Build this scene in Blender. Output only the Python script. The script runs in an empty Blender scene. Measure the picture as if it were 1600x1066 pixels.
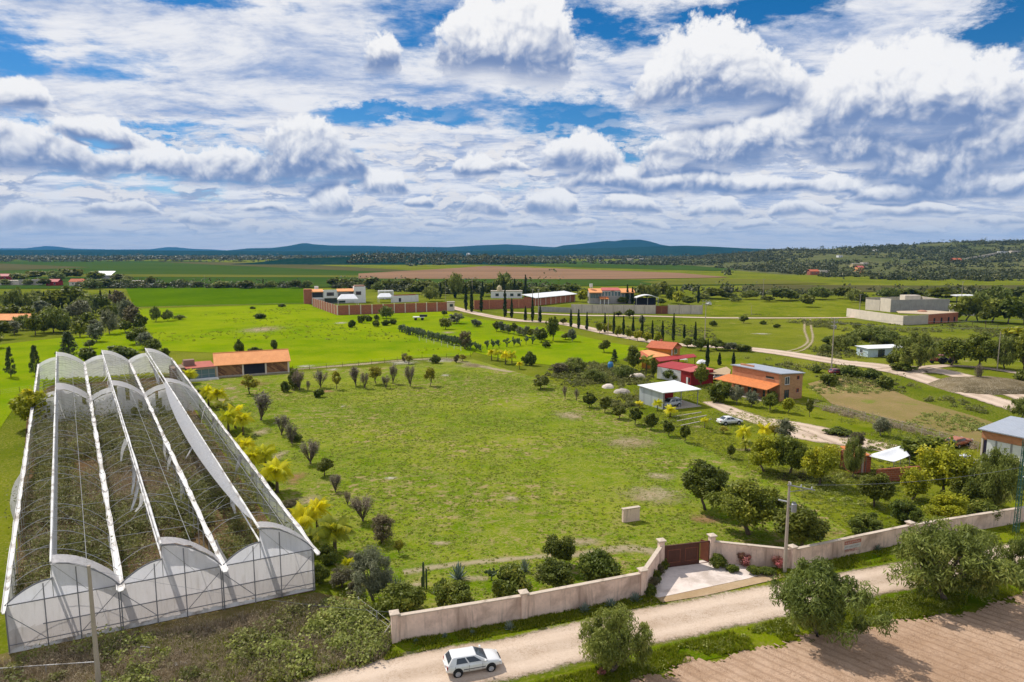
import bpy, math, random
import numpy as np
from mathutils import Vector

# ------------------------------------------------------------------ camera, world, sun
SC = bpy.context.scene
COL = SC.collection
FPX = 1067.0                       # focal length in photo pixels (24 mm on a 36 mm sensor)
PITCH = math.atan(141 / FPX)
CAMH = 31.0
SP, CP = math.sin(PITCH), math.cos(PITCH)

cam = bpy.data.cameras.new('camera')
cam.sensor_width = 36.0
cam.lens = 24.0
cam.clip_start = 0.5
cam.clip_end = 60000
cam_ob = bpy.data.objects.new('camera', cam)
COL.objects.link(cam_ob)
cam_ob.location = (0, 0, CAMH)
cam_ob.rotation_euler = (math.pi / 2 - PITCH, 0, 0)
SC.camera = cam_ob
SC.view_settings.view_transform = 'Standard'
SC.view_settings.look = 'None'
SC.view_settings.exposure = 0.0
SC.view_settings.gamma = 1.0
SC.render.engine = 'CYCLES'
SC.cycles.max_bounces = 6
SC.cycles.diffuse_bounces = 3
SC.cycles.transparent_max_bounces = 24
SC.cycles.volume_bounces = 0
SC.cycles.use_denoising = True

SUN_V = Vector((-0.62, 0.55, 1.0)).normalized()
SUN_EL = math.asin(SUN_V.z)
SUN_AZ = math.atan2(SUN_V.x, SUN_V.y)
sun = bpy.data.lights.new('sun', 'SUN')
sun.energy = 4.2
sun.angle = math.radians(0.5)
sun.color = (1.0, 0.945, 0.86)
sun_ob = bpy.data.objects.new('sun', sun)
COL.objects.link(sun_ob)
sun_ob.rotation_euler = (-SUN_V).to_track_quat('-Z', 'Y').to_euler()


def G(px, py, z=0.0):
    """Point at height z that the photo shows at pixel (px, py) of 1600x1066."""
    v = py - 533
    t = (CAMH - z) / (FPX * SP + v * CP)
    return ((px - 800) * t, (FPX * CP - v * SP) * t)


def S(px, py):
    """Metres per photo pixel at the ground point of that pixel."""
    return CAMH / (FPX * SP + (py - 533) * CP)


def HT(px, py, top):
    """Height above the ground point (px, py) of what stands there and reaches up to pixel row top."""
    y = G(px, py)[1]
    v = top - 533
    return CAMH - y * (FPX * SP + v * CP) / (FPX * CP - v * SP)


def C(r, g, b):
    f = lambda c: c / 12.92 if c <= 0.04045 else ((c + 0.055) / 1.055) ** 2.4
    return (f(r / 255), f(g / 255), f(b / 255))


def A(r, g, b, k=1.42):
    """Base colour of a surface that the sunlit photo shows as sRGB (r, g, b)."""
    return tuple(min(0.86, x / k) for x in C(r, g, b))


# ---- node helpers
def _in(nt, sock, v):
    if v is None:
        return
    if isinstance(v, bpy.types.NodeSocket):
        nt.links.new(v, sock)
    elif isinstance(v, (tuple, list)) and sock.type == 'RGBA' and len(v) == 3:
        sock.default_value = (*v, 1)
    else:
        sock.default_value = v


def M(nt, op, a, b=None, c=None, clamp=False):
    n = nt.nodes.new('ShaderNodeMath')
    n.operation = op
    n.use_clamp = clamp
    for i, v in enumerate((a, b, c)):
        _in(nt, n.inputs[i], v)
    return n.outputs[0]


def VM(nt, op, a, b=None, c=None):
    n = nt.nodes.new('ShaderNodeVectorMath')
    n.operation = op
    for i, v in enumerate((a, b, c)):
        _in(nt, n.inputs[i], v)
    return n.outputs['Value'] if op in ('LENGTH', 'DOT_PRODUCT', 'DISTANCE') else n.outputs[0]


def MIX(nt, f, a, b, mode='MIX'):
    n = nt.nodes.new('ShaderNodeMix')
    n.data_type = 'RGBA'
    n.blend_type = mode
    n.clamp_factor = True
    _in(nt, n.inputs[0], f)
    _in(nt, n.inputs[6], a)
    _in(nt, n.inputs[7], b)
    return n.outputs[2]


def FMIX(nt, f, a, b):
    n = nt.nodes.new('ShaderNodeMix')
    _in(nt, n.inputs[0], f)
    _in(nt, n.inputs[2], a)
    _in(nt, n.inputs[3], b)
    return n.outputs[0]


def SMOOTH(nt, v, lo, hi, a=0.0, b=1.0):
    n = nt.nodes.new('ShaderNodeMapRange')
    n.interpolation_type = 'SMOOTHSTEP'
    for i, x in enumerate((v, lo, hi, a, b)):
        _in(nt, n.inputs[i], x)
    return n.outputs[0]


def NOISE(nt, vec, scale, detail=4.0, rough=0.55, dist=0.0, color=False):
    n = nt.nodes.new('ShaderNodeTexNoise')
    _in(nt, n.inputs['Vector'], vec)
    n.inputs['Scale'].default_value = scale
    n.inputs['Detail'].default_value = detail
    n.inputs['Roughness'].default_value = rough
    n.inputs['Distortion'].default_value = dist
    return n.outputs['Color' if color else 'Fac']


def VORO(nt, vec, scale, detail=0.0, rough=0.5, feature='F1'):
    n = nt.nodes.new('ShaderNodeTexVoronoi')
    n.feature = feature
    n.normalize = True
    _in(nt, n.inputs['Vector'], vec)
    n.inputs['Scale'].default_value = scale
    n.inputs['Detail'].default_value = detail
    n.inputs['Roughness'].default_value = rough
    return n.outputs['Distance']


# ---- sky: physical blue, a high broken cloud sheet and cumulus, all placed by compass direction and elevation
def azel(px, py):
    v = py - 533
    x, y, z = px - 800, FPX * CP - v * SP, -(FPX * SP + v * CP)
    return math.atan2(x, y), math.atan2(z, math.hypot(x, y))


CUMULUS = [  # centre x, base y, half width, height (photo pixels -> angles), brightness of the top
    (1100, 150, 92, 122, 1.15), (1040, 152, 56, 50, 1.), (1190, 152, 60, 60, .8), (1390, 178, 110, 104, 1.1), (1490, 186, 92, 96, 1.05), (1310, 182, 60, 66, .9),
    (476, 262, 66, 88, .62), (520, 272, 60, 46, .45), (236, 262, 62, 42, 1.2), (350, 276, 78, 40, .7), (910, 256, 70, 54, 1.25),
    (1105, 254, 96, 52, .75), (1235, 228, 70, 56, .9), (1340, 248, 66, 44, .95), (1455, 268, 90, 54, .75), (1565, 236, 70, 52, .8), (598, 97, 34, 50, .9),
    (745, 92, 62, 92, 1.1), (830, 98, 70, 104, .9), (742, 272, 44, 36, 1.2), (602, 297, 44, 30, 1.1), (516, 322, 32, 32, 1.), (800, 262, 30, 18, 1.),
    (760, 331, 34, 26, 1.1), (866, 327, 50, 28, 1.1), (975, 327, 54, 26, 1.1), (168, 214, 60, 26, 1.2), (20, 170, 46, 38, 1.2), (1070, 296, 84, 26, .9), (1190, 302, 60, 24, 1.),
    (1300, 300, 46, 24, 1.), (1400, 312, 50, 20, .95), (40, 258, 90, 46, .6), (1430, 334, 60, 16, 1.1), (945, 290, 76, 32, 1.), (60, 352, 70, 24, .9), (1530, 300, 90, 30, .8), (1250, 336, 50, 18, 1.1), (1330, 356, 26, 10, 1.2), (1120, 330, 46, 18, 1.1), (690, 350, 26, 12, 1.1), (820, 352, 30, 12, 1.1), (910, 348, 24, 10, 1.1), (1010, 352, 30, 13, 1.1), (1180, 352, 30, 12, 1.1), (1440, 362, 28, 10, 1.1), (1560, 352, 34, 13, 1.1), (560, 345, 30, 12, 1.), (420, 330, 36, 14, 1.), (320, 344, 40, 14, .9), (200, 330, 44, 16, .9), (660, 318, 26, 12, 1.), (1035, 268, 40, 22, 1.)]
CLEAR = [  # gaps of blue in the sheet: x, y, half width, half height, depth
    (640, 50, 120, 55, .34), (955, 45, 80, 36, .42), (1150, 18, 150, 30, .5), (1575, 35, 70, 40, .5), (10, 70, 60, 36, .34),
    (620, 172, 130, 14, .5), (150, 200, 200, 18, .42), (300, 235, 230, 26, .5), (300, 285, 260, 20, .36), (905, 185, 150, 34, .52),
    (1000, 230, 70, 26, .5), (330, 5, 120, 22, .4), (190, 85, 60, 30, .2), (560, 285, 80, 14, .3), (820, 285, 90, 12, .2)]


def build_world():
    w = bpy.data.worlds.new('World')
    SC.world = w
    w.use_nodes = True
    nt = w.node_tree
    nt.nodes.clear()
    out = nt.nodes.new('ShaderNodeOutputWorld')
    bg = nt.nodes.new('ShaderNodeBackground')
    nt.links.new(bg.outputs[0], out.inputs[0])
    bg.inputs[1].default_value = 0.1
    sky = nt.nodes.new('ShaderNodeTexSky')
    sky.sky_type = 'NISHITA'
    sky.sun_disc = False
    sky.sun_elevation = SUN_EL
    sky.sun_rotation = SUN_AZ % (2 * math.pi)
    sky.altitude = 1900
    sky.air_density = 1.0
    sky.dust_density = 0.6
    sky.ozone_density = 2.5
    hs = nt.nodes.new('ShaderNodeHueSaturation')
    hs.inputs['Saturation'].default_value = 1.45
    hs.inputs['Value'].default_value = 0.9
    nt.links.new(sky.outputs[0], hs.inputs['Color'])
    tc = nt.nodes.new('ShaderNodeTexCoord')
    d = tc.outputs['Generated']
    sp = nt.nodes.new('ShaderNodeSeparateXYZ')
    nt.links.new(d, sp.inputs[0])
    X, Y, Z = sp.outputs
    el = M(nt, 'ARCSINE', Z)
    az = M(nt, 'ARCTAN2', X, Y)

    def comb(a, b, c=0.0):
        n = nt.nodes.new('ShaderNodeCombineXYZ')
        for i, v in enumerate((a, b, c)):
            _in(nt, n.inputs[i], v)
        return n.outputs[0]
    P = comb(az, el)
    # sheet, seen in perspective on a flat layer
    zz = M(nt, 'ADD', M(nt, 'MAXIMUM', Z, 0.0), 0.10)
    Q = comb(M(nt, 'DIVIDE', X, zz), M(nt, 'DIVIDE', Y, zz))
    n1 = NOISE(nt, VM(nt, 'MULTIPLY', Q, (0.8, 1.4, 1)), 0.55, 4, 0.55, 0.6)
    n2 = NOISE(nt, VM(nt, 'MULTIPLY', Q, (1.0, 1.5, 1)), 1.7, 8, 0.64, 0.35)
    n3 = NOISE(nt, Q, 11.0, 4, 0.6)
    cov = M(nt, 'ADD', M(nt, 'MULTIPLY', n1, 0.55), M(nt, 'MULTIPLY', n2, 0.65))
    cov = M(nt, 'ADD', cov, M(nt, 'MULTIPLY', M(nt, 'SUBTRACT', n3, 0.5), 0.22))
    hole = None
    wob = VM(nt, 'MULTIPLY', VM(nt, 'SUBTRACT', NOISE(nt, VM(nt, 'MULTIPLY', P, (1, 2.2, 1)), 8, 6, 0.66, 0, True), (.5, .5, .5)), (0.30, 0.09, 0))
    PH = VM(nt, 'ADD', P, wob)
    for (px, py, hw, hh, k) in CLEAR:
        a, e = azel(px, py)
        sx, sy = FPX / hw, FPX / hh
        L = VM(nt, 'LENGTH', VM(nt, 'MULTIPLY_ADD', PH, (sx, sy, 0), (-a * sx, -e * sy, 0)))
        h = SMOOTH(nt, L, 1.4, 0.0, 0.0, k * 0.9)
        hole = h if hole is None else M(nt, 'MAXIMUM', hole, h)
    cov = M(nt, 'SUBTRACT', cov, hole)
    cov = M(nt, 'ADD', cov, SMOOTH(nt, el, 0.16, 0.02, 0.0, 0.13))
    a_sheet = SMOOTH(nt, M(nt, 'ADD', cov, 0.02), 0.30, 0.60)
    a_sheet = M(nt, 'MULTIPLY', a_sheet, SMOOTH(nt, el, 1.5, 0.7, 0.55, 0.98))
    tone = M(nt, 'ADD', M(nt, 'MULTIPLY', n2, 0.9), M(nt, 'MULTIPLY', n3, 0.2))
    c_sheet = MIX(nt, SMOOTH(nt, tone, 0.38, 0.66), C(158, 178, 216), C(246, 246, 249))
    k10 = lambda c: tuple(x * 10 for x in c)
    col = MIX(nt, a_sheet, hs.outputs[0], VM(nt, 'SCALE', c_sheet))
    # cumulus
    warp = VM(nt, 'MULTIPLY', VM(nt, 'SUBTRACT', NOISE(nt, P, 11, 3, 0.5, 0, True), (.5, .5, .5)), (0.055, 0.036, 0))
    PW = VM(nt, 'ADD', P, warp)
    vo = VORO(nt, PW, 27, 3.5, 0.6)
    bil = M(nt, 'SUBTRACT', 1.0, vo)
    bil2 = M(nt, 'SUBTRACT', 1.0, VORO(nt, VM(nt, 'ADD', PW, (-0.006, 0.009, 0)), 27, 2.5, 0.6))
    fz = NOISE(nt, P, 52, 6, 0.68)
    B = WV = None
    for (px, py, hw, hh, br) in CUMULUS:
        a, e = azel(px, py)
        sx, sy = FPX / hw, FPX / hh
        L = VM(nt, 'MULTIPLY_ADD', PW, (sx, sy, 0), (-a * sx, -e * sy, 0))
        f = M(nt, 'SUBTRACT', 1.25, VM(nt, 'LENGTH', VM(nt, 'MAXIMUM', L, VM(nt, 'MULTIPLY', L, (-1, -2.2, 0)))), clamp=True)
        wt = M(nt, 'MULTIPLY', f, f)
        v = VM(nt, 'DOT_PRODUCT', L, (0, br, 0))
        B = wt if B is None else M(nt, 'ADD', B, wt)
        WV = M(nt, 'MULTIPLY', wt, v) if WV is None else M(nt, 'MULTIPLY_ADD', wt, v, WV)
    F = M(nt, 'SUBTRACT', M(nt, 'SQRT', B), 0.25)
    V = M(nt, 'DIVIDE', WV, M(nt, 'MAXIMUM', B, 0.0005))
    D = M(nt, 'ADD', F, M(nt, 'MULTIPLY', M(nt, 'SUBTRACT', bil, 0.62), 1.0))
    D = M(nt, 'ADD', D, M(nt, 'MULTIPLY', M(nt, 'SUBTRACT', fz, 0.5), 0.62))
    a_cum = M(nt, 'MULTIPLY', SMOOTH(nt, D, 0.04, 0.24), SMOOTH(nt, V, -0.40, 0.05, 0.05, 1.0))
    sh = M(nt, 'ADD', M(nt, 'MULTIPLY', V, 1.35), M(nt, 'MULTIPLY', M(nt, 'SUBTRACT', bil, bil2), 1.7))
    sh = M(nt, 'ADD', sh, M(nt, 'MULTIPLY', M(nt, 'SUBTRACT', bil, 0.6), 0.8))
    sh = M(nt, 'ADD', sh, SMOOTH(nt, D, 0.45, 0.05, 0.0, 0.25))
    c_cum = MIX(nt, SMOOTH(nt, sh, -0.10, 0.90), C(124, 147, 190), C(254, 253, 253))
    colc = MIX(nt, a_cum, col, VM(nt, 'SCALE', c_cum))
    # small far cumulus rows low over the horizon
    R = VM(nt, 'MULTIPLY', PW, (1.0, 2.6, 1))
    r1 = NOISE(nt, R, 20, 5, 0.58)
    r2 = NOISE(nt, VM(nt, 'ADD', R, (-0.004, 0.022, 0)), 20, 4, 0.58)
    band = M(nt, 'MULTIPLY', SMOOTH(nt, el, 0.008, 0.03), SMOOTH(nt, el, 0.21, 0.12))
    a_row = M(nt, 'MULTIPLY', SMOOTH(nt, r1, 0.47, 0.57), band)
    c_row = MIX(nt, SMOOTH(nt, M(nt, 'SUBTRACT', r1, r2), -0.06, 0.07), C(158, 174, 206), C(246, 243, 242))
    colr = MIX(nt, M(nt, 'MULTIPLY', a_row, M(nt, 'SUBTRACT', 0.85, a_cum)), colc, VM(nt, 'SCALE', c_row))
    # pale air over the horizon
    fin = MIX(nt, SMOOTH(nt, el, 0.085, -0.01, 0.0, 0.85), colr, k10(C(212, 211, 214)))
    nt.links.new(fin, bg.inputs[0])
    for n in nt.nodes:                       # cloud radiance on the scale of the sky texture
        if n.type == 'VECT_MATH' and n.operation == 'SCALE':
            n.inputs['Scale'].default_value = 9.6
    w.cycles.sampling_method = 'MANUAL'
    w.cycles.sample_map_resolution = 512


build_world()


# ------------------------------------------------------------------ materials
def new_mat(name):
    m = bpy.data.materials.new(name)
    m.use_nodes = True
    nt = m.node_tree
    b = nt.nodes['Principled BSDF']
    return m, nt, b


def surf(name, col, rough=0.8, var=0.18, scale=1.5, metal=0.0, streak=0.0, wave=None, bump=0.0, spec=0.3, dirt=None, dirt_amt=0.0):
    """Weathered plain surface: base colour broken by two scales of noise, optional rain streaks, ribs (wave = (axis, period, depth)) and dirt."""
    m, nt, b = new_mat(name)
    geo = nt.nodes.new('ShaderNodeNewGeometry')
    tc = nt.nodes.new('ShaderNodeTexCoord')
    P = tc.outputs['Object']
    n1 = NOISE(nt, P, scale, 6, 0.6)
    n2 = NOISE(nt, P, scale * 7, 4, 0.6)
    n = M(nt, 'ADD', M(nt, 'MULTIPLY', n1, 0.65), M(nt, 'MULTIPLY', n2, 0.35))
    f = SMOOTH(nt, n, 0.3, 0.7)
    c = MIX(nt, f, tuple(x * (1 - var) for x in col), tuple(min(0.9, x * (1 + var)) for x in col))
    if streak:
        s = NOISE(nt, VM(nt, 'MULTIPLY', P, (2.2, 2.2, 0.16)), 1.6, 5, 0.6)
        c = MIX(nt, SMOOTH(nt, s, 0.5, 0.72, 0, streak), c, tuple(x * 0.42 for x in col))
    if dirt:
        s = NOISE(nt, P, scale * 0.6, 7, 0.65, 0.4)
        c = MIX(nt, SMOOTH(nt, s, 0.48, 0.66, 0, dirt_amt), c, dirt)
    h = n2
    if wave:
        ax, per, dep = wave
        sp = nt.nodes.new('ShaderNodeSeparateXYZ')
        nt.links.new(P, sp.inputs[0])
        w = M(nt, 'SINE', M(nt, 'MULTIPLY', sp.outputs['xyz'.index(ax)], 2 * math.pi / per))
        h = M(nt, 'ADD', M(nt, 'MULTIPLY', w, dep), M(nt, 'MULTIPLY', n2, 0.01))
        c = MIX(nt, SMOOTH(nt, w, -1.0, -0.4, 0.35, 0.0), c, tuple(x * 0.55 for x in col))
    nt.links.new(c, b.inputs['Base Color'])
    b.inputs['Roughness'].default_value = rough
    b.inputs['Metallic'].default_value = metal
    b.inputs['Specular IOR Level'].default_value = spec
    if bump or wave:
        bn = nt.nodes.new('ShaderNodeBump')
        bn.inputs['Strength'].default_value = 0.6 if wave else bump
        bn.inputs['Distance'].default_value = 0.5 if wave else 0.08
        nt.links.new(h, bn.inputs['Height'])
        nt.links.new(bn.outputs[0], b.inputs['Normal'])
    return m


def brickmat(name, c1, c2, mortar, w=0.5, h=0.25, rot=0.0):
    m, nt, b = new_mat(name)
    tc = nt.nodes.new('ShaderNodeTexCoord')
    sp = nt.nodes.new('ShaderNodeSeparateXYZ')
    nt.links.new(tc.outputs['Object'], sp.inputs[0])
    u = M(nt, 'ADD', sp.outputs[0], sp.outputs[1])
    if rot:
        cr, sr = math.cos(rot), math.sin(rot)
        uu = M(nt, 'ADD', M(nt, 'MULTIPLY', u, cr), M(nt, 'MULTIPLY', sp.outputs[2], sr))
        vv = M(nt, 'SUBTRACT', M(nt, 'MULTIPLY', sp.outputs[2], cr), M(nt, 'MULTIPLY', u, sr))
    else:
        uu, vv = u, sp.outputs[2]
    cb = nt.nodes.new('ShaderNodeCombineXYZ')
    nt.links.new(uu, cb.inputs[0])
    nt.links.new(vv, cb.inputs[1])
    br = nt.nodes.new('ShaderNodeTexBrick')
    nt.links.new(cb.outputs[0], br.inputs['Vector'])
    br.inputs['Scale'].default_value = 1.0
    br.inputs['Brick Width'].default_value = w
    br.inputs['Row Height'].default_value = h
    br.inputs['Mortar Size'].default_value = 0.018
    for k, c in (('Color1', c1), ('Color2', c2), ('Mortar', mortar)):
        br.inputs[k].default_value = (*c, 1)
    n = NOISE(nt, tc.outputs['Object'], 0.9, 6, 0.65)
    c = MIX(nt, SMOOTH(nt, n, 0.42, 0.75, 0, 0.45), br.outputs['Color'], tuple(x * 0.5 for x in c1))
    nt.links.new(c, b.inputs['Base Color'])
    b.inputs['Roughness'].default_value = 0.9
    return m


def glassmat(name, col=(0.03, 0.045, 0.06)):
    m, nt, b = new_mat(name)
    b.inputs['Base Color'].default_value = (*col, 1)
    b.inputs['Roughness'].default_value = 0.08
    b.inputs['Specular IOR Level'].default_value = 0.7
    return m


def paint(name, col, rough=0.25, var=0.06, coat=0.6, dust=None, dust_amt=0.25):
    m, nt, b = new_mat(name)
    tc = nt.nodes.new('ShaderNodeTexCoord')
    n = NOISE(nt, tc.outputs['Object'], 2.5, 6, 0.65)
    c = MIX(nt, n, tuple(x * (1 - var) for x in col), tuple(min(.9, x * (1 + var)) for x in col))
    if dust:
        sp = nt.nodes.new('ShaderNodeSeparateXYZ')
        nt.links.new(tc.outputs['Object'], sp.inputs[0])
        c = MIX(nt, M(nt, 'MULTIPLY', SMOOTH(nt, n, 0.35, 0.7), dust_amt), c, dust)
    nt.links.new(c, b.inputs['Base Color'])
    b.inputs['Roughness'].default_value = rough
    b.inputs['Coat Weight'].default_value = coat
    return m


def groundmat(name, cols, s=(0.02, 0.25, 2.2), mixw=(0.45, 0.35, 0.2), lo=0.36, hi=0.64, bare=None, bare_s=0.12, bare_lo=0.6, bare_hi=0.72, bump=0.5, bump_d=0.12, stretch=(1, 1, 1), fine=None, edge=None, rows=None, bare_mod=None):
    """Ground cover: colour a <-> b by three scales of noise, speckle c, bare-earth spots of their own outline. edge=True fades the sheet out along |v| > ~.8 (ribbon UV)."""
    m, nt, b = new_mat(name)
    geo = nt.nodes.new('ShaderNodeNewGeometry')
    P = VM(nt, 'MULTIPLY', geo.outputs['Position'], stretch)
    na = NOISE(nt, P, s[0], 4, 0.55)
    nb = NOISE(nt, P, s[1], 6, 0.62, 0.2)
    ncc = NOISE(nt, P, s[2], 5, 0.65)
    n = M(nt, 'ADD', M(nt, 'ADD', M(nt, 'MULTIPLY', na, mixw[0]), M(nt, 'MULTIPLY', nb, mixw[1])), M(nt, 'MULTIPLY', ncc, mixw[2]))
    c = MIX(nt, SMOOTH(nt, n, lo, hi), cols[0], cols[1])
    if len(cols) > 2:
        n4 = NOISE(nt, P, s[2] * 2.6, 4, 0.7)
        n5 = NOISE(nt, P, s[1] * 0.8, 4, 0.6, 0.5)
        f = M(nt, 'MULTIPLY', SMOOTH(nt, n4, 0.48, 0.62), SMOOTH(nt, n5, 0.36, 0.58, 0.2, 1.0))
        c = MIX(nt, M(nt, 'MULTIPLY', f, 0.75), c, cols[2])
    if bare:
        n6 = NOISE(nt, P, bare_s, 8, 0.66, 0.3)
        f = SMOOTH(nt, M(nt, 'ADD', n6, M(nt, 'MULTIPLY', M(nt, 'SUBTRACT', ncc, 0.5), 0.25)), bare_lo, bare_hi, 0, 0.92)
        if bare_mod:
            f = M(nt, 'MULTIPLY', f, SMOOTH(nt, NOISE(nt, P, bare_mod, 3, 0.5), 0.40, 0.60, 0.12, 1.0))
        c = MIX(nt, f, c, bare)
    if rows:
        ang, per, amt, cr = rows
        sp = nt.nodes.new('ShaderNodeSeparateXYZ')
        nt.links.new(VM(nt, 'ADD', P, VM(nt, 'MULTIPLY', NOISE(nt, P, 0.3, 3, .5, 0, True), (.5, .5, 0))), sp.inputs[0])
        q = M(nt, 'ADD', M(nt, 'MULTIPLY', sp.outputs[0], -math.sin(ang)), M(nt, 'MULTIPLY', sp.outputs[1], math.cos(ang)))
        w = M(nt, 'SINE', M(nt, 'MULTIPLY', q, 2 * math.pi / per))
        c = MIX(nt, SMOOTH(nt, w, 0.0, 0.9, 0, amt), c, cr)
    nt.links.new(c, b.inputs['Base Color'])
    b.inputs['Roughness'].default_value = 1.0
    b.inputs['Specular IOR Level'].default_value = 0.0
    if bump:
        bn = nt.nodes.new('ShaderNodeBump')
        bn.inputs['Strength'].default_value = bump
        bn.inputs['Distance'].default_value = bump_d
        nt.links.new(M(nt, 'ADD', M(nt, 'MULTIPLY', ncc, 0.8), nb), bn.inputs['Height'])
        nt.links.new(bn.outputs[0], b.inputs['Normal'])
    if edge:
        uv = nt.nodes.new('ShaderNodeUVMap')
        sp = nt.nodes.new('ShaderNodeSeparateXYZ')
        nt.links.new(uv.outputs[0], sp.inputs[0])
        v = M(nt, 'ABSOLUTE', sp.outputs[1])
        if edge == 'road':       # wheel tracks
            t1 = M(nt, 'ABSOLUTE', M(nt, 'SUBTRACT', v, 0.42))
            tr = SMOOTH(nt, M(nt, 'ADD', t1, M(nt, 'MULTIPLY', M(nt, 'SUBTRACT', nb, 0.5), 0.5)), 0.05, 0.3, 0.38, 0.0)
            c2 = MIX(nt, tr, c, tuple(min(.8, x * 1.35) for x in cols[1]))
            nt.links.new(c2, b.inputs['Base Color'])
        n7 = NOISE(nt, geo.outputs['Position'], 0.55, 7, 0.66)
        n8 = NOISE(nt, geo.outputs['Position'], 3.1, 5, 0.7)
        vv = M(nt, 'ADD', v, M(nt, 'MULTIPLY', M(nt, 'SUBTRACT', M(nt, 'ADD', M(nt, 'MULTIPLY', n7, 0.6), M(nt, 'MULTIPLY', n8, 0.4)), 0.5), {'road': 0.8, True: 1.6, 'patch': 2.3}[edge]))
        lo_, hi_, mx_ = {'road': (0.66, 0.92, 1.0), True: (0.1, 0.9, 0.62), 'patch': (-0.05, 0.75, 0.72)}[edge]
        al = SMOOTH(nt, vv, lo_, hi_, mx_, 0.0)
        nt.links.new(al, b.inputs['Alpha'])
    return m


def leafmat(name, c1, c2, trans=0.3, c3=None, obvar=0.25):
    c1, c2, c3 = (c and tuple(min(0.86, x * 1.18) for x in c) for c in (c1, c2, c3))
    trans = min(1, trans * 1.2)
    m, nt, b = new_mat(name)
    at = nt.nodes.new('ShaderNodeAttribute')
    at.attribute_name = 'lv'
    oi = nt.nodes.new('ShaderNodeObjectInfo')
    c = MIX(nt, at.outputs['Fac'], c1, c2)
    if c3:
        c = MIX(nt, SMOOTH(nt, at.outputs['Fac'], 0.8, 0.95), c, c3)
    k = M(nt, 'ADD', M(nt, 'MULTIPLY', oi.outputs['Random'], obvar), 1 - obvar / 2)
    c = VM(nt, 'MULTIPLY', c, None)
    cb = nt.nodes.new('ShaderNodeCombineXYZ')
    nt.links.new(M(nt, 'MULTIPLY', k, M(nt, 'ADD', M(nt, 'MULTIPLY', oi.outputs['Random'], obvar * 0.5), 1 - obvar * 0.25)), cb.inputs[0])
    nt.links.new(k, cb.inputs[1])
    nt.links.new(k, cb.inputs[2])
    nt.links.new(cb.outputs[0], c.node.inputs[1])
    nt.links.new(c, b.inputs['Base Color'])
    b.inputs['Roughness'].default_value = 0.55
    b.inputs['Specular IOR Level'].default_value = 0.25
    tr = nt.nodes.new('ShaderNodeBsdfTranslucent')
    nt.links.new(c, tr.inputs[0])
    mx = nt.nodes.new('ShaderNodeMixShader')
    mx.inputs[0].default_value = trans
    nt.links.new(b.outputs[0], mx.inputs[1])
    nt.links.new(tr.outputs[0], mx.inputs[2])
    nt.links.new(mx.outputs[0], nt.nodes['Material Output'].inputs[0])
    return m


def plasticmat(name, col, alpha=0.9, trans=0.5, dirt=0.25, rough=0.4):
    """Greenhouse film: diffuse + translucent + some clear, dusty in patches."""
    m, nt, b = new_mat(name)
    tc = nt.nodes.new('ShaderNodeTexCoord')
    P = tc.outputs['Object']
    n = NOISE(nt, VM(nt, 'MULTIPLY', P, (1, 1, 0.4)), 0.55, 7, 0.66, 0.3)
    n2 = NOISE(nt, P, 5.0, 4, 0.6)
    c = MIX(nt, SMOOTH(nt, n, 0.42, 0.7, 0, dirt), col, (0.36, 0.31, 0.25))
    c = MIX(nt, SMOOTH(nt, n2, 0.55, 0.75, 0, dirt * 0.5), c, (0.3, 0.27, 0.22))
    nt.links.new(c, b.inputs['Base Color'])
    st = NOISE(nt, VM(nt, 'MULTIPLY', P, (2.6, 2.6, 0.22)), 1.3, 6, 0.62)
    c = MIX(nt, SMOOTH(nt, st, 0.50, 0.72, 0, dirt * 1.6), c, (0.34, 0.30, 0.25))
    nt.links.new(c, b.inputs['Base Color'])
    bn = nt.nodes.new('ShaderNodeBump')
    bn.inputs['Strength'].default_value = 0.55
    bn.inputs['Distance'].default_value = 0.25
    nt.links.new(NOISE(nt, VM(nt, 'MULTIPLY', P, (1.6, 1.6, 0.5)), 1.1, 4, 0.55, 1.2), bn.inputs['Height'])
    nt.links.new(bn.outputs[0], b.inputs['Normal'])
    b.inputs['Roughness'].default_value = rough
    tr = nt.nodes.new('ShaderNodeBsdfTranslucent')
    nt.links.new(c, tr.inputs[0])
    tp = nt.nodes.new('ShaderNodeBsdfTransparent')
    mx = nt.nodes.new('ShaderNodeMixShader')
    mx.inputs[0].default_value = trans
    nt.links.new(b.outputs[0], mx.inputs[1])
    nt.links.new(tr.outputs[0], mx.inputs[2])
    mx2 = nt.nodes.new('ShaderNodeMixShader')
    nt.links.new(SMOOTH(nt, n, 0.3, 0.7, max(0, alpha - 0.12), min(1, alpha + 0.12)), mx2.inputs[0])
    nt.links.new(tp.outputs[0], mx2.inputs[1])
    nt.links.new(mx.outputs[0], mx2.inputs[2])
    nt.links.new(mx2.outputs[0], nt.nodes['Material Output'].inputs[0])
    return m


# ------------------------------------------------------------------ objects and meshes
def tag(o, label=None, cat=None, group=None, kind=None):
    if label:
        o['label'] = label
    if cat:
        o['category'] = cat
    if group:
        o['group'] = group
    if kind:
        o['kind'] = kind
    return o


def thing(name, label, cat, loc=(0, 0, 0), rz=0.0, group=None):
    o = bpy.data.objects.new(name, None)
    COL.objects.link(o)
    o.empty_display_size = 0.3
    o.location = loc
    o.rotation_euler = (0, 0, rz)
    return tag(o, label, cat, group)


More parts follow.
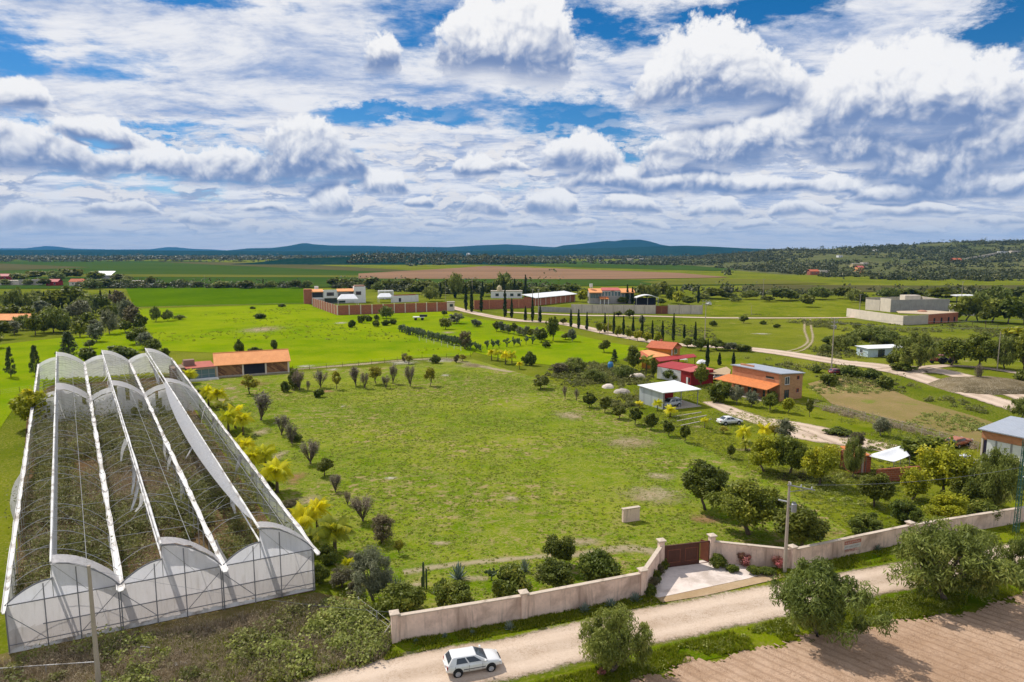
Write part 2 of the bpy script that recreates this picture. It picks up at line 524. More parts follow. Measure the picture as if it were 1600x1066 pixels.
class MB:
    """Collects shapes into one mesh."""

    def __init__(self):
        self.v, self.f, self.mi = [], [], []
        self.cur = 0

    def add(self, vs, fs):
        k = len(self.v)
        self.v += [tuple(p) for p in vs]
        self.f += [tuple(i + k for i in f) for f in fs]
        self.mi += [self.cur] * len(fs)
        return self

    def box(self, x0, y0, z0, x1, y1, z1):
        return self.add([(x0, y0, z0), (x1, y0, z0), (x1, y1, z0), (x0, y1, z0), (x0, y0, z1), (x1, y0, z1), (x1, y1, z1), (x0, y1, z1)],
                        [(3, 2, 1, 0), (4, 5, 6, 7), (0, 1, 5, 4), (1, 2, 6, 5), (2, 3, 7, 6), (3, 0, 4, 7)])

    def prism(self, poly, z0, z1):
        """poly: (x, y[, dz]) corners counter-clockwise or not; z1 may get dz per corner for a sloping top."""
        a = sum(poly[i][0] * poly[(i + 1) % len(poly)][1] - poly[(i + 1) % len(poly)][0] * poly[i][1] for i in range(len(poly)))
        if a < 0:
            poly = poly[::-1]
        n = len(poly)
        dz = lambda p: p[2] if len(p) > 2 else 0.0
        vs = [(p[0], p[1], z0) for p in poly] + [(p[0], p[1], z1 + dz(p)) for p in poly]
        return self.add(vs, [tuple(range(n - 1, -1, -1)), tuple(range(n, 2 * n))] + [(i, (i + 1) % n, n + (i + 1) % n, n + i) for i in range(n)])

    def slab(self, quad, t):
        """Thick plate: 4 (or 3) points in space, thickness t downwards."""
        n = len(quad)
        vs = list(quad) + [(p[0], p[1], p[2] - t) for p in quad]
        return self.add(vs, [tuple(range(n)), tuple(range(2 * n - 1, n - 1, -1))] + [(i, n + i, n + (i + 1) % n, (i + 1) % n) for i in range(n)])

    def tube(self, pts, r, n=6, cap=True):
        pts = [Vector(p) for p in pts]
        rs = r if isinstance(r, (list, tuple)) else [r] * len(pts)
        rings = []
        for i, p in enumerate(pts):
            d = (pts[min(i + 1, len(pts) - 1)] - pts[max(i - 1, 0)])
            d = d.normalized() if d.length > 1e-6 else Vector((0, 0, 1))
            a = d.cross(Vector((0, 0, 1)) if abs(d.z) < 0.95 else Vector((1, 0, 0))).normalized()
            b = d.cross(a)
            rings.append([p + (a * math.cos(2 * math.pi * k / n) + b * math.sin(2 * math.pi * k / n)) * rs[i] for k in range(n)])
        vs = [q for ring in rings for q in ring]
        fs = [(i * n + k, i * n + (k + 1) % n, (i + 1) * n + (k + 1) % n, (i + 1) * n + k) for i in range(len(pts) - 1) for k in range(n)]
        if cap:
            fs += [tuple(range(n - 1, -1, -1)), tuple((len(pts) - 1) * n + k for k in range(n))]
        return self.add(vs, fs)

    def lathe(self, prof, c=(0, 0, 0), n=12, axis='z'):
        vs, fs = [], []
        for (r, h) in prof:
            for k in range(n):
                a = 2 * math.pi * k / n
                p = (r * math.cos(a), r * math.sin(a), h)
                if axis == 'y':
                    p = (p[0], h, p[1])
                elif axis == 'x':
                    p = (h, p[0], p[1])
                vs.append((p[0] + c[0], p[1] + c[1], p[2] + c[2]))
        for i in range(len(prof) - 1):
            for k in range(n):
                fs.append((i * n + k, i * n + (k + 1) % n, (i + 1) * n + (k + 1) % n, (i + 1) * n + k))
        fs += [tuple(range(n - 1, -1, -1)), tuple((len(prof) - 1) * n + k for k in range(n))]
        return self.add(vs, fs)

    def mesh(self, name, mats, smooth=False):
        me = bpy.data.meshes.new(name)
        me.from_pydata(self.v, [], self.f)
        for m in (mats if isinstance(mats, (list, tuple)) else [mats]):
            me.materials.append(m)
        if any(self.mi):
            me.polygons.foreach_set('material_index', self.mi)
        if smooth:
            me.polygons.foreach_set('use_smooth', [True] * len(me.polygons))
        me.update()
        return me

    def build(self, name, mats, parent=None, smooth=False):
        return link(name, self.mesh(name, mats, smooth), parent)


def link(name, me, parent=None):
    o = bpy.data.objects.new(name, me)
    COL.objects.link(o)
    if parent is not None:
        o.parent = parent
    return o


def quads_mesh(name, V, mat, lv=None, per=4):
    """V: (n*per, 3) array of separate faces; lv: one value per face for the leaf colour."""
    n = len(V) // per
    me = bpy.data.meshes.new(name)
    me.vertices.add(n * per)
    me.vertices.foreach_set('co', np.asarray(V, np.float32).ravel())
    me.loops.add(n * per)
    me.loops.foreach_set('vertex_index', np.arange(n * per, dtype=np.int32))
    me.polygons.add(n)
    me.polygons.foreach_set('loop_start', np.arange(0, n * per, per, dtype=np.int32))
    me.polygons.foreach_set('loop_total', np.full(n, per, np.int32))
    me.update(calc_edges=True)
    if lv is not None:
        a = me.attributes.new('lv', 'FLOAT', 'FACE')
        a.data.foreach_set('value', np.asarray(lv, np.float32))
    me.materials.append(mat)
    return me


def copy_tree(o, parent=None):
    c = o.copy()
    COL.objects.link(c)
    if parent is not None:
        c.parent = parent
    for ch in list(o.children):
        copy_tree(ch, c)
    return c


def vnoise(x, y, seed=0):
    """Cheap smooth value noise on arrays, 0..1."""
    def h(i, j):
        n = np.sin(i * 127.1 + j * 311.7 + seed * 74.7) * 43758.5453
        return n - np.floor(n)
    i, j = np.floor(x), np.floor(y)
    u, v = x - i, y - j
    u, v = u * u * (3 - 2 * u), v * v * (3 - 2 * v)
    return (h(i, j) * (1 - u) + h(i + 1, j) * u) * (1 - v) + (h(i, j + 1) * (1 - u) + h(i + 1, j + 1) * u) * v


def fbm(x, y, seed=0, o=4):
    s, a, t = 0, 0.5, 0
    for k in range(o):
        s = s + a * vnoise(x * 2 ** k, y * 2 ** k, seed + k)
        t += a
        a *= 0.55
    return s / t


def inside(poly, x, y):
    r = np.zeros(len(x), bool)
    n = len(poly)
    for i in range(n):
        x0, y0 = poly[i][:2]
        x1, y1 = poly[(i + 1) % n][:2]
        if y0 == y1:
            continue
        c = ((y0 > y) != (y1 > y)) & (x < (x1 - x0) * (y - y0) / (y1 - y0) + x0)
        r ^= c
    return r


def sample(poly, n, rng):
    xs = [p[0] for p in poly]
    ys = [p[1] for p in poly]
    outx, outy = np.zeros(0), np.zeros(0)
    while len(outx) < n:
        x = rng.uniform(min(xs), max(xs), n * 2)
        y = rng.uniform(min(ys), max(ys), n * 2)
        k = inside(poly, x, y)
        outx, outy = np.concatenate([outx, x[k]]), np.concatenate([outy, y[k]])
    return outx[:n], outy[:n]


def px_poly(pts, z=0.0):
    return [G(x, y, z) for x, y in pts]


def sheet(name, pts, mat, z, world=False):
    """One flat ground sheet; outline in photo pixels (or world metres)."""
    P = pts if world else px_poly(pts)
    bm_v = [(x, y, z) for x, y in P]
    from mathutils.geometry import tessellate_polygon
    tris = tessellate_polygon([[Vector(p) for p in bm_v]])
    me = bpy.data.meshes.new(name)
    fs = []
    for t in tris:
        a, b, c = (Vector(bm_v[i]) for i in t)
        fs.append(tuple(t) if (b - a).cross(c - a).z > 0 else tuple(t[::-1]))
    me.from_pydata(bm_v, [], fs)
    me.materials.append(mat)
    me.update()
    o = link(name, me)
    o['kind'] = 'structure'
    return o


def ribbon(name, pts, widths, mat, z, world=False):
    """Road or track along pts (photo pixels or metres), UV v = -1..1 across."""
    P = [Vector(p if world else G(*p)) for p in pts]
    # smooth the centre line
    Q, W = [], []
    ws = widths if isinstance(widths, (list, tuple)) else [widths] * len(P)
    for i in range(len(P) - 1):
        p0, p1, p2, p3 = P[max(i - 1, 0)], P[i], P[i + 1], P[min(i + 2, len(P) - 1)]
        for k in range(8):
            t = k / 8
            Q.append(0.5 * ((2 * p1) + (p2 - p0) * t + (2 * p0 - 5 * p1 + 4 * p2 - p3) * t * t + (3 * p1 - p0 - 3 * p2 + p3) * t ** 3))
            W.append(ws[i] * (1 - t) + ws[i + 1] * t)
    Q.append(P[-1])
    W.append(ws[-1])
    vs, fs, uv = [], [], []
    L = 0.0
    for i, q in enumerate(Q):
        d = (Q[min(i + 1, len(Q) - 1)] - Q[max(i - 1, 0)]).normalized()
        nrm = Vector((-d.y, d.x))
        if i:
            L += (q - Q[i - 1]).length
        for s in (-1, 0, 1):
            p = q + nrm * (s * W[i] / 2)
            vs.append((p.x, p.y, z))
            uv.append((L, s))
    for i in range(len(Q) - 1):
        a = i * 3
        fs += [(a, a + 3, a + 4, a + 1), (a + 1, a + 4, a + 5, a + 2)]
    me = bpy.data.meshes.new(name)
    me.from_pydata(vs, [], fs)
    if len(fs) and me.polygons[0].normal.z < 0:
        me.flip_normals()
    ul = me.uv_layers.new(name='UVMap')
    for l in me.loops:
        ul.data[l.index].uv = uv[l.vertex_index]
    me.materials.append(mat)
    me.update()
    o = link(name, me)
    o['kind'] = 'structure'
    return o


def patch(name, px, py, wx, wy, mat, z):
    """Bare spot on the ground: irregular disc with UV v = 0 in the middle, 1 at the rim."""
    x, y = G(px, py)
    rx, ry = wx / 2 * S(px, py), 0
    y0, y1 = G(px, py + wy / 2)[1], G(px, py - wy / 2)[1]
    ry = abs(y1 - y0) / 2
    n = 24
    vs, fs, uv = [(x, y, z)], [], [(0, 0)]
    for k in range(n):
        a = 2 * math.pi * k / n
        vs.append((x + rx * 1.3 * math.cos(a), y + ry * 1.3 * math.sin(a), z))
        uv.append((k, 1.0))
        fs.append((0, 1 + k, 1 + (k + 1) % n))
    me = bpy.data.meshes.new(name)
    me.from_pydata(vs, [], fs)
    ul = me.uv_layers.new(name='UVMap')
    for l in me.loops:
        ul.data[l.index].uv = uv[l.vertex_index]
    me.materials.append(mat)
    me.update()
    o = link(name, me)
    o['kind'] = 'structure'
    return o
ORD = 'first second third fourth fifth sixth seventh eighth ninth tenth eleventh twelfth thirteenth fourteenth fifteenth sixteenth seventeenth eighteenth nineteenth twentieth'.split()


# ------------------------------------------------------------------ the land
RNG = np.random.default_rng(7)
m_ground = groundmat('meadow ground', [A(92, 110, 18), A(136, 142, 36), A(165, 155, 84)], s=(0.012, 0.09, 1.1), bare=A(190, 168, 130), bare_s=0.05, bare_lo=0.64, bare_hi=0.74)
m_lawn = groundmat('lot grass', [A(100, 132, 4), A(152, 162, 40), A(188, 172, 110)], s=(0.035, 0.4, 3.0), mixw=(0.34, 0.30, 0.36), lo=0.41, hi=0.61, bare=A(186, 160, 118), bare_s=0.75, bare_lo=0.49, bare_hi=0.64, bare_mod=0.045, bump=0.9, bump_d=0.25, stretch=(0.8, 1.0, 1))
m_bright = groundmat('bright meadow', [A(112, 146, 4), A(150, 169, 8), A(168, 166, 54)], s=(0.02, 0.10, 1.4), lo=0.38, hi=0.6, bare=A(184, 170, 90), bare_s=0.05, bare_lo=0.66, bare_hi=0.8)
m_crop = groundmat('crop green', [A(80, 114, 2), A(102, 132, 4)], s=(0.02, 0.2, 1.0), rows=(math.radians(20), 1.6, 0.3, A(60, 92, 2)))
m_far1 = groundmat('far green field', [A(62, 92, 34), A(86, 104, 44)], s=(0.004, 0.03, 0.4), bump=0, stretch=(0.25, 1, 1))
m_far2 = groundmat('far dull field', [A(92, 94, 54), A(112, 104, 68)], s=(0.004, 0.03, 0.4), bump=0, stretch=(0.25, 1, 1))
m_far3 = groundmat('far olive field', [A(104, 112, 40), A(128, 126, 56)], s=(0.004, 0.03, 0.4), bump=0, stretch=(0.25, 1, 1))
m_plough = groundmat('far ploughed earth', [A(140, 112, 88), A(172, 136, 106)], s=(0.004, 0.03, 0.4), bump=0, stretch=(0.25, 1, 1))
m_dirt = groundmat('dirt road', [A(206, 181, 156), A(234, 212, 190), A(182, 154, 128)], s=(0.06, 0.5, 3.2), edge='road', bump=0.4, bump_d=0.06)
m_track = groundmat('dirt track', [A(206, 184, 152), A(226, 206, 172)], s=(0.06, 0.5, 3.2), edge=True, bump=0.3)
m_patch = groundmat('bare earth', [A(198, 172, 136), A(222, 202, 168)], s=(0.06, 0.6, 3.0), edge='patch', bump=0.3)
m_patch2 = groundmat('reddish bare earth', [A(182, 138, 104), A(204, 160, 124)], s=(0.06, 0.6, 3.0), edge='patch', bump=0.3)
m_rock = groundmat('pale rock slab', [A(214, 202, 178), A(236, 228, 208)], s=(0.06, 0.6, 3.0), edge='patch', bump=0.3)
m_dry = groundmat('dry field', [A(150, 132, 84), A(182, 152, 112), A(128, 136, 52)], s=(0.03, 0.16, 1.8), bare=A(122, 142, 46), bare_s=0.07, bare_lo=0.54, bare_hi=0.68)
_fa, _fb = G(1420, 975), G(1600, 1042)
FURROW = math.atan2(_fb[1] - _fa[1], _fb[0] - _fa[0])
m_furrow = groundmat('ploughed earth', [A(194, 160, 130), A(226, 193, 164), A(150, 118, 92)], s=(0.08, 0.7, 5.0), rows=(FURROW, 0.85, 0.3, A(150, 118, 92)), bump=0.9, bump_d=0.12)
m_weedsoil = groundmat('weedy soil', [A(112, 100, 56), A(160, 138, 98), A(100, 112, 30)], s=(0.08, 0.5, 3.5), bump=0.9, bump_d=0.2)
m_ghsoil = groundmat('brown soil', [A(104, 82, 58), A(150, 122, 92), A(84, 80, 40)], s=(0.08, 0.4, 3.0), bump=0.8, bump_d=0.2)
m_verge = groundmat('verge grass ground', [A(86, 114, 4), A(134, 148, 16), A(150, 138, 66)], s=(0.06, 0.5, 3.0), bare=A(176, 148, 110), bare_s=0.25, bare_lo=0.62, bare_hi=0.72, bump=0.9, bump_d=0.2)
m_apron = groundmat('sandy apron', [A(190, 160, 122), A(214, 186, 150)], s=(0.1, 0.6, 3.0), bare=A(140, 138, 60), bare_s=0.3, bare_lo=0.6, bare_hi=0.7)
m_yard = groundmat('yard grass', [A(98, 118, 10), A(140, 147, 32), A(166, 152, 80)], s=(0.05, 0.25, 2.0), bare=A(190, 168, 130), bare_s=0.09, bare_lo=0.62, bare_hi=0.74, bump=0.8, bump_d=0.2)

sheet('ground', [(-15500, -400), (15500, -400), (15500, 15800), (-15500, 15800)], m_ground, 0.0, True)
# far fields
sheet('field', [(-900, 409), (-300, 406), (60, 407), (300, 408), (560, 418), (690, 434), (700, 446), (560, 450), (300, 450), (0, 452), (-900, 452)], m_far1, 0.30)
sheet('field', [(-600, 412), (0, 412), (140, 418), (-10, 424), (-600, 424)], m_far2, 0.42)
sheet('field', [(240, 409), (430, 411), (700, 426), (560, 424), (330, 414)], m_far2, 0.42)
sheet('field', [(0, 428), (560, 431), (560, 434), (0, 433)], m_far3, 0.42)
sheet('field', [(560, 428), (700, 420), (760, 416), (900, 421), (1060, 427), (1140, 434), (960, 437), (560, 436)], m_plough, 0.48)
sheet('field', [(470, 436), (760, 436), (1000, 438), (1180, 441), (1180, 446), (470, 450)], m_far1, 0.42)
sheet('field', [(1000, 441), (1090, 436), (1200, 437), (1300, 444), (1040, 446)], m_far3, 0.5)
sheet('field', [(700, 409), (1100, 408), (1180, 419), (1120, 424), (900, 418), (760, 414)], m_far1, 0.40)
sheet('field', [(1160, 445), (1440, 447), (1640, 446), (1640, 456), (1300, 457), (1160, 452)], m_far2, 0.36)
sheet('field', [(1120, 470), (1330, 470), (1330, 497), (1110, 493)], m_yard, 0.10)
# nearer fields
sheet('crop_field', [(196, 450), (475, 450), (477, 475), (210, 480)], m_crop, 0.12)
sheet('meadow', [(208, 483), (480, 475), (526, 493), (700, 487), (735, 497), (700, 520), (742, 548), (735, 556), (640, 560), (456, 577), (340, 552), (250, 548)], m_bright, 0.08)
sheet('meadow', [(735, 497), (850, 512), (950, 535), (1010, 545), (985, 560), (925, 570), (870, 572), (800, 565), (745, 552), (700, 520)], m_bright, 0.09)
sheet('meadow', [(-500, 560), (-60, 545), (170, 520), (215, 500), (240, 545), (150, 560), (20, 640), (-60, 760), (-500, 760)], m_bright, 0.07)
sheet('lawn', [(300, 600), (342, 592), (455, 582), (640, 570), (740, 562), (835, 590), (900, 612), (1000, 660), (1100, 700), (1200, 745), (1330, 835), (1236, 872), (1112, 868), (1034, 883), (1003, 915), (820, 955), (618, 985), (575, 940), (520, 880), (470, 815), (400, 720), (330, 630)], m_lawn, 0.05)
sheet('yard', [(835, 590), (870, 572), (985, 560), (1140, 555), (1270, 610), (1300, 640), (1440, 675), (1540, 705), (1640, 730), (1640, 800), (1590, 818), (1420, 845), (1330, 835), (1200, 745), (1100, 700), (1000, 660), (900, 612)], m_yard, 0.035)
sheet('field', [(1262, 600), (1300, 590), (1370, 600), (1430, 625), (1520, 650), (1640, 690), (1640, 700), (1530, 692), (1440, 668), (1300, 632)], m_dry, 0.06)
sheet('greenhouse_floor', [(15, 1022), (492, 924), (268, 588), (45, 606)], m_ghsoil, 0.04)
sheet('weed_patch', [(-160, 1120), (-90, 1050), (12, 1020), (492, 926), (575, 942), (602, 985), (612, 1010), (600, 1034), (420, 1076), (300, 1120)], m_weedsoil, 0.04)
# road, verges, drive
ROAD = [(120, 1210), (620, 1060), (800, 1027), (1000, 981), (1230, 935), (1400, 902), (1600, 865), (1900, 815)]
road = ribbon('road', ROAD, [6.4, 6.4, 6.2, 6.2, 6.0, 5.4, 5.2, 5.0], m_dirt, 0.06)
sheet('verge', [(618, 1000), (820, 962), (1003, 922), (1036, 950), (830, 990), (640, 1030), (600, 1038)], m_verge, 0.045)
sheet('verge', [(1195, 880), (1236, 878), (1420, 840), (1600, 808), (1700, 790), (1700, 826), (1560, 850), (1330, 893), (1215, 910)], m_verge, 0.045)
sheet('verge', [(660, 1140), (800, 1072), (900, 1048), (1010, 1014), (1230, 962), (1345, 938), (1600, 888), (1800, 850), (1800, 890), (1600, 931), (1470, 964), (1372, 977), (1236, 1006), (1080, 1037), (940, 1080), (800, 1140)], m_verge, 0.045)
sheet('apron', [(1000, 948), (1008, 934), (1200, 893), (1232, 902), (1100, 932)], m_apron, 0.055)
m_pave = surf('drive paving', A(234, 218, 206, 1.15), 0.9, 0.10, 0.5, dirt=A(170, 150, 130), dirt_amt=0.5)
sheet('driveway', [(1036, 887), (1100, 876), (1120, 878), (1208, 893), (1170, 905), (1030, 935), (1014, 932)], m_pave, 0.075)

# ploughed field in real furrows
def furrows():
    a, b = Vector(_fa), Vector(_fb)
    d = (b - a).normalized()
    nrm = Vector((-d.y, d.x))
    poly = px_poly([(940, 1082), (1080, 1038), (1236, 1007), (1372, 978), (1470, 965), (1600, 932), (1800, 893), (1900, 1000), (1900, 1300), (900, 1300)])
    us = np.arange(-40, 46, 0.24)
    vs_ = np.arange(-28, 34, 0.13)
    U, W = np.meshgrid(us, vs_, indexing='ij')
    X = a.x + U * d.x + W * nrm.x
    Y = a.y + U * d.y + W * nrm.y
    wob = (fbm(X * 0.25, Y * 0.25, 3) - 0.5) * 0.35
    soft = np.clip((fbm(X * 0.06 + 4, Y * 0.06, 9) - 0.33) * 4, 0.35, 1.0)
    Z = 0.055 + soft * 0.085 * np.abs(np.sin((W + wob) * math.pi / 0.85)) ** 0.8 + (fbm(X * 2.2, Y * 2.2, 5) - 0.5) * 0.09 + (vnoise(X * 7, Y * 7, 8) - 0.5) * 0.05
    Z = np.maximum(Z, 0.02)
    idx = np.arange(U.size).reshape(U.shape)
    cx, cy = (X[:-1, :-1] + X[1:, 1:]) / 2, (Y[:-1, :-1] + Y[1:, 1:]) / 2
    k = inside(poly, cx.ravel() + (fbm(cx.ravel() * .5, cy.ravel() * .5, 2) - .5) * 5 + RNG.normal(0, .5, cx.size), cy.ravel() + (fbm(cx.ravel() * .6, cy.ravel() * .6, 12) - .5) * 2.4 + RNG.normal(0, .12, cx.size))
    F = np.stack([idx[:-1, :-1], idx[1:, :-1], idx[1:, 1:], idx[:-1, 1:]], -1).reshape(-1, 4)[k]
    used, inv = np.unique(F, return_inverse=True)
    V = np.stack([X.ravel(), Y.ravel(), Z.ravel()], -1)[used]
    me = bpy.data.meshes.new('ploughed_field')
    me.from_pydata(V.tolist(), [], inv.reshape(F.shape).tolist())
    me.materials.append(m_furrow)
    if me.polygons[0].normal.z < 0:
        me.flip_normals()
    me.polygons.foreach_set('use_smooth', [True] * len(me.polygons))
    o = link('ploughed_field', me)
    o['kind'] = 'structure'


furrows()

# tracks and roads in the middle distance
ribbon('road', [(690, 476), (740, 489), (800, 500), (880, 506), (960, 523), (1040, 537), (1140, 543), (1200, 549), (1255, 557), (1310, 566), (1380, 574), (1430, 588), (1480, 604), (1530, 619), (1660, 660)], [8, 8, 9, 9, 8, 8, 9, 11, 11, 11, 12, 9, 8, 8, 8], m_dirt, 0.11)
ribbon('road', [(1385, 582), (1440, 578), (1490, 585), (1540, 600), (1600, 622), (1680, 650)], [10, 13, 8, 7, 7, 7], m_dirt, 0.12)
ribbon('road', [(1440, 576), (1480, 572), (1540, 576), (1620, 588)], [6, 4, 4, 4], m_dirt, 0.13)
ribbon('road', [(790, 488), (900, 493), (1000, 494), (1120, 497), (1300, 497), (1420, 494)], [6, 6, 6, 6, 4.5, 3], m_dirt, 0.14)
ribbon('track', [(1258, 499), (1257, 515), (1260, 525), (1262, 535), (1250, 544), (1228, 550)], 1.7, m_track, 0.15)
ribbon('track', [(1266, 499), (1268, 515), (1270, 525), (1268, 536), (1256, 547), (1240, 551)], 1.5, m_track, 0.15)
ribbon('track', [(1108, 628), (1150, 645), (1200, 662), (1260, 680), (1320, 688), (1372, 700)], [4, 6, 6, 9, 9, 6], m_dirt, 0.07)
ribbon('track', [(1190, 656), (1260, 668), (1330, 690), (1400, 702)], [4, 6, 9, 6], m_dirt, 0.085)
ribbon('track', [(210, 481), (300, 478), (390, 476), (480, 474)], 2.2, m_track, 0.2)
ribbon('track', [(455, 578), (560, 570), (640, 563), (700, 562), (745, 572), (800, 582)], [4, 5, 4, 5, 6, 3], m_track, 0.10)
ribbon('track', [(630, 895), (720, 882), (830, 872), (900, 868), (980, 858), (1030, 866)], [2.0, 1.8, 1.4, 2.2, 3.0, 2.5], m_track, 0.07)
ribbon('track', [(330, 592), (380, 588), (455, 584)], [3, 2.5, 2], m_track, 0.08)
for (x, y, wx, wy, mm) in [(985, 692, 110, 26, 0), (890, 650, 60, 18, 0), (610, 748, 22, 6, 2), (535, 636, 12, 5, 2), (697, 587, 20, 5, 2), (1030, 745, 60, 16, 0), (1020, 775, 130, 36, 0), (1100, 812, 62, 18, 1), (905, 848, 110, 18, 0),
                            (395, 601, 60, 10, 1), (360, 607, 30, 8, 0), (510, 612, 44, 6, 1), (478, 573, 36, 6, 2), (518, 578, 28, 4, 2), (630, 567, 60, 10, 2), (690, 563, 80, 10, 2), (735, 572, 60, 8, 0), (800, 780, 40, 12, 0), (690, 850, 50, 10, 0),
                            (533, 505, 26, 4, 2), (700, 520, 30, 5, 0), (1280, 835, 70, 16, 1), (1170, 704, 60, 6, 0), (1090, 668, 30, 6, 0), (410, 515, 80, 14, 0), (1190, 522, 40, 3, 2), (740, 905, 60, 12, 0), (850, 900, 40, 14, 0), (650, 915, 44, 14, 0), (408, 676, 34, 16, 0), (436, 712, 30, 20, 0), (462, 748, 40, 26, 1), (482, 782, 50, 24, 0), (516, 818, 36, 20, 0), (548, 868, 30, 18, 0), (350, 625, 30, 10, 0)]:
    patch('bare_ground', x, y, wx, wy, (m_patch, m_patch2, m_rock)[mm], 0.10)
for (x, y, wx, wy) in [(1260, 745, 190, 40), (1340, 745, 90, 20)]:
    patch('mulch_bed', x, y, wx, wy, groundmat('dark mulch', [A(74, 66, 50), A(104, 92, 72)], edge='patch'), 0.11)


# ---- hills
def ridge(name, prof, D, front, back, mat, amp=0.06, seed=0, rows=14, taper=20):
    px = np.arange(prof[0][0], prof[-1][0] + 1, 5.0)
    py = np.interp(px, [p[0] for p in prof], [p[1] for p in prof])
    v = py - 533
    hz = CAMH - D * (FPX * SP + v * CP) / (FPX * CP - v * SP)
    X0 = (px - 800) / 1076.0
    ts = np.linspace(-1, 1, rows * 2 + 1)
    vs = []
    for t in ts:
        Y = D + (t * front if t < 0 else t * back)
        e = (math.cos(t * math.pi) * 0.5 + 0.5) if t > 0 else (1 + t) ** 1.25
        X = X0 * D + 0 * X0
        nzz = fbm(X * 9 / D * 2 + seed, np.full_like(X, t * 3.1 + seed), seed, 4) - 0.5
        z = np.maximum(hz, 2) * np.clip(np.minimum(np.arange(len(px)), len(px) - 1 - np.arange(len(px))) / taper, 0, 1) ** 1.2 * e * (1 + amp * 6 * nzz * (1 - e * 0.9)) + (-3.0 if abs(t) == 1 else 0)
        vs.append(np.stack([X, np.full_like(X, Y), z], -1))
    V = np.concatenate(vs)
    n = len(px)
    F = [(r * n + i, r * n + i + 1, (r + 1) * n + i + 1, (r + 1) * n + i) for r in range(len(ts) - 1) for i in range(n - 1)]
    me = bpy.data.meshes.new(name)
    me.from_pydata(V.tolist(), [], F)
    me.materials.append(mat)
    me.polygons.foreach_set('use_smooth', [True] * len(me.polygons))
    me.update()
    o = link(name, me)
    o['kind'] = 'structure'
    return V.reshape(len(ts), n, 3)


m_hill = groundmat('scrub hills', [(0.004, 0.026, 0.022), (0.012, 0.045, 0.032), (0.035, 0.06, 0.04)], s=(0.0012, 0.006, 0.03), bump=0.0)
m_hill2 = groundmat('near scrub hill', [(0.060, 0.078, 0.022), (0.125, 0.130, 0.045), (0.20, 0.18, 0.10)], s=(0.004, 0.02, 0.12), bump=0.0)
ridge('hills', [(-120, 389), (0, 388.2), (40, 388), (72, 384.5), (84, 385), (110, 388.5), (180, 390), (235, 389.5), (262, 386.2), (275, 386.5), (300, 389), (380, 391), (430, 392)], 13800, 900, 900, m_hill, seed=3)
ridge('hills', [(290, 392), (340, 390.5), (380, 388.2), (425, 387.5), (452, 384.2), (470, 380.6), (478, 379.8), (488, 381.6), (520, 383.6), (575, 384), (640, 385.6), (700, 386.4), (745, 383.6), (790, 381.8), (815, 383), (850, 385.6), (900, 388), (980, 390), (1040, 392)], 9600, 1900, 1200, m_hill, seed=11)
ridge('hills', [(780, 391), (840, 387), (880, 383.4), (915, 380.4), (938, 377.6), (950, 376.4), (958, 377.2), (975, 374.8), (1000, 374.8), (1016, 377.6), (1032, 382.4), (1060, 386.5), (1110, 389), (1180, 391.5)], 8200, 1500, 1000, m_hill, seed=5)
ridge('hills', [(-1200, 392.6), (-300, 391.4), (0, 391), (110, 390.4), (200, 391.2), (320, 391.8), (450, 392.6), (600, 392.8), (760, 391.8), (880, 389.6), (980, 386.6), (1040, 384.6), (1070, 383.8), (1110, 385.2), (1160, 388), (1230, 390.2), (1320, 391), (1450, 391.5), (1700, 392)], 5600, 1700, 1200, m_hill, seed=21)
HILL = ridge('hillside', [(1000, 392), (1100, 392), (1140, 392), (1180, 392), (1240, 390.4), (1300, 388.6), (1340, 387), (1400, 384.4), (1450, 381.6), (1490, 379.2), (1540, 378.6), (1600, 377.6), (1700, 375.5), (1850, 375), (2100, 378)], 1900, 1080, 500, m_hill2, amp=0.10, seed=8, taper=44)
WOOD = ridge('hillside', [(380, 405), (480, 403.5), (540, 401.5), (600, 400), (660, 400), (720, 402), (800, 404.5), (860, 406)], 1720, 200, 260, m_hill, seed=2, rows=6, taper=14)


def hz(V):
    ys = V[:, 0, 1]
    def f(x, y):
        ti = np.clip(np.interp(y, ys, np.arange(len(ys))), 0, len(ys) - 1.001)
        i0 = ti.astype(int)
        ft = ti - i0
        xs = V[0, :, 0]
        ci = np.clip(np.interp(x, xs, np.arange(len(xs))), 0, len(xs) - 1.001)
        c0 = ci.astype(int)
        fc = ci - c0
        z = V[:, :, 2]
        a = z[i0, c0] * (1 - fc) + z[i0, c0 + 1] * fc
        b = z[i0 + 1, c0] * (1 - fc) + z[i0 + 1, c0 + 1] * fc
        return a * (1 - ft) + b * ft - 0.3
    return f




# ------------------------------------------------------------------ buildings and walls
m_pink = surf('pink wall render', (0.80, 0.60, 0.485), 0.9, 0.12, 0.5, streak=0.6, bump=0.25, dirt=A(140, 108, 90), dirt_amt=0.45)
m_cap = surf('pale wall coping', A(238, 218, 196, 1.5), 0.85, 0.10, 0.8, dirt=A(140, 120, 100), dirt_amt=0.6)
m_gate = surf('brown gate steel', (0.085, 0.030, 0.018), 0.55, 0.15, 1.0, wave=('x', 0.16, 0.02))
m_rust = surf('rust brown steel', (0.20, 0.065, 0.035), 0.7, 0.2, 1.5)
m_concrete = surf('grey concrete', A(206, 194, 178, 1.35), 0.9, 0.12, 0.6, streak=0.35, bump=0.2)
m_conc_d = surf('dark concrete', (0.36, 0.335, 0.32), 0.9, 0.15, 0.5, streak=0.4)
m_conc_l = surf('pale block wall', A(240, 224, 206, 1.2), 0.9, 0.1, 0.5, streak=0.25)
m_streaky = surf('stained concrete wall', A(226, 212, 196, 1.3), 0.9, 0.12, 0.25, streak=0.8)
m_white = surf('white render', (0.74, 0.73, 0.71), 0.85, 0.06, 0.6, streak=0.15)
m_white2 = surf('white tarpaulin', (0.80, 0.80, 0.80), 0.6, 0.06, 0.8)
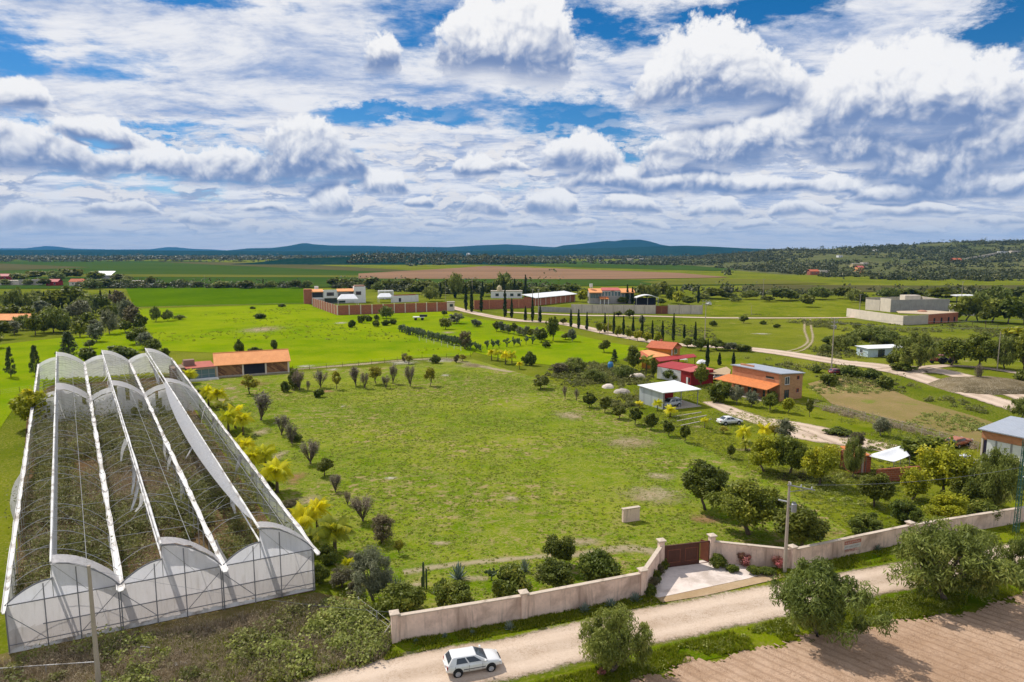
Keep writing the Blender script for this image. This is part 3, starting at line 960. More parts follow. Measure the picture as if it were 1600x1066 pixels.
m_whitemetal = surf('white sheet roof', (0.82, 0.82, 0.81), 0.45, 0.04, 0.4, wave=('x', 0.3, 0.015))
m_greymetal = surf('grey sheet roof', (0.36, 0.39, 0.44), 0.45, 0.10, 0.4, metal=0.0, wave=('x', 0.35, 0.015), spec=0.5)
m_zinc = surf('zinc sheet wall', (0.50, 0.53, 0.52), 0.5, 0.06, 0.5, wave=('x', 0.25, 0.01))
m_tile_o = surf('orange roof tiles', A(240, 146, 84, 1.35), 0.85, 0.16, 1.2, wave=('x', 0.28, 0.03))
m_tile_s = surf('salmon roof tiles', A(255, 168, 108, 1.12), 0.85, 0.14, 0.7, wave=('x', 0.30, 0.02))
m_tile_r = surf('red roof tiles', A(222, 124, 86, 1.4), 0.85, 0.18, 1.2, wave=('x', 0.28, 0.03))
m_redroof = surf('red sheet roof', A(196, 58, 58, 1.5), 0.6, 0.10, 0.6, wave=('x', 0.3, 0.015))
m_redroof2 = surf('pale red roof', A(222, 112, 104, 1.5), 0.7, 0.12, 0.6)
m_redwall = surf('red wall', A(150, 40, 40, 1.0), 0.85, 0.12, 0.8, streak=0.2)
m_ochre = surf('ochre wall', A(196, 132, 52, 1.1), 0.85, 0.14, 0.8, streak=0.3)
m_wood = surf('dark timber', (0.10, 0.055, 0.03), 0.8, 0.2, 2.0)
m_wood_o = surf('orange timber', (0.30, 0.11, 0.035), 0.8, 0.2, 2.0)
m_brick = brickmat('brick wall', A(205, 138, 96, 1.0), A(188, 120, 80, 1.0), A(180, 150, 120, 1.1), 0.55, 0.28)
m_brick2 = brickmat('tan brick wall', A(184, 136, 92, 1.05), A(168, 120, 78, 1.05), A(190, 160, 128, 1.1), 0.55, 0.28)
m_brick3 = brickmat('red brick wall', A(188, 104, 70, 1.2), A(160, 84, 56, 1.2), A(190, 160, 136, 1.2), 0.6, 0.3)
m_brickdiag = brickmat('diagonal brick infill', A(168, 126, 82, 1.0), A(92, 56, 44, 1.0), A(150, 110, 74, 1.0), 2.6, 0.36, math.radians(-38))
m_glass = glassmat('window glass')
m_glassblue = glassmat('bluish glass', (0.10, 0.17, 0.20))
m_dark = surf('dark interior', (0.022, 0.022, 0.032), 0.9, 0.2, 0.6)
m_steel = surf('steel tube', (0.30, 0.30, 0.31), 0.45, 0.1, 3.0, metal=0.3)
m_green_steel = surf('green painted steel', (0.03, 0.10, 0.075), 0.5, 0.12, 3.0)
m_tank = surf('white tank', (0.72, 0.70, 0.66), 0.6, 0.06, 1.0)
m_black = surf('black rubber', (0.018, 0.018, 0.018), 0.8, 0.2, 3.0)


def boxpart(root, name, mat, *b, label=None):
    o = MB().box(*b).build(name, mat, root)
    if label:
        o['label'] = label
    return o


def bevel(o, w=0.03):
    b = o.modifiers.new('bevel', 'BEVEL')
    b.width = w
    b.segments = 2
    b.limit_method = 'ANGLE'
    return o


def window(root, face, a, z, w, h, at, frame=None, glass=None, sill=True, name='window', bars=1):
    """A window on a wall plane of root: face 'x' -> plane x = at (outwards +x), 'y' -> plane y = at (outwards -y); a, z = lower corner, w x h."""
    frame = frame or m_white
    glass = glass or m_glass
    t = 0.07
    m = MB()
    p = MB()

    def bx(mb, a0, z0, a1, z1, d0, d1):
        if face == 'y':
            mb.box(a0, at - d1, z0, a1, at - d0, z1)
        elif face == 'x':
            mb.box(at + d0, a0, z0, at + d1, a1, z1)
        else:
            mb.box(at - d1, a0, z0, at - d0, a1, z1)
    for (a0, z0, a1, z1) in [(a - t, z - t, a + w + t, z), (a - t, z + h, a + w + t, z + h + t), (a - t, z, a, z + h), (a + w, z, a + w + t, z + h)] + [(a + w * (k + 1) / (bars + 1) - .025, z, a + w * (k + 1) / (bars + 1) + .025, z + h) for k in range(bars)]:
        bx(m, a0, z0, a1, z1, -0.02, 0.07)
    bx(p, a, z, a + w, z + h, -0.02, 0.02)
    f = m.build(name, frame, root)
    p.build('pane', glass, f)
    if sill:
        s = MB()
        bx(s, a - 0.12, z - t - 0.06, a + w + 0.12, z - t, -0.02, 0.14)
        s.build('sill', m_concrete, f)
    return f


def local(o_xy, rz, pts):
    c, s = math.cos(-rz), math.sin(-rz)
    return [((x - o_xy[0]) * c - (y - o_xy[1]) * s, (x - o_xy[0]) * s + (y - o_xy[1]) * c) for x, y in pts]


# ---- road wall: left run, corner pier, angled run, gate piers, right runs
WZ = 2.25
def wall_run(name, label, p0, p1, h0, h1, group=None, mat=None, cap=None, t=0.28):
    a, b = Vector(p0), Vector(p1)
    L = (b - a).length
    rz = math.atan2(b.y - a.y, b.x - a.x)
    r = thing(name, label, 'wall', (a.x, a.y, 0), rz, group)
    m = MB()
    n = max(1, int(L / 3))
    m.add([(0, -t / 2, -.2), (L, -t / 2, -.2), (L, t / 2, -.2), (0, t / 2, -.2), (0, -t / 2, h0), (L, -t / 2, h1), (L, t / 2, h1), (0, t / 2, h0)], [(3, 2, 1, 0), (4, 5, 6, 7), (0, 1, 5, 4), (1, 2, 6, 5), (2, 3, 7, 6), (3, 0, 4, 7)])
    m.build('panel', mat or m_pink, r)
    c = MB()
    w = t / 2 + 0.07
    c.add([(0, -w, h0), (L, -w, h1), (L, w, h1), (0, w, h0), (0, -w, h0 + .09), (L, -w, h1 + .09), (L, w, h1 + .09), (0, w, h0 + .09)], [(3, 2, 1, 0), (4, 5, 6, 7), (0, 1, 5, 4), (1, 2, 6, 5), (2, 3, 7, 6), (3, 0, 4, 7)])
    bevel(c.build('coping', cap or m_cap, r), 0.02)
    return r


def pier(p, h, rz, label, s=0.26):
    r = thing('wall_pier', label, 'pier', (p[0], p[1], 0), rz, 'piers of the pink road wall')
    boxpart(r, 'shaft', m_pink, -s, -s, -0.2, s, s, h)
    c = MB()
    q = s + 0.13
    c.box(-s - .05, -s - .05, h, s + .05, s + .05, h + 0.07)
    c.add([(-q, -q, h + .07), (q, -q, h + .07), (q, q, h + .07), (-q, q, h + .07), (-q, -q, h + .16), (q, -q, h + .16), (q, q, h + .16), (-q, q, h + .16), (0, 0, h + .26)],
          [(3, 2, 1, 0), (0, 1, 5, 4), (1, 2, 6, 5), (2, 3, 7, 6), (3, 0, 4, 7), (4, 5, 8), (5, 6, 8), (6, 7, 8), (7, 4, 8)])
    c.build('cap', m_cap, r)
    return r


W0, W1, W2 = G(617, 1003), G(818, 968), G(1003, 931)
W3, W4, W5, W6, W7, W8 = G(1032, 889), G(1111, 879), G(1237, 888), G(1420, 847), G(1592, 817), G(1760, 789)
wall_run('boundary_wall', 'pink boundary wall along the road from its free end to the middle pier', W0, W1, 2.15, 2.12, 'pink road wall')
wall_run('boundary_wall', 'pink boundary wall between the middle pier and the corner pier with spiky agaves at its foot', W1, W2, 2.12, 2.15, 'pink road wall')
wall_run('boundary_wall', 'short pink wall angled in from the corner pier to the gate', W2, W3, 2.15, 2.35, 'pink road wall')
wall_run('boundary_wall', 'pink wall behind the flowering shrubs from the gate to the concrete pole', W4, W5, 2.2, 1.9, 'pink road wall')
wr = wall_run('boundary_wall', 'pink road wall carrying a painted sale sign', W5, W6, 1.9, 1.85, 'pink road wall')
wall_run('boundary_wall', 'far pink road wall running to the lattice tower', W6, W7, 1.85, 1.75, 'pink road wall')
wall_run('boundary_wall', 'last pink road wall beyond the lattice tower', W7, W8, 1.75, 1.75, 'pink road wall')
ang = lambda a, b: math.atan2(b[1] - a[1], b[0] - a[0])
pier(W0, 2.35, ang(W0, W1), 'pink pier at the free end of the road wall')
pier(W1, 2.35, ang(W0, W1), 'pink pier in the middle of the road wall above the car')
pier(W2, 2.4, ang(W1, W2), 'pink corner pier where the wall turns in to the gate')
pier(W3, 2.85, ang(W3, W4), 'pink gate pier at the closed end of the brown gate')
pier(W4, 2.75, ang(W3, W4), 'pink gate pier beside the open gap of the gate')
pier(W5, 2.15, ang(W5, W6), 'pink pier next to the concrete pole')
pier(W6, 2.1, ang(W5, W6), 'pink pier right of the painted sign')
# sign painted on the wall
def sign(root, x0):
    m_red, m_wht = surf('red sign paint', (0.34, 0.07, 0.08), 0.8, 0.25, 3.0), surf('white sign paint', (0.60, 0.56, 0.53), 0.8, 0.14, 3.0)
    boxpart(root, 'sign_ground', m_wht, x0, -0.150, 0.78, x0 + 2.3, -0.143, 1.27)
    boxpart(root, 'sign_band', surf('faded red paint', (0.44, 0.17, 0.12), 0.8, 0.25, 3.0), x0, -0.154, 1.275, x0 + 2.3, -0.147, 1.66)
    rg = random.Random(4)
    for (z, h, mm) in ((1.38, .16, m_wht), (0.97, .14, surf('grey sign paint', (0.25, 0.25, 0.26), 0.8, 0.1, 3.0)), (0.50, .27, m_red)):
        m = MB()                      # worn, unreadable painted characters
        x = x0 + .14
        while x < x0 + 2.1:
            w = rg.uniform(.06, .13)
            m.box(x, -.162, z, x + rg.uniform(.025, .045), -.156, z + h * rg.uniform(.85, 1.1))
            q = rg.choice((0, .42, .85))
            m.box(x + .046, -.161, z + h * q, x + w + .01, -.156, z + h * q + h * rg.uniform(.1, .22))
            x += w + rg.choice((.04, .05, .12))
        m.build('lettering', mm, root)


sgn = thing('painted_sign', 'faded red and white sale sign painted on the pink wall', 'sign', wr.location, wr.rotation_euler.z)
sx = (Vector(G(1312, 868)) - Vector(W5)).length
sign(sgn, sx)

# gate
ga, gb = Vector(W3), Vector(W4)
gl = (gb - ga).length
gr = thing('sliding_gate', 'brown steel gate standing partly open at the paved drive', 'gate', (ga.x, ga.y, 0), ang(W3, W4))
bevel(boxpart(gr, 'leaf', m_gate, 0.34, -0.06, 0.08, gl * 0.74, 0.02, 2.25), 0.02)
fr = MB()
for b in [(0.30, -0.10, 2.25, gl - 0.27, 0.05, 2.33), (0.30, -0.10, 0.02, gl - 0.27, 0.05, 0.08), (gl * 0.74, -0.09, 0.08, gl * 0.74 + 0.07, 0.04, 2.25), (gl - 0.36, -0.09, 0.08, gl - 0.28, 0.04, 2.25)]:
    fr.box(*b)
fr.build('frame', m_gate, gr)
d = MB()
for k in range(2):
    x0 = 0.7 + k * 1.9
    for b in [(x0, -0.075, 0.5, x0 + 1.4, -0.06, 0.56), (x0, -0.075, 1.8, x0 + 1.4, -0.06, 1.86), (x0, -0.075, 0.56, x0 + 0.06, -0.06, 1.8), (x0 + 1.34, -0.075, 0.56, x0 + 1.4, -0.06, 1.8)]:
        d.box(*b)
d.build('moulding', m_rust, gr)
wk = MB()
wk.add([(gl - 0.36, -0.06, 0.12), (gl - 0.36, -0.02, 0.12), (gl - 0.75, 0.85, 0.12), (gl - 0.79, 0.83, 0.12), (gl - 0.36, -0.06, 2.2), (gl - 0.36, -0.02, 2.2), (gl - 0.75, 0.85, 2.2), (gl - 0.79, 0.83, 2.2)], [(0, 1, 2, 3), (7, 6, 5, 4), (0, 4, 5, 1), (1, 5, 6, 2), (2, 6, 7, 3), (3, 7, 4, 0)])
wk.build('wicket_door', m_rust, gr)

# small freestanding wall on the lot
x, y = G(974, 818)
r = thing('freestanding_wall', 'small pinkish freestanding slab wall alone on the lot', 'wall', (x, y, 0), math.radians(20))
bevel(boxpart(r, 'panel', m_pink, 0, 0, -0.1, 2.15, 0.4, 1.6), 0.03)
bevel(boxpart(r, 'coping', m_cap, -0.06, -0.06, 1.6, 2.21, 0.46, 1.7), 0.02)


# ---- generic roofs
def gable(root, x0, x1, y0, y1, ze, zr, mat, over=0.4, t=0.14, ridge_y=None, name='roof'):
    """Roof with its ridge along local x."""
    ym = (y0 + y1) / 2 if ridge_y is None else ridge_y
    m = MB()
    k = (zr - ze) / (ym - y0)
    k2 = (zr - ze) / (y1 - ym)
    m.slab([(x0 - over, y0 - over, ze - over * k), (x1 + over, y0 - over, ze - over * k), (x1 + over, ym, zr), (x0 - over, ym, zr)], t)
    m.slab([(x0 - over, ym, zr), (x1 + over, ym, zr), (x1 + over, y1 + over, ze - over * k2), (x0 - over, y1 + over, ze - over * k2)], t)
    m.tube([(x0 - over, ym, zr + .02), (x1 + over, ym, zr + .02)], 0.12, 6)
    return m.build(name, mat, root)


def gable_end(m, x, y0, y1, ym, ze, zr, t=0.2):
    m.add([(x, y0, ze - .15), (x, y1, ze - .15), (x, ym, zr - .16), (x + t, y0, ze - .15), (x + t, y1, ze - .15), (x + t, ym, zr - .16)], [(0, 2, 1), (3, 4, 5), (0, 3, 5, 2), (1, 2, 5, 4), (0, 1, 4, 3)])


# ---- brick two-storey house
A7, B7 = G(1143, 611), G(1218, 628)
L7 = math.hypot(B7[0] - A7[0], B7[1] - A7[1])
r = thing('brick_house', 'two storey brick house with orange tiled porch roof', 'house', (*A7, 0), ang(A7, B7))
D7 = 7.0
bevel(boxpart(r, 'front_wall', m_brick, 0, 0, -0.2, L7, 0.3, 5.8), 0.02)
MB().add([(0, 0.3, -.2), (L7, 0.3, -.2), (L7, D7, -.2), (0, D7, -.2), (0, 0.3, 5.75), (L7, 0.3, 5.75), (L7, D7, 5.35), (0, D7, 5.35)], [(3, 2, 1, 0), (4, 5, 6, 7), (0, 1, 5, 4), (1, 2, 6, 5), (2, 3, 7, 6), (3, 0, 4, 7)]).build('wall', m_brick2, r)
boxpart(r, 'corner_column', m_brick2, L7 - 0.35, -0.06, -0.2, L7 + 0.05, 0.0, 5.8)
MB().slab([(-0.3, -0.35, 6.0), (L7 + .35, -0.35, 6.0), (L7 + .35, D7 + .35, 5.55), (-.3, D7 + .35, 5.55)], 0.18).build('roof', m_greymetal, r)
pr = MB()
pr.slab([(-2.2, -3.3, 2.75), (L7 - 0.6, -3.3, 2.75), (L7 - 0.1, -0.01, 3.75), (-1.0, -0.01, 3.75)], 0.14)
pr.build('porch_roof', m_tile_o, r)
for xx in (0.2, 4.0, 8.2, L7 - 1.0):
    boxpart(r, 'porch_post', m_wood_o, xx - 0.14, -3.1, -0.1, xx + 0.14, -2.82, 2.62)
boxpart(r, 'porch_floor', m_concrete, -0.5, -3.2, -0.1, L7 - 0.5, -0.01, 0.18)
for xx, ww, hh in ((1.0, 1.6, 1.5), (4.6, 2.2, 2.0), (8.6, 1.4, 2.0)):
    window(r, 'y', xx, 0.4, ww, hh, 0.0, m_wood)
window(r, 'y', 9.2, 4.55, 1.9, 0.28, 0.0, m_wood, bars=0)
window(r, 'x', 1.4, 3.5, 1.3, 1.5, L7, m_white)
window(r, 'x', 1.4, 0.25, 1.3, 2.0, L7, m_wood, sill=False, name='door')
window(r, 'x', 5.2, 4.3, 0.6, 0.6, L7, m_redwall, bars=0)
window(r, 'x', 5.2, 1.5, 0.6, 0.7, L7, m_redwall, bars=0)
boxpart(r, 'parapet', m_brick, 0.8, 1.6, 5.78, 4.4, 1.9, 6.25)

# lean-to roof beside the brick house
q = [G(1098, 583, 2.6), G(1135, 573, 2.9), G(1142, 578, 2.9), G(1140, 586, 2.6)]
r = thing('lean_to_shelter', 'low tan lean-to roof between the dark red shed and the brick house', 'shelter', (*G(1118, 592), 0))
oo = G(1118, 592)
MB().slab([(a - oo[0], b - oo[1], z) for (a, b), z in zip(q, (2.6, 2.9, 2.9, 2.6))], 0.12).build('roof', surf('tan sheet roof', A(206, 178, 140), 0.8), r)
for (a, b) in q:
    MB().tube([(a - oo[0], b - oo[1], -0.1), (a - oo[0], b - oo[1], 2.55)], 0.07, 5).build('post', m_wood, r)

# ---- white roofed carport
c0, c1, c2, c3 = G(996, 603.5, 3.5), G(1054, 596, 3.5), G(1096, 608, 3.5), G(1036, 615.5, 3.3)
r = thing('carport', 'white roofed carport with grey metal side wall and a car inside', 'carport', (*c3, 0), ang(c3, c2))
lq = local(c3, ang(c3, c2), [c3, c2, c1, c0])
MB().slab([(p[0], p[1], z) for p, z in zip(lq, (3.5, 3.5, 3.75, 3.75))], 0.13).build('roof', m_whitemetal, r)
(ax_, ay_), (bx_, by_), (cx_, cy_), (dx_, dy_) = lq
ins = lambda p, q, t: (p[0] + (q[0] - p[0]) * t, p[1] + (q[1] - p[1]) * t)
wl = MB()
w0, w1 = ins(lq[0], lq[3], 0.05), ins(lq[0], lq[3], 0.97)
wl.prism([(w0[0] + .35, w0[1]), (w0[0] + .43, w0[1]), (w1[0] + .43, w1[1]), (w1[0] + .35, w1[1])], -0.1, 3.36)
wl.build('side_wall', m_zinc, r)
wb = MB()
w2 = ins(lq[3], lq[2], 0.97)
wb.prism([(w1[0] + .5, w1[1]), (w2[0], w2[1]), (w2[0], w2[1] - .1), (w1[0] + .5, w1[1] - .1)], -0.1, 3.55)
wb.build('back_wall', m_redwall, r)
for t in (0.06, 0.5, 0.94):
    p = ins(lq[0], lq[1], t)
    MB().box(p[0] - .07, p[1] + .3, -.1, p[0] + .07, p[1] + .44, 3.36).build('post', m_steel, r)
MB().prism([(lq[0][0] + .5, lq[0][1] - .4), (lq[1][0] - .2, lq[1][1] - .4), (lq[2][0] - .2, lq[2][1] - .4), (lq[3][0] + .5, lq[3][1] - .4)], -.1, 0.12).build('floor_slab', m_concrete, r)
CARPORT = (c3, ang(c3, c2), lq)

# kitchen garden beds in front of the carport
for i, (p0, p1) in enumerate([((1052, 652), (1096, 645)), ((1058, 659), (1104, 650)), ((1064, 666), (1112, 656))]):
    a, b = G(*p0), G(*p1)
    rr = thing('garden_bed_edge', f'pale kerb of the garden beds before the carport, {ORD[i]} from it', 'kerb', (*a, 0), ang(a, b), 'garden bed kerbs')
    bevel(boxpart(rr, 'kerb', m_concrete, 0, -0.1, -.1, math.hypot(b[0] - a[0], b[1] - a[1]), 0.1, 0.18), 0.02)

# ---- dark red shed with white side
oo = G(1065, 604)
r = thing('red_roofed_shed', 'low shed with a crimson sheet roof and white side wall', 'shed', (*oo, 0))
P = lambda px, py, z: (G(px, py, z)[0] - oo[0], G(px, py, z)[1] - oo[1], z)
MB().slab([P(1020, 571, 3.0), P(1064, 578.5, 3.0), P(1088, 570, 3.5), P(1050, 564.5, 3.5)], 0.16).build('roof', m_redroof, r)
q = [P(1027, 573, 2.9), P(1064, 579, 2.9), P(1086, 571, 2.9), P(1050, 566, 2.9)]
MB().prism([p[:2] for p in q], -.1, 2.84).build('wall', m_white, r)
b0 = [P(1064.5, 577.5, 3.4), P(1080, 581, 3.4), P(1115, 577, 3.4), P(1089, 571.5, 3.4)]
MB().prism([p[:2] for p in b0], -.1, 3.2).build('annex', m_redwall, r)
k = Vector((sum(p[0] for p in b0) / 4, sum(p[1] for p in b0) / 4))
MB().slab([(k.x + (p[0] - k.x) * 1.08, k.y + (p[1] - k.y) * 1.08, 3.42) for p in b0], 0.18).build('annex_roof', m_redroof2, r)
e0, e1 = Vector(b0[0][:2]), Vector(b0[1][:2])
dd, nn = (e1 - e0).normalized(), None
nn = Vector((dd.y, -dd.x))
for t0, t1, zb, zt, nm, mm in ((0.55, 0.72, 0.1, 1.9, 'door', m_white), (0.8, 0.92, 0.9, 1.9, 'window', m_glass)):
    p, q2 = e0.lerp(e1, t0), e0.lerp(e1, t1)
    MB().prism([tuple(p), tuple(q2), tuple(q2 + nn * .05), tuple(p + nn * .05)], zb, zt).build(nm, mm, r)

# ---- tile roofed house: upper gabled block, lower gabled wing, wide red porch
oo = G(1050, 572)
r = thing('tile_roofed_house', 'ochre house with stepped red tile roofs and a gabled upper floor', 'house', (*oo, 0))
rzh = math.radians(-52)
a0, a1 = G(1013, 541, 4.9), G(1049, 544, 4.9)
fa = ang(a0, a1)
Lf = math.hypot(a1[0] - a0[0], a1[1] - a0[1])
fx = lambda u, w: (a0[0] - oo[0] + math.cos(fa) * u - math.sin(fa) * w, a0[1] - oo[1] + math.sin(fa) * u + math.cos(fa) * w)
Wd = 6.6
m = MB()
m.prism([fx(0, 0), fx(Lf, 0), fx(Lf, Wd), fx(0, Wd)], -.1, 4.7)
ge = [(*fx(Lf, 0), 4.7), (*fx(Lf, Wd), 4.7), (*fx(Lf, Wd / 2), 5.9), (*fx(Lf - .2, 0), 4.7), (*fx(Lf - .2, Wd), 4.7), (*fx(Lf - .2, Wd / 2), 5.9)]
m.add(ge, [(0, 1, 2), (5, 4, 3), (0, 2, 5, 3), (1, 4, 5, 2)])
m.build('wall', m_ochre, r)
m = MB()
o_ = 0.5
m.slab([(*fx(-o_, -o_), 4.62), (*fx(Lf + o_, -o_), 4.62), (*fx(Lf + o_, Wd / 2), 6.1), (*fx(-o_, Wd / 2), 6.1)], .14)
m.slab([(*fx(-o_, Wd / 2), 6.1), (*fx(Lf + o_, Wd / 2), 6.1), (*fx(Lf + o_, Wd + o_), 4.62), (*fx(-o_, Wd + o_), 4.62)], .14)
m.build('upper_roof', m_tile_r, r)
def quad_on(u0, u1, w0, w1, z0, z1, nm, mm, par):
    return MB().prism([fx(u0, w0), fx(u1, w0), fx(u1, w1), fx(u0, w1)], z0, z1).build(nm, mm, par)
wf = quad_on(Lf, Lf + .07, 2.2, 4.4, 2.9, 4.6, 'window', m_white, r)
quad_on(Lf + .02, Lf + .09, 2.35, 3.2, 3.0, 4.5, 'pane', m_glass, wf)
quad_on(Lf + .02, Lf + .09, 3.4, 4.25, 3.0, 4.5, 'pane', m_glass, wf)
quad_on(Lf, Lf + .06, 0.2, 0.7, 2.6, 4.6, 'corner_trim', m_white, r)
MB().slab([(*fx(Lf + .05, 1.6), 4.95), (*fx(Lf + 1.2, 1.6), 4.65), (*fx(Lf + 1.2, 5.0), 4.65), (*fx(Lf + .05, 5.0), 4.95)], .1).build('window_hood', m_tile_r, r)
# lower wing
MB().slab([P(1001.5, 548, 4.0), P(1027, 545, 4.0), P(1048, 556, 3.0), P(1018, 558.5, 3.0)], .16).build('wing_roof', m_tile_s, r)
MB().slab([P(989, 554, 3.0), P(1001.5, 548, 4.0), P(1018, 558.5, 3.0), P(1002, 562, 2.6)], .14).build('wing_roof_back', m_tile_r, r)
q = [P(1003, 560, 2.8), P(1018, 560, 2.8), P(1047, 557, 2.8), P(1027, 549, 2.8), P(1003, 551, 2.8)]
MB().prism([p[:2] for p in q], -.1, 2.55).build('wing_wall', m_ochre, r)
MB().slab([P(1024, 559.5, 3.0), P(1030, 565, 2.6), P(1089, 557.5, 2.6), P(1084, 553, 3.0), P(1048, 556, 3.0)], .14).build('porch_roof', m_redroof, r)
for (px_, py_) in ((1033, 564), (1060, 561), (1086, 557)):
    p = P(px_, py_, 2.5)
    MB().tube([(p[0], p[1], -.1), (p[0], p[1], 2.45)], .1, 6).build('porch_post', m_wood, r)
boxpart(r, 'chimney', m_brick3, *[v for v in (fx(2, 4.3)[0] - .3, fx(2, 4.3)[1] - .3, 5.2, fx(2, 4.3)[0] + .3, fx(2, 4.3)[1] + .3, 6.5)])

# ---- brick barn with salmon roof and its flat roofed annex
A1, B1 = G(338, 590), G(452, 582)
L1 = math.hypot(B1[0] - A1[0], B1[1] - A1[1])
r = thing('brick_barn', 'long brick barn with a salmon tiled roof and dark doorway', 'barn', (*A1, 0), ang(A1, B1))
Db = 9.0
m = MB()
m.box(0, 0.25, -.1, L1, Db, 3.2)
gable_end(m, 0.0, 0.25, Db, Db / 2, 3.35, 5.4)
gable_end(m, L1 - .2, 0.25, Db, Db / 2, 3.35, 5.4)
m.build('wall', m_brick3, r)
xs = [0.0, 5.6, 6.3, 11.2, 11.9, L1 - .3]
boxpart(r, 'brick_infill', m_brickdiag, 0.35, 0.1, 0.0, 6.0, 0.25, 3.0)
boxpart(r, 'brick_infill', m_brickdiag, 11.8, 0.1, 0.0, L1 - .3, 0.25, 3.0)
boxpart(r, 'doorway', m_dark, 6.4, 0.16, 0.05, 11.4, 0.25, 3.0)
for x0 in (0.0, 6.0, 11.4, L1 - .35):
    boxpart(r, 'column', m_conc_l, x0, 0.0, -.1, x0 + .4, 0.28, 3.12)
boxpart(r, 'plinth', m_concrete, 0.4, 0.03, -.1, L1 - .35, 0.1, 0.32)
gable(r, 0, L1, 0, Db, 3.25, 5.45, m_tile_s, 0.45)
r2 = thing('barn_annex', 'low glazed annex with red roof beside the brick barn', 'outbuilding', (*G(338, 591), 0), ang(G(275, 597), G(338, 591)))
boxpart(r2, 'wall', m_brick3, -6.2, 1.5, -.1, -0.1, 6.5, 2.6)
boxpart(r2, 'fascia', surf('beige fascia', A(176, 150, 122), .85), -6.6, -0.1, 2.45, -0.05, 0.2, 2.95)
MB().slab([(-6.7, -.1, 3.02), (-.05, -.1, 3.02), (-.05, 6.6, 3.5), (-6.7, 6.6, 3.5)], .1).build('roof', surf('dull red roof', A(206, 112, 92), .8, .12, .8), r2)
gz = MB()
for x0 in (-6.5, -4.9, -3.3, -1.7, -.25):
    gz.box(x0, 0.0, 0, x0 + .1, .12, 2.45)
gz.box(-6.5, 0, 1.2, -.15, .1, 1.28)
gz.build('glazing_frame', m_steel, r2)
boxpart(r2, 'glazing', m_glassblue, -6.4, 0.04, 0.05, -.2, 0.08, 2.45)
boxpart(r2, 'terrace', surf('white terrace', (0.72, 0.70, 0.66), .8), -6.3, -2.2, -.1, 0.2, -0.15, 0.35)
boxpart(r2, 'side_block', surf('brown grey render', A(150, 128, 108, 1.1), .9, .12, .6, streak=.3), -9.6, 0.6, -.1, -6.75, 6.0, 3.2)
boxpart(r2, 'chimney_block', surf('mauve brown render', A(146, 116, 104, 1.1), .9, .12, .6), -6.7, 2.6, 2.6, -4.3, 4.6, 4.6)

# ---- little white hut
a, b = G(1338, 554.5), G(1356, 558.5)
r = thing('small_hut', 'little pale blue and white hut with a white sheet roof', 'hut', (*a, 0), ang(a, b))
Lh = math.hypot(b[0] - a[0], b[1] - a[1])
blue = surf('pale blue render', (0.50, 0.60, 0.64), .85, .1, .6, streak=.4)
boxpart(r, 'wall', blue, 0, 0, -.1, Lh, 8.0, 2.5)
MB().slab([(-.4, -.4, 2.75), (Lh + .6, -.4, 2.65), (Lh + .6, 12.5, 2.75), (-.4, 12.5, 2.85)], .12).build('roof', m_whitemetal, r)
window(r, 'y', 1.6, 1.0, 1.1, 1.0, 0, m_white)
window(r, 'x', 3.4, 0.1, 2.0, 2.0, Lh, m_wood, sill=False, name='door')
boxpart(r, 'post', m_wood, Lh + .2, 11.6, -.1, Lh + .4, 11.8, 2.6)

# ---- white walled garage at the right edge
a, b = G(1531, 713), G(1600, 729)
rz = ang(a, b)
r = thing('roadside_garage', 'garage with grey sheet roof, brick band and white door panels', 'garage', (*a, 0), rz)
boxpart(r, 'brick_band', m_brick, 0, 0, 2.9, 14, 0.25, 4.2)
boxpart(r, 'wall', m_brick2, 0.0, 0.5, -.1, 14, 9.0, 4.1)
for i, x0 in enumerate((0.0, 1.9, 3.9, 5.9, 7.9, 10.0, 12.0)):
    boxpart(r, 'column', m_conc_l if i == 0 else m_steel, x0, 0.05, -.1, x0 + .22, 0.3, 2.9)
for x0 in (0.75, 2.12, 4.12, 6.12, 8.12, 10.22):
    boxpart(r, 'door_panel', m_white, x0, 0.12, 0.0, min(x0 + 1.75, 14) if x0 > 1 else 1.88, 0.2, 2.85)
boxpart(r, 'door_gap', surf('violet dark opening', (0.06, 0.05, 0.09), .9), 0.24, 0.3, 0.0, 0.75, 0.4, 2.6)
MB().slab([(-.3, -.6, 4.35), (14.5, -.6, 4.35), (14.5, 9.6, 5.0), (-.3, 9.6, 5.0)], .16).build('roof', m_greymetal, r)

# ---- brick shed under a white canopy
a = G(1334, 741)
r = thing('brick_shed', 'brick shed with a small orange roof behind the orchard', 'shed', (*a, 0), math.radians(10))
boxpart(r, 'wall', m_brick3, 0, 0, -.1, 2.6, 3.0, 2.7)
boxpart(r, 'post', m_concrete, 1.1, -.1, -.1, 1.4, 0.0, 2.7)
MB().slab([(-.4, -.4, 2.75), (2.0, -.4, 2.75), (2.2, 3.0, 3.2), (-.2, 3.0, 3.2)], .12).build('roof', m_tile_o, r)
oo = G(1380, 735)
r = thing('shade_canopy', 'white sagging shade canopy over the brick shed yard', 'canopy', (*oo, 0))
cq = [P(1354, 712, 2.6), P(1397, 722, 2.3), P(1422, 712, 2.6), P(1409, 696, 3.2)]
m = MB()
N = 8
for i in range(N + 1):
    for j in range(N + 1):
        u, v = i / N, j / N
        p = (Vector(cq[0]) * (1 - u) + Vector(cq[1]) * u) * (1 - v) + (Vector(cq[3]) * (1 - u) + Vector(cq[2]) * u) * v
        m.v.append((p.x, p.y, p.z - 0.5 * math.sin(u * math.pi) * math.sin(v * math.pi)))
m.f = [(i * (N + 1) + j, (i + 1) * (N + 1) + j, (i + 1) * (N + 1) + j + 1, i * (N + 1) + j + 1) for i in range(N) for j in range(N)]
m.mi = [0] * len(m.f)
o = m.build('cloth', m_white2, r, True)
s = o.modifiers.new('thickness', 'SOLIDIFY')
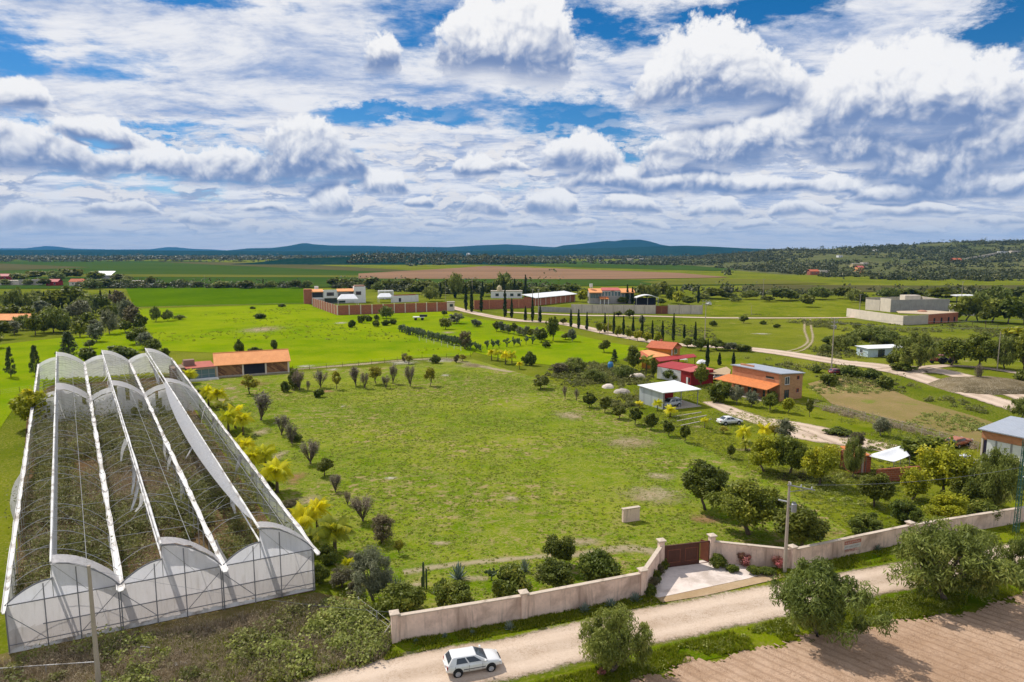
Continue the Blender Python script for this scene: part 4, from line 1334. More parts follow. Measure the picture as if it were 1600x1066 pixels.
s.thickness = 0.03
for p in cq:
    MB().tube([(p[0], p[1], -.1), (p[0], p[1], p[2])], .05, 6).build('pole', m_steel, r)
oo = G(1410, 752)
r = thing('brick_wall', 'pinkish brick yard wall half hidden by the yellow green trees', 'wall', (*oo, 0), math.radians(12))
boxpart(r, 'panel', m_brick3, -4.0, 0, -.1, 4.0, .25, 1.9)

# ---- pale block yards on the right
oo = G(1410, 508)
r = thing('block_yard', 'low pale block yard with brick rooms and a tan slab roof', 'yard building', (*oo, 0))
q = [P(1322.5, 486, 4.0)[:2], P(1410.5, 494, 4.0)[:2], P(1450, 492.5, 4.0)[:2], P(1440, 488, 4.0)[:2], P(1400, 486, 4.0)[:2]]
def wallstrip(root, nm, pts, h, mat, t=0.25, close=False):
    m = MB()
    for i in range(len(pts) - 1):
        a_, b_ = Vector(pts[i]), Vector(pts[i + 1])
        d_ = (b_ - a_).normalized()
        n_ = Vector((-d_.y, d_.x)) * t
        a_ = a_ + d_ * (t * 1.01 if i else 0)
        m.prism([tuple(a_), tuple(b_), tuple(b_ + n_), tuple(a_ + n_)], -.2, h)
    return m.build(nm, mat, root)
wallstrip(r, 'pale_wall', [P(1322.5, 495, 0)[:2], P(1410.5, 508.5, 0)[:2]], 4.0, m_conc_l)
wallstrip(r, 'grey_wall', [P(1411, 508.3, 0)[:2], P(1450, 506.5, 0)[:2]], 3.9, m_concrete)
wallstrip(r, 'brick_front', [P(1450.5, 506.4, 0)[:2], P(1496.5, 503, 0)[:2]], 4.0, m_brick3, .3)
MB().slab([P(1452, 491, 4.2), P(1498, 487.8, 4.2), P(1455, 485, 4.2), P(1401, 486, 4.2), P(1405, 489, 4.2)], .25).build('slab_roof', surf('tan slab roof', A(222, 198, 166), .9, .1, .3), r)
for t in (.18, .42, .66, .86):
    p = Vector(P(1450.5, 506.4, 0)).lerp(Vector(P(1496.5, 503, 0)), t)
    boxpart(r, 'opening', m_dark, p.x - .5, p.y - .12, 0.2, p.x + .5, p.y - .02, 2.4)
MB().lathe([(1.9, 0), (2.0, .2), (1.2, .6), (.2, .75)], P(1441, 487, 4.2), 14).build('roof_dome', surf('terracotta dome', A(206, 150, 120), .9), r)
oo = G(1391, 488)
r = thing('block_building', 'big unfinished pale block building behind the low yard', 'building', (*oo, 0))
wallstrip(r, 'pale_wall', [P(1352, 484, 0)[:2], P(1374, 486, 0)[:2]], 5.6, m_conc_l, .3)
wallstrip(r, 'tall_wall', [P(1374.5, 486, 0)[:2], P(1391, 488, 0)[:2]], 6.8, m_conc_l, .3)
wallstrip(r, 'grey_wall', [P(1391.3, 488, 0)[:2], P(1483, 485.5, 0)[:2]], 6.2, m_conc_d, .3)
wallstrip(r, 'rear_wall', [P(1483, 485, 0)[:2], P(1440, 478, 0)[:2], P(1352, 480, 0)[:2]], 5.4, m_concrete, .3)
boxpart(r, 'roof_room', m_conc_l, P(1413, 484, 0)[0], P(1413, 484, 0)[1], 5.0, P(1437, 484, 0)[0], P(1437, 484, 0)[1] + 5, 7.6)
r = thing('pale_shed', 'small white walled shed beyond the block yard', 'shed', (*G(1484, 492), 0), math.radians(-30))
boxpart(r, 'wall', m_conc_l, 0, 0, -.1, 10, 6, 4.2)
MB().slab([(-.3, -.3, 4.4), (10.3, -.3, 4.4), (10.3, 6.3, 4.7), (-.3, 6.3, 4.7)], .2).build('roof', m_concrete, r)
r = thing('open_shelter', 'white flat roofed shelter beyond the block building', 'shelter', (*G(1494, 474), 0))
MB().slab([(0, 0, 4.6), (13, 0, 4.6), (13, 8, 4.8), (0, 8, 4.8)], .5).build('roof', m_white, r)
for xx in (.5, 6.5, 12.5):
    boxpart(r, 'post', m_dark, xx, .4, -.1, xx + .4, .8, 4.1)

# ---- brick compound with the white house and tents
def pilaster_wall(label, p0, p1, h, mat, pmat, step=4.2, t=.3, name='compound_wall', group=None, cap=None):
    a, b = Vector(p0), Vector(p1)
    L = (b - a).length
    r = thing(name, label, 'wall', (a.x, a.y, 0), ang(p0, p1), group)
    boxpart(r, 'panel', mat, 0, 0, -.2, L, t, h)
    n = int(L / step)
    for i in range(n + 1):
        x = L * i / n
        boxpart(r, 'pilaster', pmat, x - .22, -.12, -.2, x + .22, t + .02, h + .12)
    if cap:
        boxpart(r, 'coping', cap, .25, -.05, h, L - .25, t + .05, h + .1)
    return r


pilaster_wall('brick compound wall running towards the white house', G(489, 479), G(527, 492.5), 4.6, m_brick3, m_conc_l, 5.5)
pilaster_wall('long brick compound wall facing the meadow', G(527.5, 492.6), G(699, 486), 4.6, m_brick3, m_conc_l, 5.2)
a, b = G(488, 475), G(572, 473)
rz = ang(a, b)
L = math.hypot(b[0] - a[0], b[1] - a[1])
r = thing('white_house', 'white two storey house with dark glazing inside the brick compound', 'house', (*a, 0), rz)
u = L / 85.0
X = lambda px: (px - 488) * u
boxpart(r, 'wall', m_white, 0, 1.0, -.1, L, 12, 7.2)
boxpart(r, 'brick_tower', m_brick3, -4.6, 0, -.1, -0.1, 6, 8.6)
for (x0, x1, z0, z1, nm, mm) in [(488.5, 505, 3.7, 6.6, 'glazing', m_glass), (529, 553, 3.7, 6.6, 'glazing', m_glass), (507, 540, 0.2, 3.0, 'glazing', m_glass)]:
    boxpart(r, nm, mm, X(x0), .93, z0, X(x1), 1.0, z1)
boxpart(r, 'white_bay', m_white, X(506), .2, 3.2, X(527), 1.0, 8.0)
boxpart(r, 'white_tower', m_white, X(554), -.4, -.1, X(572.5), 6, 9.8)
window(r, 'y', X(511), 4.6, X(522) - X(511), 1.9, .2, m_dark)
window(r, 'y', X(557), 4.9, X(565) - X(557), 1.9, -.4, m_dark)
boxpart(r, 'tower_cap', m_brick3, X(555), -.45, 9.8, X(571), 5, 10.5)
for (x0, x1) in ((486.5, 505.5), (527.3, 553.5)):
    MB().slab([(X(x0), -.6, 7.2), (X(x1), -.6, 7.2), (X(x1), 5, 8.4), (X(x0), 5, 8.4)], .3).build('roof', m_tile_s, r)
boxpart(r, 'roof_tank', m_tank, X(493), 6, 7.2, X(499), 8.2, 10.0)
boxpart(r, 'lower_terrace', m_concrete, X(487), -1.2, -.1, X(506), .9, 2.6)


def tent(label, p, w, d, h, rz):
    r = thing('party_tent', label, 'tent', (*p, 0), rz)
    m = MB()
    for y0 in (0,):
        m.add([(0, 0, h * .62), (w, 0, h * .62), (w, d, h * .62), (0, d, h * .62), (w * .18, d / 2, h), (w * .82, d / 2, h), (w * .18, d / 2, h - .05)],
              [(0, 1, 5, 4), (1, 2, 5), (2, 3, 4, 5), (3, 0, 4)])
        m.add([(-.02, -.02, h * .5), (w + .02, -.02, h * .5), (w + .02, -.02, h * .63), (-.02, -.02, h * .63)], [(0, 1, 2, 3)])
        m.add([(-.02, d + .02, h * .5), (-.02, -.02, h * .5), (-.02, -.02, h * .63), (-.02, d + .02, h * .63)], [(0, 1, 2, 3)])
    o = m.build('canopy', m_white2, r)
    s = o.modifiers.new('thickness', 'SOLIDIFY')
    s.thickness = .06
    for (x, y) in ((.1, .1), (w - .1, .1), (w - .1, d - .1), (.1, d - .1)):
        MB().tube([(x, y, -.1), (x, y, h * .6)], .12, 6).build('pole', m_white, r)
    return r


tent('large white party tent in front of the white house', G(529, 479), 11, 8, 6.6, rz)
tent('smaller white party tent by the long white garden wall', G(592, 473.5), 8.5, 7, 5.6, rz)
a, b = G(611, 473), G(654, 471.5)
r = thing('garden_wall', 'long white garden wall with a red strip in the brick compound', 'wall', (*a, 0), ang(a, b))
L = math.hypot(b[0] - a[0], b[1] - a[1])
boxpart(r, 'panel', m_white, 0, 0, -.1, L, .4, 4.2)
boxpart(r, 'red_strip', m_redroof, L * .1, -.1, 4.2, L * .9, .5, 4.6)
boxpart(r, 'opening', m_dark, L * .28, -.05, .3, L * .36, .02, 2.6)
r = thing('white_pavilion', 'small white open pavilion beyond the smaller tent', 'pavilion', (*G(592, 468), 0), rz)
boxpart(r, 'back_wall', m_white, 0, 4, -.1, 9.5, 4.4, 5.4)
boxpart(r, 'beam', m_white, 0, 0, 4.8, 9.5, 3.95, 5.6)
for xx in (0, 3.6, 8.9):
    boxpart(r, 'column', m_white, xx, 0, -.1, xx + .6, .6, 4.8)
r = thing('gatehouse', 'grey gatehouse at the end of the long brick compound wall', 'gatehouse', (*G(700, 486), 0), math.radians(10))
boxpart(r, 'wall', m_conc_l, 0, 0, -.1, 3.4, 3, 4.4)
window(r, 'y', 1.0, 2.3, 1.5, 1.2, 0, m_dark)
boxpart(r, 'parapet', m_concrete, -.2, -.2, 4.4, 3.6, 3.2, 4.8)

# ---- concrete compound with the terracotta house
pilaster_wall('long stained concrete compound wall left of the rust gate', G(893, 489), G(1024, 490.5), 4.3, m_streaky, m_concrete, 5.0, name='compound_wall')
pilaster_wall('stained concrete compound wall right of the rust gate', G(1044, 490.5), G(1097, 491), 4.4, m_streaky, m_concrete, 5.0, name='compound_wall')
a, b = G(1024, 490.5), G(1044, 490.5)
r = thing('compound_gate', 'rust brown gate in the stained concrete wall', 'gate', (*a, 0), 0)
boxpart(r, 'leaf', m_rust, .1, .1, 0, (b[0] - a[0]) / 2 - .03, .2, 3.9)
boxpart(r, 'leaf', m_rust, (b[0] - a[0]) / 2 + .03, .1, 0, (b[0] - a[0]) - .1, .2, 3.9)
a, b = G(921, 475), G(991, 475)
L = b[0] - a[0]
r = thing('terracotta_house', 'long two storey house with terracotta eaves and bluish glass band', 'house', (*a, 0), 0)
boxpart(r, 'wall', m_conc_d, 0, 1, -.1, L, 10, 7.0)
for (t0, t1) in ((0, .27), (.70, 1.0)):
    MB().slab([(L * t0 - .3, -.8, 6.8), (L * t1 + .3, -.8, 6.8), (L * t1 + .3, 6, 8.8), (L * t0 - .3, 6, 8.8)], .3).build('roof', m_tile_s, r)
MB().slab([(L * .27 + .35, 0.4, 8.0), (L * .70 - .35, 0.4, 8.0), (L * .70 - .35, 8, 9.2), (L * .27 + .35, 8, 9.2)], .3).build('roof', m_redroof2, r)
for i in range(6):
    x0 = L * .27 + i * L * .43 / 6
    window(r, 'y', x0 + .3, 4.6, L * .43 / 6 - .6, 2.6, 1.0, m_white, m_glassblue, False, bars=0)
for i in range(4):
    window(r, 'y', L * .03 + i * L * .06, 3.4, L * .045, 2.4, 1.0, m_dark, m_glassblue, False, bars=0)
    window(r, 'y', L * .73 + i * L * .065, 3.4, L * .045, 2.6, 1.0, m_white, m_glassblue, False, bars=0)
MB().slab([(L * .22, -3, 3.2), (L * .42, -3, 3.2), (L * .42, 1, 4.2), (L * .22, 1, 4.2)], .25).build('porch_roof', m_tile_o, r)
for t in (.23, .32, .41):
    boxpart(r, 'porch_post', m_white, L * t - .2, -2.8, -.1, L * t + .2, -2.4, 3.0)
wt = MB()
wt.box(L * .03, 4, 8.0, L * .03 + .3, 4.3, 9.6).box(L * .07, 4, 8.0, L * .07 + .3, 4.3, 9.6).box(L * .02, 3.6, 9.6, L * .085, 5.4, 11.6)
wt.build('water_tank', m_tank, r)
r = thing('arched_garage', 'open garage with a white arched roof behind the concrete wall', 'garage', (*G(994, 479), 0), 0)
m = MB()
n = 9
Lg = G(1029, 479)[0] - G(994, 479)[0]
for i in range(n + 1):
    t = i / n
    for y in (0, 7):
        for dz in (0, .35):
            m.v.append((Lg * t, y, 4.6 + 1.5 * math.sin(t * math.pi) + dz))
for i in range(n):
    k0 = i * 4
    m.f += [(k0 + 1, k0 + 5, k0 + 7, k0 + 3), (k0, k0 + 2, k0 + 6, k0 + 4), (k0, k0 + 4, k0 + 5, k0 + 1), (k0 + 2, k0 + 3, k0 + 7, k0 + 6)]
m.mi = [0] * len(m.f)
m.build('roof', m_white, r)
boxpart(r, 'back_wall', m_dark, .3, 6.0, -.1, Lg - .3, 6.4, 4.5)
for xx in (0, Lg * .5, Lg - .4):
    boxpart(r, 'post', m_steel, xx, .2, -.1, xx + .3, .5, 4.7)

# ---- brick warehouse with white roof, brick yard wall, farm building
a, b = G(836, 478), G(899, 471)
L = math.hypot(b[0] - a[0], b[1] - a[1])
r = thing('brick_warehouse', 'long brick warehouse with a bright white sheet roof', 'warehouse', (*a, 0), ang(a, b))
boxpart(r, 'wall', m_brick3, 0, 0, -.1, L, 8, 4.6)
MB().slab([(-1, -1, 4.6), (L + 1, -1, 4.6), (L + 1, 9, 6.2), (-1, 9, 6.2)], .25).build('roof', m_whitemetal, r)
for i in range(9):
    boxpart(r, 'pilaster', m_conc_l, L * i / 8.2, -.12, -.1, L * i / 8.2 + .4, -.01, 4.3)
pilaster_wall('long brick yard wall behind the cypress road', G(741, 484), G(833, 481), 5.0, m_brick3, m_brick, 7.0, name='yard_wall')
a, b = G(767, 466), G(816, 466)
L = b[0] - a[0]
r = thing('farm_building', 'low white farm building behind the cypresses', 'building', (*a, 0), 0)
boxpart(r, 'wall', m_white, 0, 0, -.1, L, 7, 4.4)
boxpart(r, 'parapet', m_concrete, -.2, -.2, 4.4, L + .2, 7.2, 4.8)
MB().lathe([(1.6, 4.8), (1.7, 6.2), (1.3, 7.4), (.5, 8.2), (.1, 8.6)], (L * .27, 3, 0), 12).build('dome', surf('cream dome', A(226, 206, 160), .8), r)
for t in (.15, .4, .62, .85):
    window(r, 'y', L * t, 1.4, 2.0, 1.6, 0, m_dark, bars=0)
pilaster_wall('low grey wall in front of the brick yard wall end', G(842, 487), G(893, 489), 2.6, m_conc_d, m_concrete, 6.0, name='yard_wall')

# ---- orange roof and village on the left
a = G(-30, 512)
r = thing('garden_house', 'house with a weathered orange roof in the wooded garden', 'house', (*a, 0), math.radians(3))
L = G(42, 512)[0] - a[0]
boxpart(r, 'wall', surf('ochre brown render', A(150, 116, 84, 1.1), .9), 0, 0, -.1, L, 9, 3.2)
gable(r, 0, L, 0, 9, 3.2, 5.2, m_tile_s, .5)
boxpart(r, 'veranda_opening', m_dark, L * .1, -.06, .1, L * .8, .0, 2.6)


def small_house(label, px, py, w, d, h, wall, roof, rz=0.0, name='house', group=None, pitched=True, wins=2):
    r = thing(name, label, 'house', (*G(px, py), 0), rz, group)
    boxpart(r, 'wall', wall, 0, 0, -.3, w, d, h)
    if pitched:
        gable(r, 0, w, 0, d, h, h + w * .12 + .8, roof, .4)
    else:
        boxpart(r, 'roof', roof, -.3, -.3, h, w + .3, d + .3, h + .4)
    for i in range(wins):
        x = w * (i + .6) / (wins + .2)
        window(r, 'y', x - .5, h * .35, 1.2, h * .35, 0, m_white, bars=0, sill=False)
    return r


VIL = [(-6, 439, 12, 9, 5, m_redwall, m_redroof, 'red house at the left edge of the far village'), (72, 447, 10, 8, 4, m_redwall, m_redroof2, 'pinkish red house among the village trees'), (-12, 446, 34, 8, 4, m_conc_l, m_conc_l, 'long pale flat building at the left edge of the village'),
       (30, 446, 16, 8, 4.4, m_concrete, m_conc_d, 'grey village house next to the long pale building'), (108, 447, 12, 8, 4, m_conc_l, m_tile_r, 'tile roofed village house amid the trees'), (176, 446, 14, 7, 3.6, m_concrete, m_conc_d, 'low grey house below the white shed'),
       (196, 446, 16, 7, 3.8, m_conc_l, m_concrete, 'pale low house right of the village'), (212, 446, 12, 7, 3.4, m_conc_d, m_concrete, 'dark low house ending the village')]
for (px_, py_, w, d, h, wm, rm, l) in VIL:
    small_house(l, px_, py_, w, d, h, wm, rm, 0.05, group='far village houses', pitched=rm in (m_redroof, m_redroof2, m_tile_r))
a = G(144, 436)
r = thing('white_shed', 'long shed with a shining white roof above the far village', 'shed', (*a, 0), .05)
boxpart(r, 'wall', m_conc_d, 0, 0, -.1, 20, 10, 4.0)
MB().slab([(-.6, -.6, 4.2), (20.6, -.6, 4.2), (20.6, 10.6, 8.4), (-.6, 10.6, 8.4)], .3).build('roof', m_whitemetal, r)

# ---- houses on the hillside and beyond
hh = hz(HILL)
for (px_, py_, Y, w, h, wm, rm, l) in [(1266, 430, 0, 12, 5, m_brick3, m_tile_r, 'brick house with a red roof below the hillside, left one'), (1281, 430, 0, 15, 5.5, m_conc_l, m_concrete, 'pale flat roofed house below the hillside, right one'), (1341, 428, 0, 8, 9, m_tile_s, m_redroof2, 'tall orange red house among the hillside trees'),
                                        (1333, 409, 1150, 18, 6, surf('cream render', A(226, 206, 150), .9), m_conc_l, 'cream house on the middle of the hillside'), (1349, 408, 1200, 10, 5, m_conc_l, m_conc_l, 'smaller cream house beside the cream hillside house'), (1562, 397, 1500, 18, 7, m_white, m_concrete, 'white house high on the hillside, left one'),
                                        (1580, 398, 1520, 22, 6, m_conc_l, m_concrete, 'pale house high on the hillside, right one'), (1366, 394, 1720, 9, 5, m_white, m_conc_l, 'tiny white house near the hill crest'), (1310, 400, 1500, 9, 5, m_white, m_conc_l, 'tiny white house on the left of the hillside'),
                                        (1490, 404, 1250, 16, 5, m_brick3, m_tile_r, 'brick house on the hillside below the long fence')]:
    if Y:
        xw = (px_ - 800) / 1074 * Y
        zz = float(hh(np.array([xw]), np.array([float(Y)]))[0])
    else:
        xw, Y = G(px_, py_)
        zz = 0.0
    o = small_house(l, 800, 600, w, 9, h, wm, rm, 0.1, pitched=rm in (m_tile_r, m_redroof2), group='houses on the hillside')
    o.location = (xw, Y, zz)
xw0, yw0, xw1, yw1 = (1492 - 800) / 1074 * 1250, 1250, (1562 - 800) / 1074 * 1520, 1520
z0_, z1_ = (float(hh(np.array([x_]), np.array([float(y_)]))[0]) for x_, y_ in ((xw0, yw0), (xw1, yw1)))
r = thing('hillside_wall', 'long pale wall climbing the hillside', 'wall', (xw0, yw0, z0_ + 1), 0)
MB().add([(0, 0, -3), (xw1 - xw0, yw1 - yw0, z1_ - z0_ - 3), (xw1 - xw0 + 3, yw1 - yw0, z1_ - z0_ - 3), (3, 0, -3), (0, 0, 3), (xw1 - xw0, yw1 - yw0, z1_ - z0_ + 3), (xw1 - xw0 + 3, yw1 - yw0, z1_ - z0_ + 3), (3, 0, 3)], [(3, 2, 1, 0), (4, 5, 6, 7), (0, 1, 5, 4), (1, 2, 6, 5), (2, 3, 7, 6), (3, 0, 4, 7)]).build('panel', m_concrete, r)
x, y = G(732, 407)
r = thing('water_tower', 'white water tower of the far town', 'tower', (x, y, 0))
MB().lathe([(2.2, 0), (1.8, 10), (2.0, 12), (6, 15), (6.4, 20), (4.5, 23), (.5, 24)], n=12).build('tank', m_white, r)
for i, (px_, w, h) in enumerate([(692, 30, 6), (700, 20, 8), (718, 16, 8), (742, 26, 7), (756, 18, 6), (770, 22, 5), (712, 14, 12), (780, 26, 5), (980, 20, 6), (1000, 26, 6), (1018, 16, 5)]):
    o = small_house('pale building of the far town by the water tower' if px_ < 900 else 'pale building of the far settlement below the hills', px_, 407, w, 10, h, m_white if i % 2 else m_conc_l, m_conc_l, 0, 'town_building', 'far town buildings', False, 0)


# ------------------------------------------------------------------ derelict greenhouse of three bays
m_film = plasticmat('white film', (0.76, 0.73, 0.73), 0.95, 0.5, 0.2)
m_film_thin = plasticmat('thin film', (0.84, 0.84, 0.85), 0.70, 0.5, 0.2)
m_net = plasticmat('grey netting', (0.42, 0.42, 0.42), 0.42, 0.4, 0.4)
m_curtain = plasticmat('grey curtain', (0.50, 0.50, 0.52), 0.97, 0.25, 0.25)
m_gutter = surf('flaking white gutter', (0.72, 0.70, 0.67), 0.7, 0.10, 0.7, dirt=(0.22, 0.18, 0.14), dirt_amt=0.85)
m_galv = surf('galvanised tube', (0.40, 0.395, 0.385), 0.45, 0.12, 2.0, metal=0.2)
m_dktube = surf('grey tube', (0.20, 0.20, 0.21), 0.55, 0.12, 2.0)
FL, FR = Vector(G(15, 1022)), Vector(G(492, 922))
BL, BR = Vector((-113.5, 161.5)), Vector((-86.6, 171.2))
gh = thing('greenhouse', 'derelict three bay plastic greenhouse with bare roof hoops', 'greenhouse', (FL.x, FL.y, 0), math.atan2(FR.y - FL.y, FR.x - FL.x))
ghr = gh.rotation_euler.z
_c, _s = math.cos(-ghr), math.sin(-ghr)


def W(u, v, z):
    p = (FL * (1 - u) + FR * u) * (1 - v) + (BL * (1 - u) + BR * u) * v - FL
    return Vector((p.x * _c - p.y * _s, p.x * _s + p.y * _c, z))


ZG, ZL, ZU, SR = 4.0, 5.55, 6.75, 0.41


def bay(b, s, side):
    """(u, z) on the roof curve of bay b at s 0..1 across."""
    u = (b + s) / 3
    if side == 'l':
        t = s / SR
        return u, ZG + (ZL - ZG) * math.sin(t * math.pi / 2) ** 0.9
    t = (1 - s) / (1 - SR)
    return u, ZG + (ZU - ZG) * math.sin(t * math.pi / 2) ** 0.85


ghrng = random.Random(5)
NF = 36
for i in range(NF + 1):
    v = i / NF
    m = MB()
    jig = [ghrng.uniform(-.006, .006) for _ in range(3)]
    for b in range(3):
        miss = ghrng.random()
        vv = v + (jig[b] if 0 < i < NF else 0)
        if not (miss < 0.13 and 0 < i < NF):
            m.tube([W(bay(b, SR * k / 5, 'l')[0], vv, bay(b, SR * k / 5, 'l')[1]) for k in range(6)], 0.028, 4, False)
        if not (miss > 0.90 and 0 < i < NF):
            m.tube([W(bay(b, SR + (1 - SR) * k / 6, 'r')[0], vv, bay(b, SR + (1 - SR) * k / 6, 'r')[1]) for k in range(7)], 0.028, 4, False)
        ur = (b + SR) / 3
        m.tube([W(ur, v, ZL), W(ur, v, ZU)], 0.028, 4, False)
        m.tube([W(b / 3, v, ZG - .05), W((b + 1) / 3, v, ZG - .05)], 0.026 if i % 3 == 0 else 0.010, 4, False)
        if i % 4 == 0:
            m.tube([W(ur, v, ZG), W(ur, v, ZL)], 0.028, 4, False)
            m.tube([W((b + .22) / 3, v, ZG), W(ur, v, ZL)], 0.022, 3, False)
            m.tube([W((b + .72) / 3, v, ZG), W(ur, v, ZU)], 0.022, 3, False)
    for b in range(4):
        m.tube([W(b / 3, v, -.1), W(b / 3, v, ZG)], 0.05, 5, False)
    m.build('hoop_frame', m_galv, gh)
# purlins
for b in range(3):
    m = MB()
    for (s, sd) in ((0.72, 'r'),):
        u, z = bay(b, s, sd)
        m.tube([W(u, v / 20, z + .03) for v in range(21)], 0.022, 4, False)
    m.build('purlin', m_galv, gh)
# gutters, with a little spout over the front
for b in range(4):
    m = MB()
    w = 0.27 if 0 < b < 3 else 0.20
    n = 60
    v0 = -0.012
    prof = [(-w, .2), (-w * .62, -.02), (w * .62, -.02), (w, .2), (w * .84, .2), (w * .5, .05), (-w * .5, .05), (-w * .84, .2)]
    for k in range(n + 1):
        v = v0 + (1 - v0) * k / n
        p = W(b / 3, v, ZG)
        d = (W(b / 3, 1, ZG) - W(b / 3, 0, ZG)).normalized()
        sd, dz = Vector((d.y, -d.x, 0)) * ghrng.uniform(.65, 1.2), ghrng.uniform(-.07, .07)
        m.v += [tuple(p + sd * a_ + Vector((0, 0, b_ + dz))) for a_, b_ in prof]
    m.f = [(k * 8 + q, k * 8 + (q + 1) % 8, k * 8 + 8 + (q + 1) % 8, k * 8 + 8 + q) for k in range(n) for q in range(8)] + [tuple(range(7, -1, -1)), tuple(n * 8 + q for q in range(8))]
    m.mi = [0] * len(m.f)
    m.build('gutter', m_gutter, gh)
# ridge rails and rolled film along them
for b in range(3):
    ur = (b + SR) / 3
    m = MB()
    m.tube([W(ur, v / 24, ZU + .05 + ghrng.uniform(-.02, .02)) for v in range(25)], [ghrng.uniform(.07, .14) for _ in range(25)], 6)
    m.tube([W(ur, v / 24, ZL + ghrng.uniform(-.02, .02)) for v in range(25)], [ghrng.uniform(.05, .11) for _ in range(25)], 6)
    m.build('ridge_rail', m_gutter, gh)
    c = MB()
    n = 44
    lo, hi = ((0.0, 1.0), (0.0, 1.0), (0.02, 0.62))[b]
    for k in range(n + 1):
        v = lo + (hi - lo) * k / n
        if b == 0:
            off, dn = -0.014, 1.15
        elif b == 1:
            off, dn = 0.004, 0.35 + 0.15 * math.sin(k * .7)
        else:
            sg = math.sin(math.pi * k / n) ** 0.7
            off, dn = 0.050 * sg + .004, 1.0 * sg + .06
        c.v += [tuple(W(ur, v, ZU)), tuple(W(ur - off * .55, v, ZU - dn * .45)), tuple(W(ur - off, v, ZU - dn))]
    for k in range(n):
        a = k * 3
        c.f += [(a, a + 1, a + 4, a + 3), (a + 1, a + 2, a + 5, a + 4)]
    c.mi = [0] * len(c.f)
    c.build('vent_curtain', m_curtain, gh, True)


m_film_top = plasticmat('pale upper film', (0.82, 0.82, 0.86), 0.95, 0.55, 0.12)
m_film_low = plasticmat('beige lower film', (0.66, 0.62, 0.60), 0.95, 0.45, 0.25)


def end_wall(v, name, mat, z0=0.25, ragged=0.2, bars=True, holes=0.0):
    for b in range(3):
        m = MB()
        n = 14
        prof = [bay(b, SR * k / 7, 'l') for k in range(8)] + [bay(b, SR + (1 - SR) * k / 8, 'r') for k in range(9)]
        for k in range(len(prof) - 1):
            (u0, za), (u1, zb) = prof[k], prof[k + 1]
            if u1 - u0 < 1e-6:
                continue
            r0, r1 = z0 + ghrng.uniform(-ragged, ragged), z0 + ghrng.uniform(-ragged, ragged)
            z4 = min(1, max(0, (ZG - .05 - min(r0, r1)) / (max(za, zb) - min(r0, r1))))
            for mi_, (f0, f1) in enumerate(((0, z4 * .45), (z4 * .45, z4), (z4, 1))):
                m.cur = (2, 0, 1)[mi_] if bars else 0
                if ghrng.random() < holes:
                    continue
                m.add([W(u0, v, r0 + (za - r0) * f0), W(u1, v, r1 + (zb - r1) * f0), W(u1, v, r1 + (zb - r1) * f1), W(u0, v, r0 + (za - r0) * f1)], [(0, 1, 2, 3)])
        # thickened film edge band along the arch
        m.build(name, [mat, m_film_top, m_film_low] if bars else mat, gh)
        if bars:
            e = MB()
            vo = v - 0.0012
            e.tube([W(b / 3, vo, ZG), W((b + 1) / 3, vo, ZG)], 0.05, 5)
            e.tube([W(b / 3 + (.1 if b == 0 else 0), vo, 2.0), W((b + 1) / 3, vo, 2.0)], 0.045, 5)
            e.tube([W(b / 3, vo, 0.75), W((b + 1) / 3, vo, 0.75)], 0.04, 5)
            for s_, top in ((0.0, ZG), (0.33, 5.3), (0.62, 6.2), (0.98, ZG)):
                e.tube([W((b + s_) / 3, vo, 0), W((b + s_) / 3, vo, top)], 0.045, 5)
            e.tube([W((b + .02) / 3, vo, 3.2), W((b + .32) / 3, vo, 0.8)], 0.03, 4)
            e.tube([W((b + .96) / 3, vo, 3.4), W((b + .64) / 3, vo, 0.8)], 0.03, 4)
            for pr in ([bay(b, SR * k / 7, 'l') for k in range(8)], [bay(b, SR + (1 - SR) * k / 8, 'r') for k in range(9)]):
                e.tube([W(u, vo, z + .02) for u, z in pr], 0.055, 5)
            e.build('end_bars', m_dktube, gh)


end_wall(0.0, 'end_film', m_film, 0.35, 0.18)
end_wall(0.60, 'inner_film', m_film_thin, 1.2, 0.6, False, 0.12)
end_wall(1.0, 'far_end_film', m_film_thin, 0.4, 0.3, False)
# pale foot strip of the front
m = MB()
for k in range(36):
    u0, u1 = k / 36, (k + 1) / 36
    m.add([W(u0, -.0005, -.1), W(u1, -.0005, -.1), W(u1, .0006, .42 + ghrng.uniform(-.08, .1)), W(u0, .0006, .42 + ghrng.uniform(-.08, .1))], [(0, 1, 2, 3)])
m.build('foot_strip', m_gutter, gh)


def roof_film(v0, v1, b, s0, s1, side, mat, name='roof_film'):
    m = MB()
    nu, nv = 8, 6
    for j in range(nv + 1):
        for i in range(nu + 1):
            s = s0 + (s1 - s0) * i / nu
            u, z = bay(b, s, side)
            v = v0 + (v1 - v0) * j / nv
            if j == 0:
                v += ghrng.uniform(-.004, .004)
            m.v.append(tuple(W(u, v, z + .06 - .05 * (j % 2))))
    m.f = [(j * (nu + 1) + i, j * (nu + 1) + i + 1, (j + 1) * (nu + 1) + i + 1, (j + 1) * (nu + 1) + i) for j in range(nv) for i in range(nu)]
    m.mi = [0] * len(m.f)
    m.build(name, mat, gh, True)


for b in range(3):
    roof_film(0.945, 1.0, b, SR, 1, 'r', m_film)
    roof_film(0.955, 1.0, b, 0, SR, 'l', m_film_thin)
    roof_film(0.60, 0.655 - .008 * b, b, SR, 1, 'r', m_film)
    roof_film(0.605, 0.64, b, 0, SR, 'l', m_film_thin)
    roof_film(0.0, 0.012, b, SR, 1, 'r', m_film)
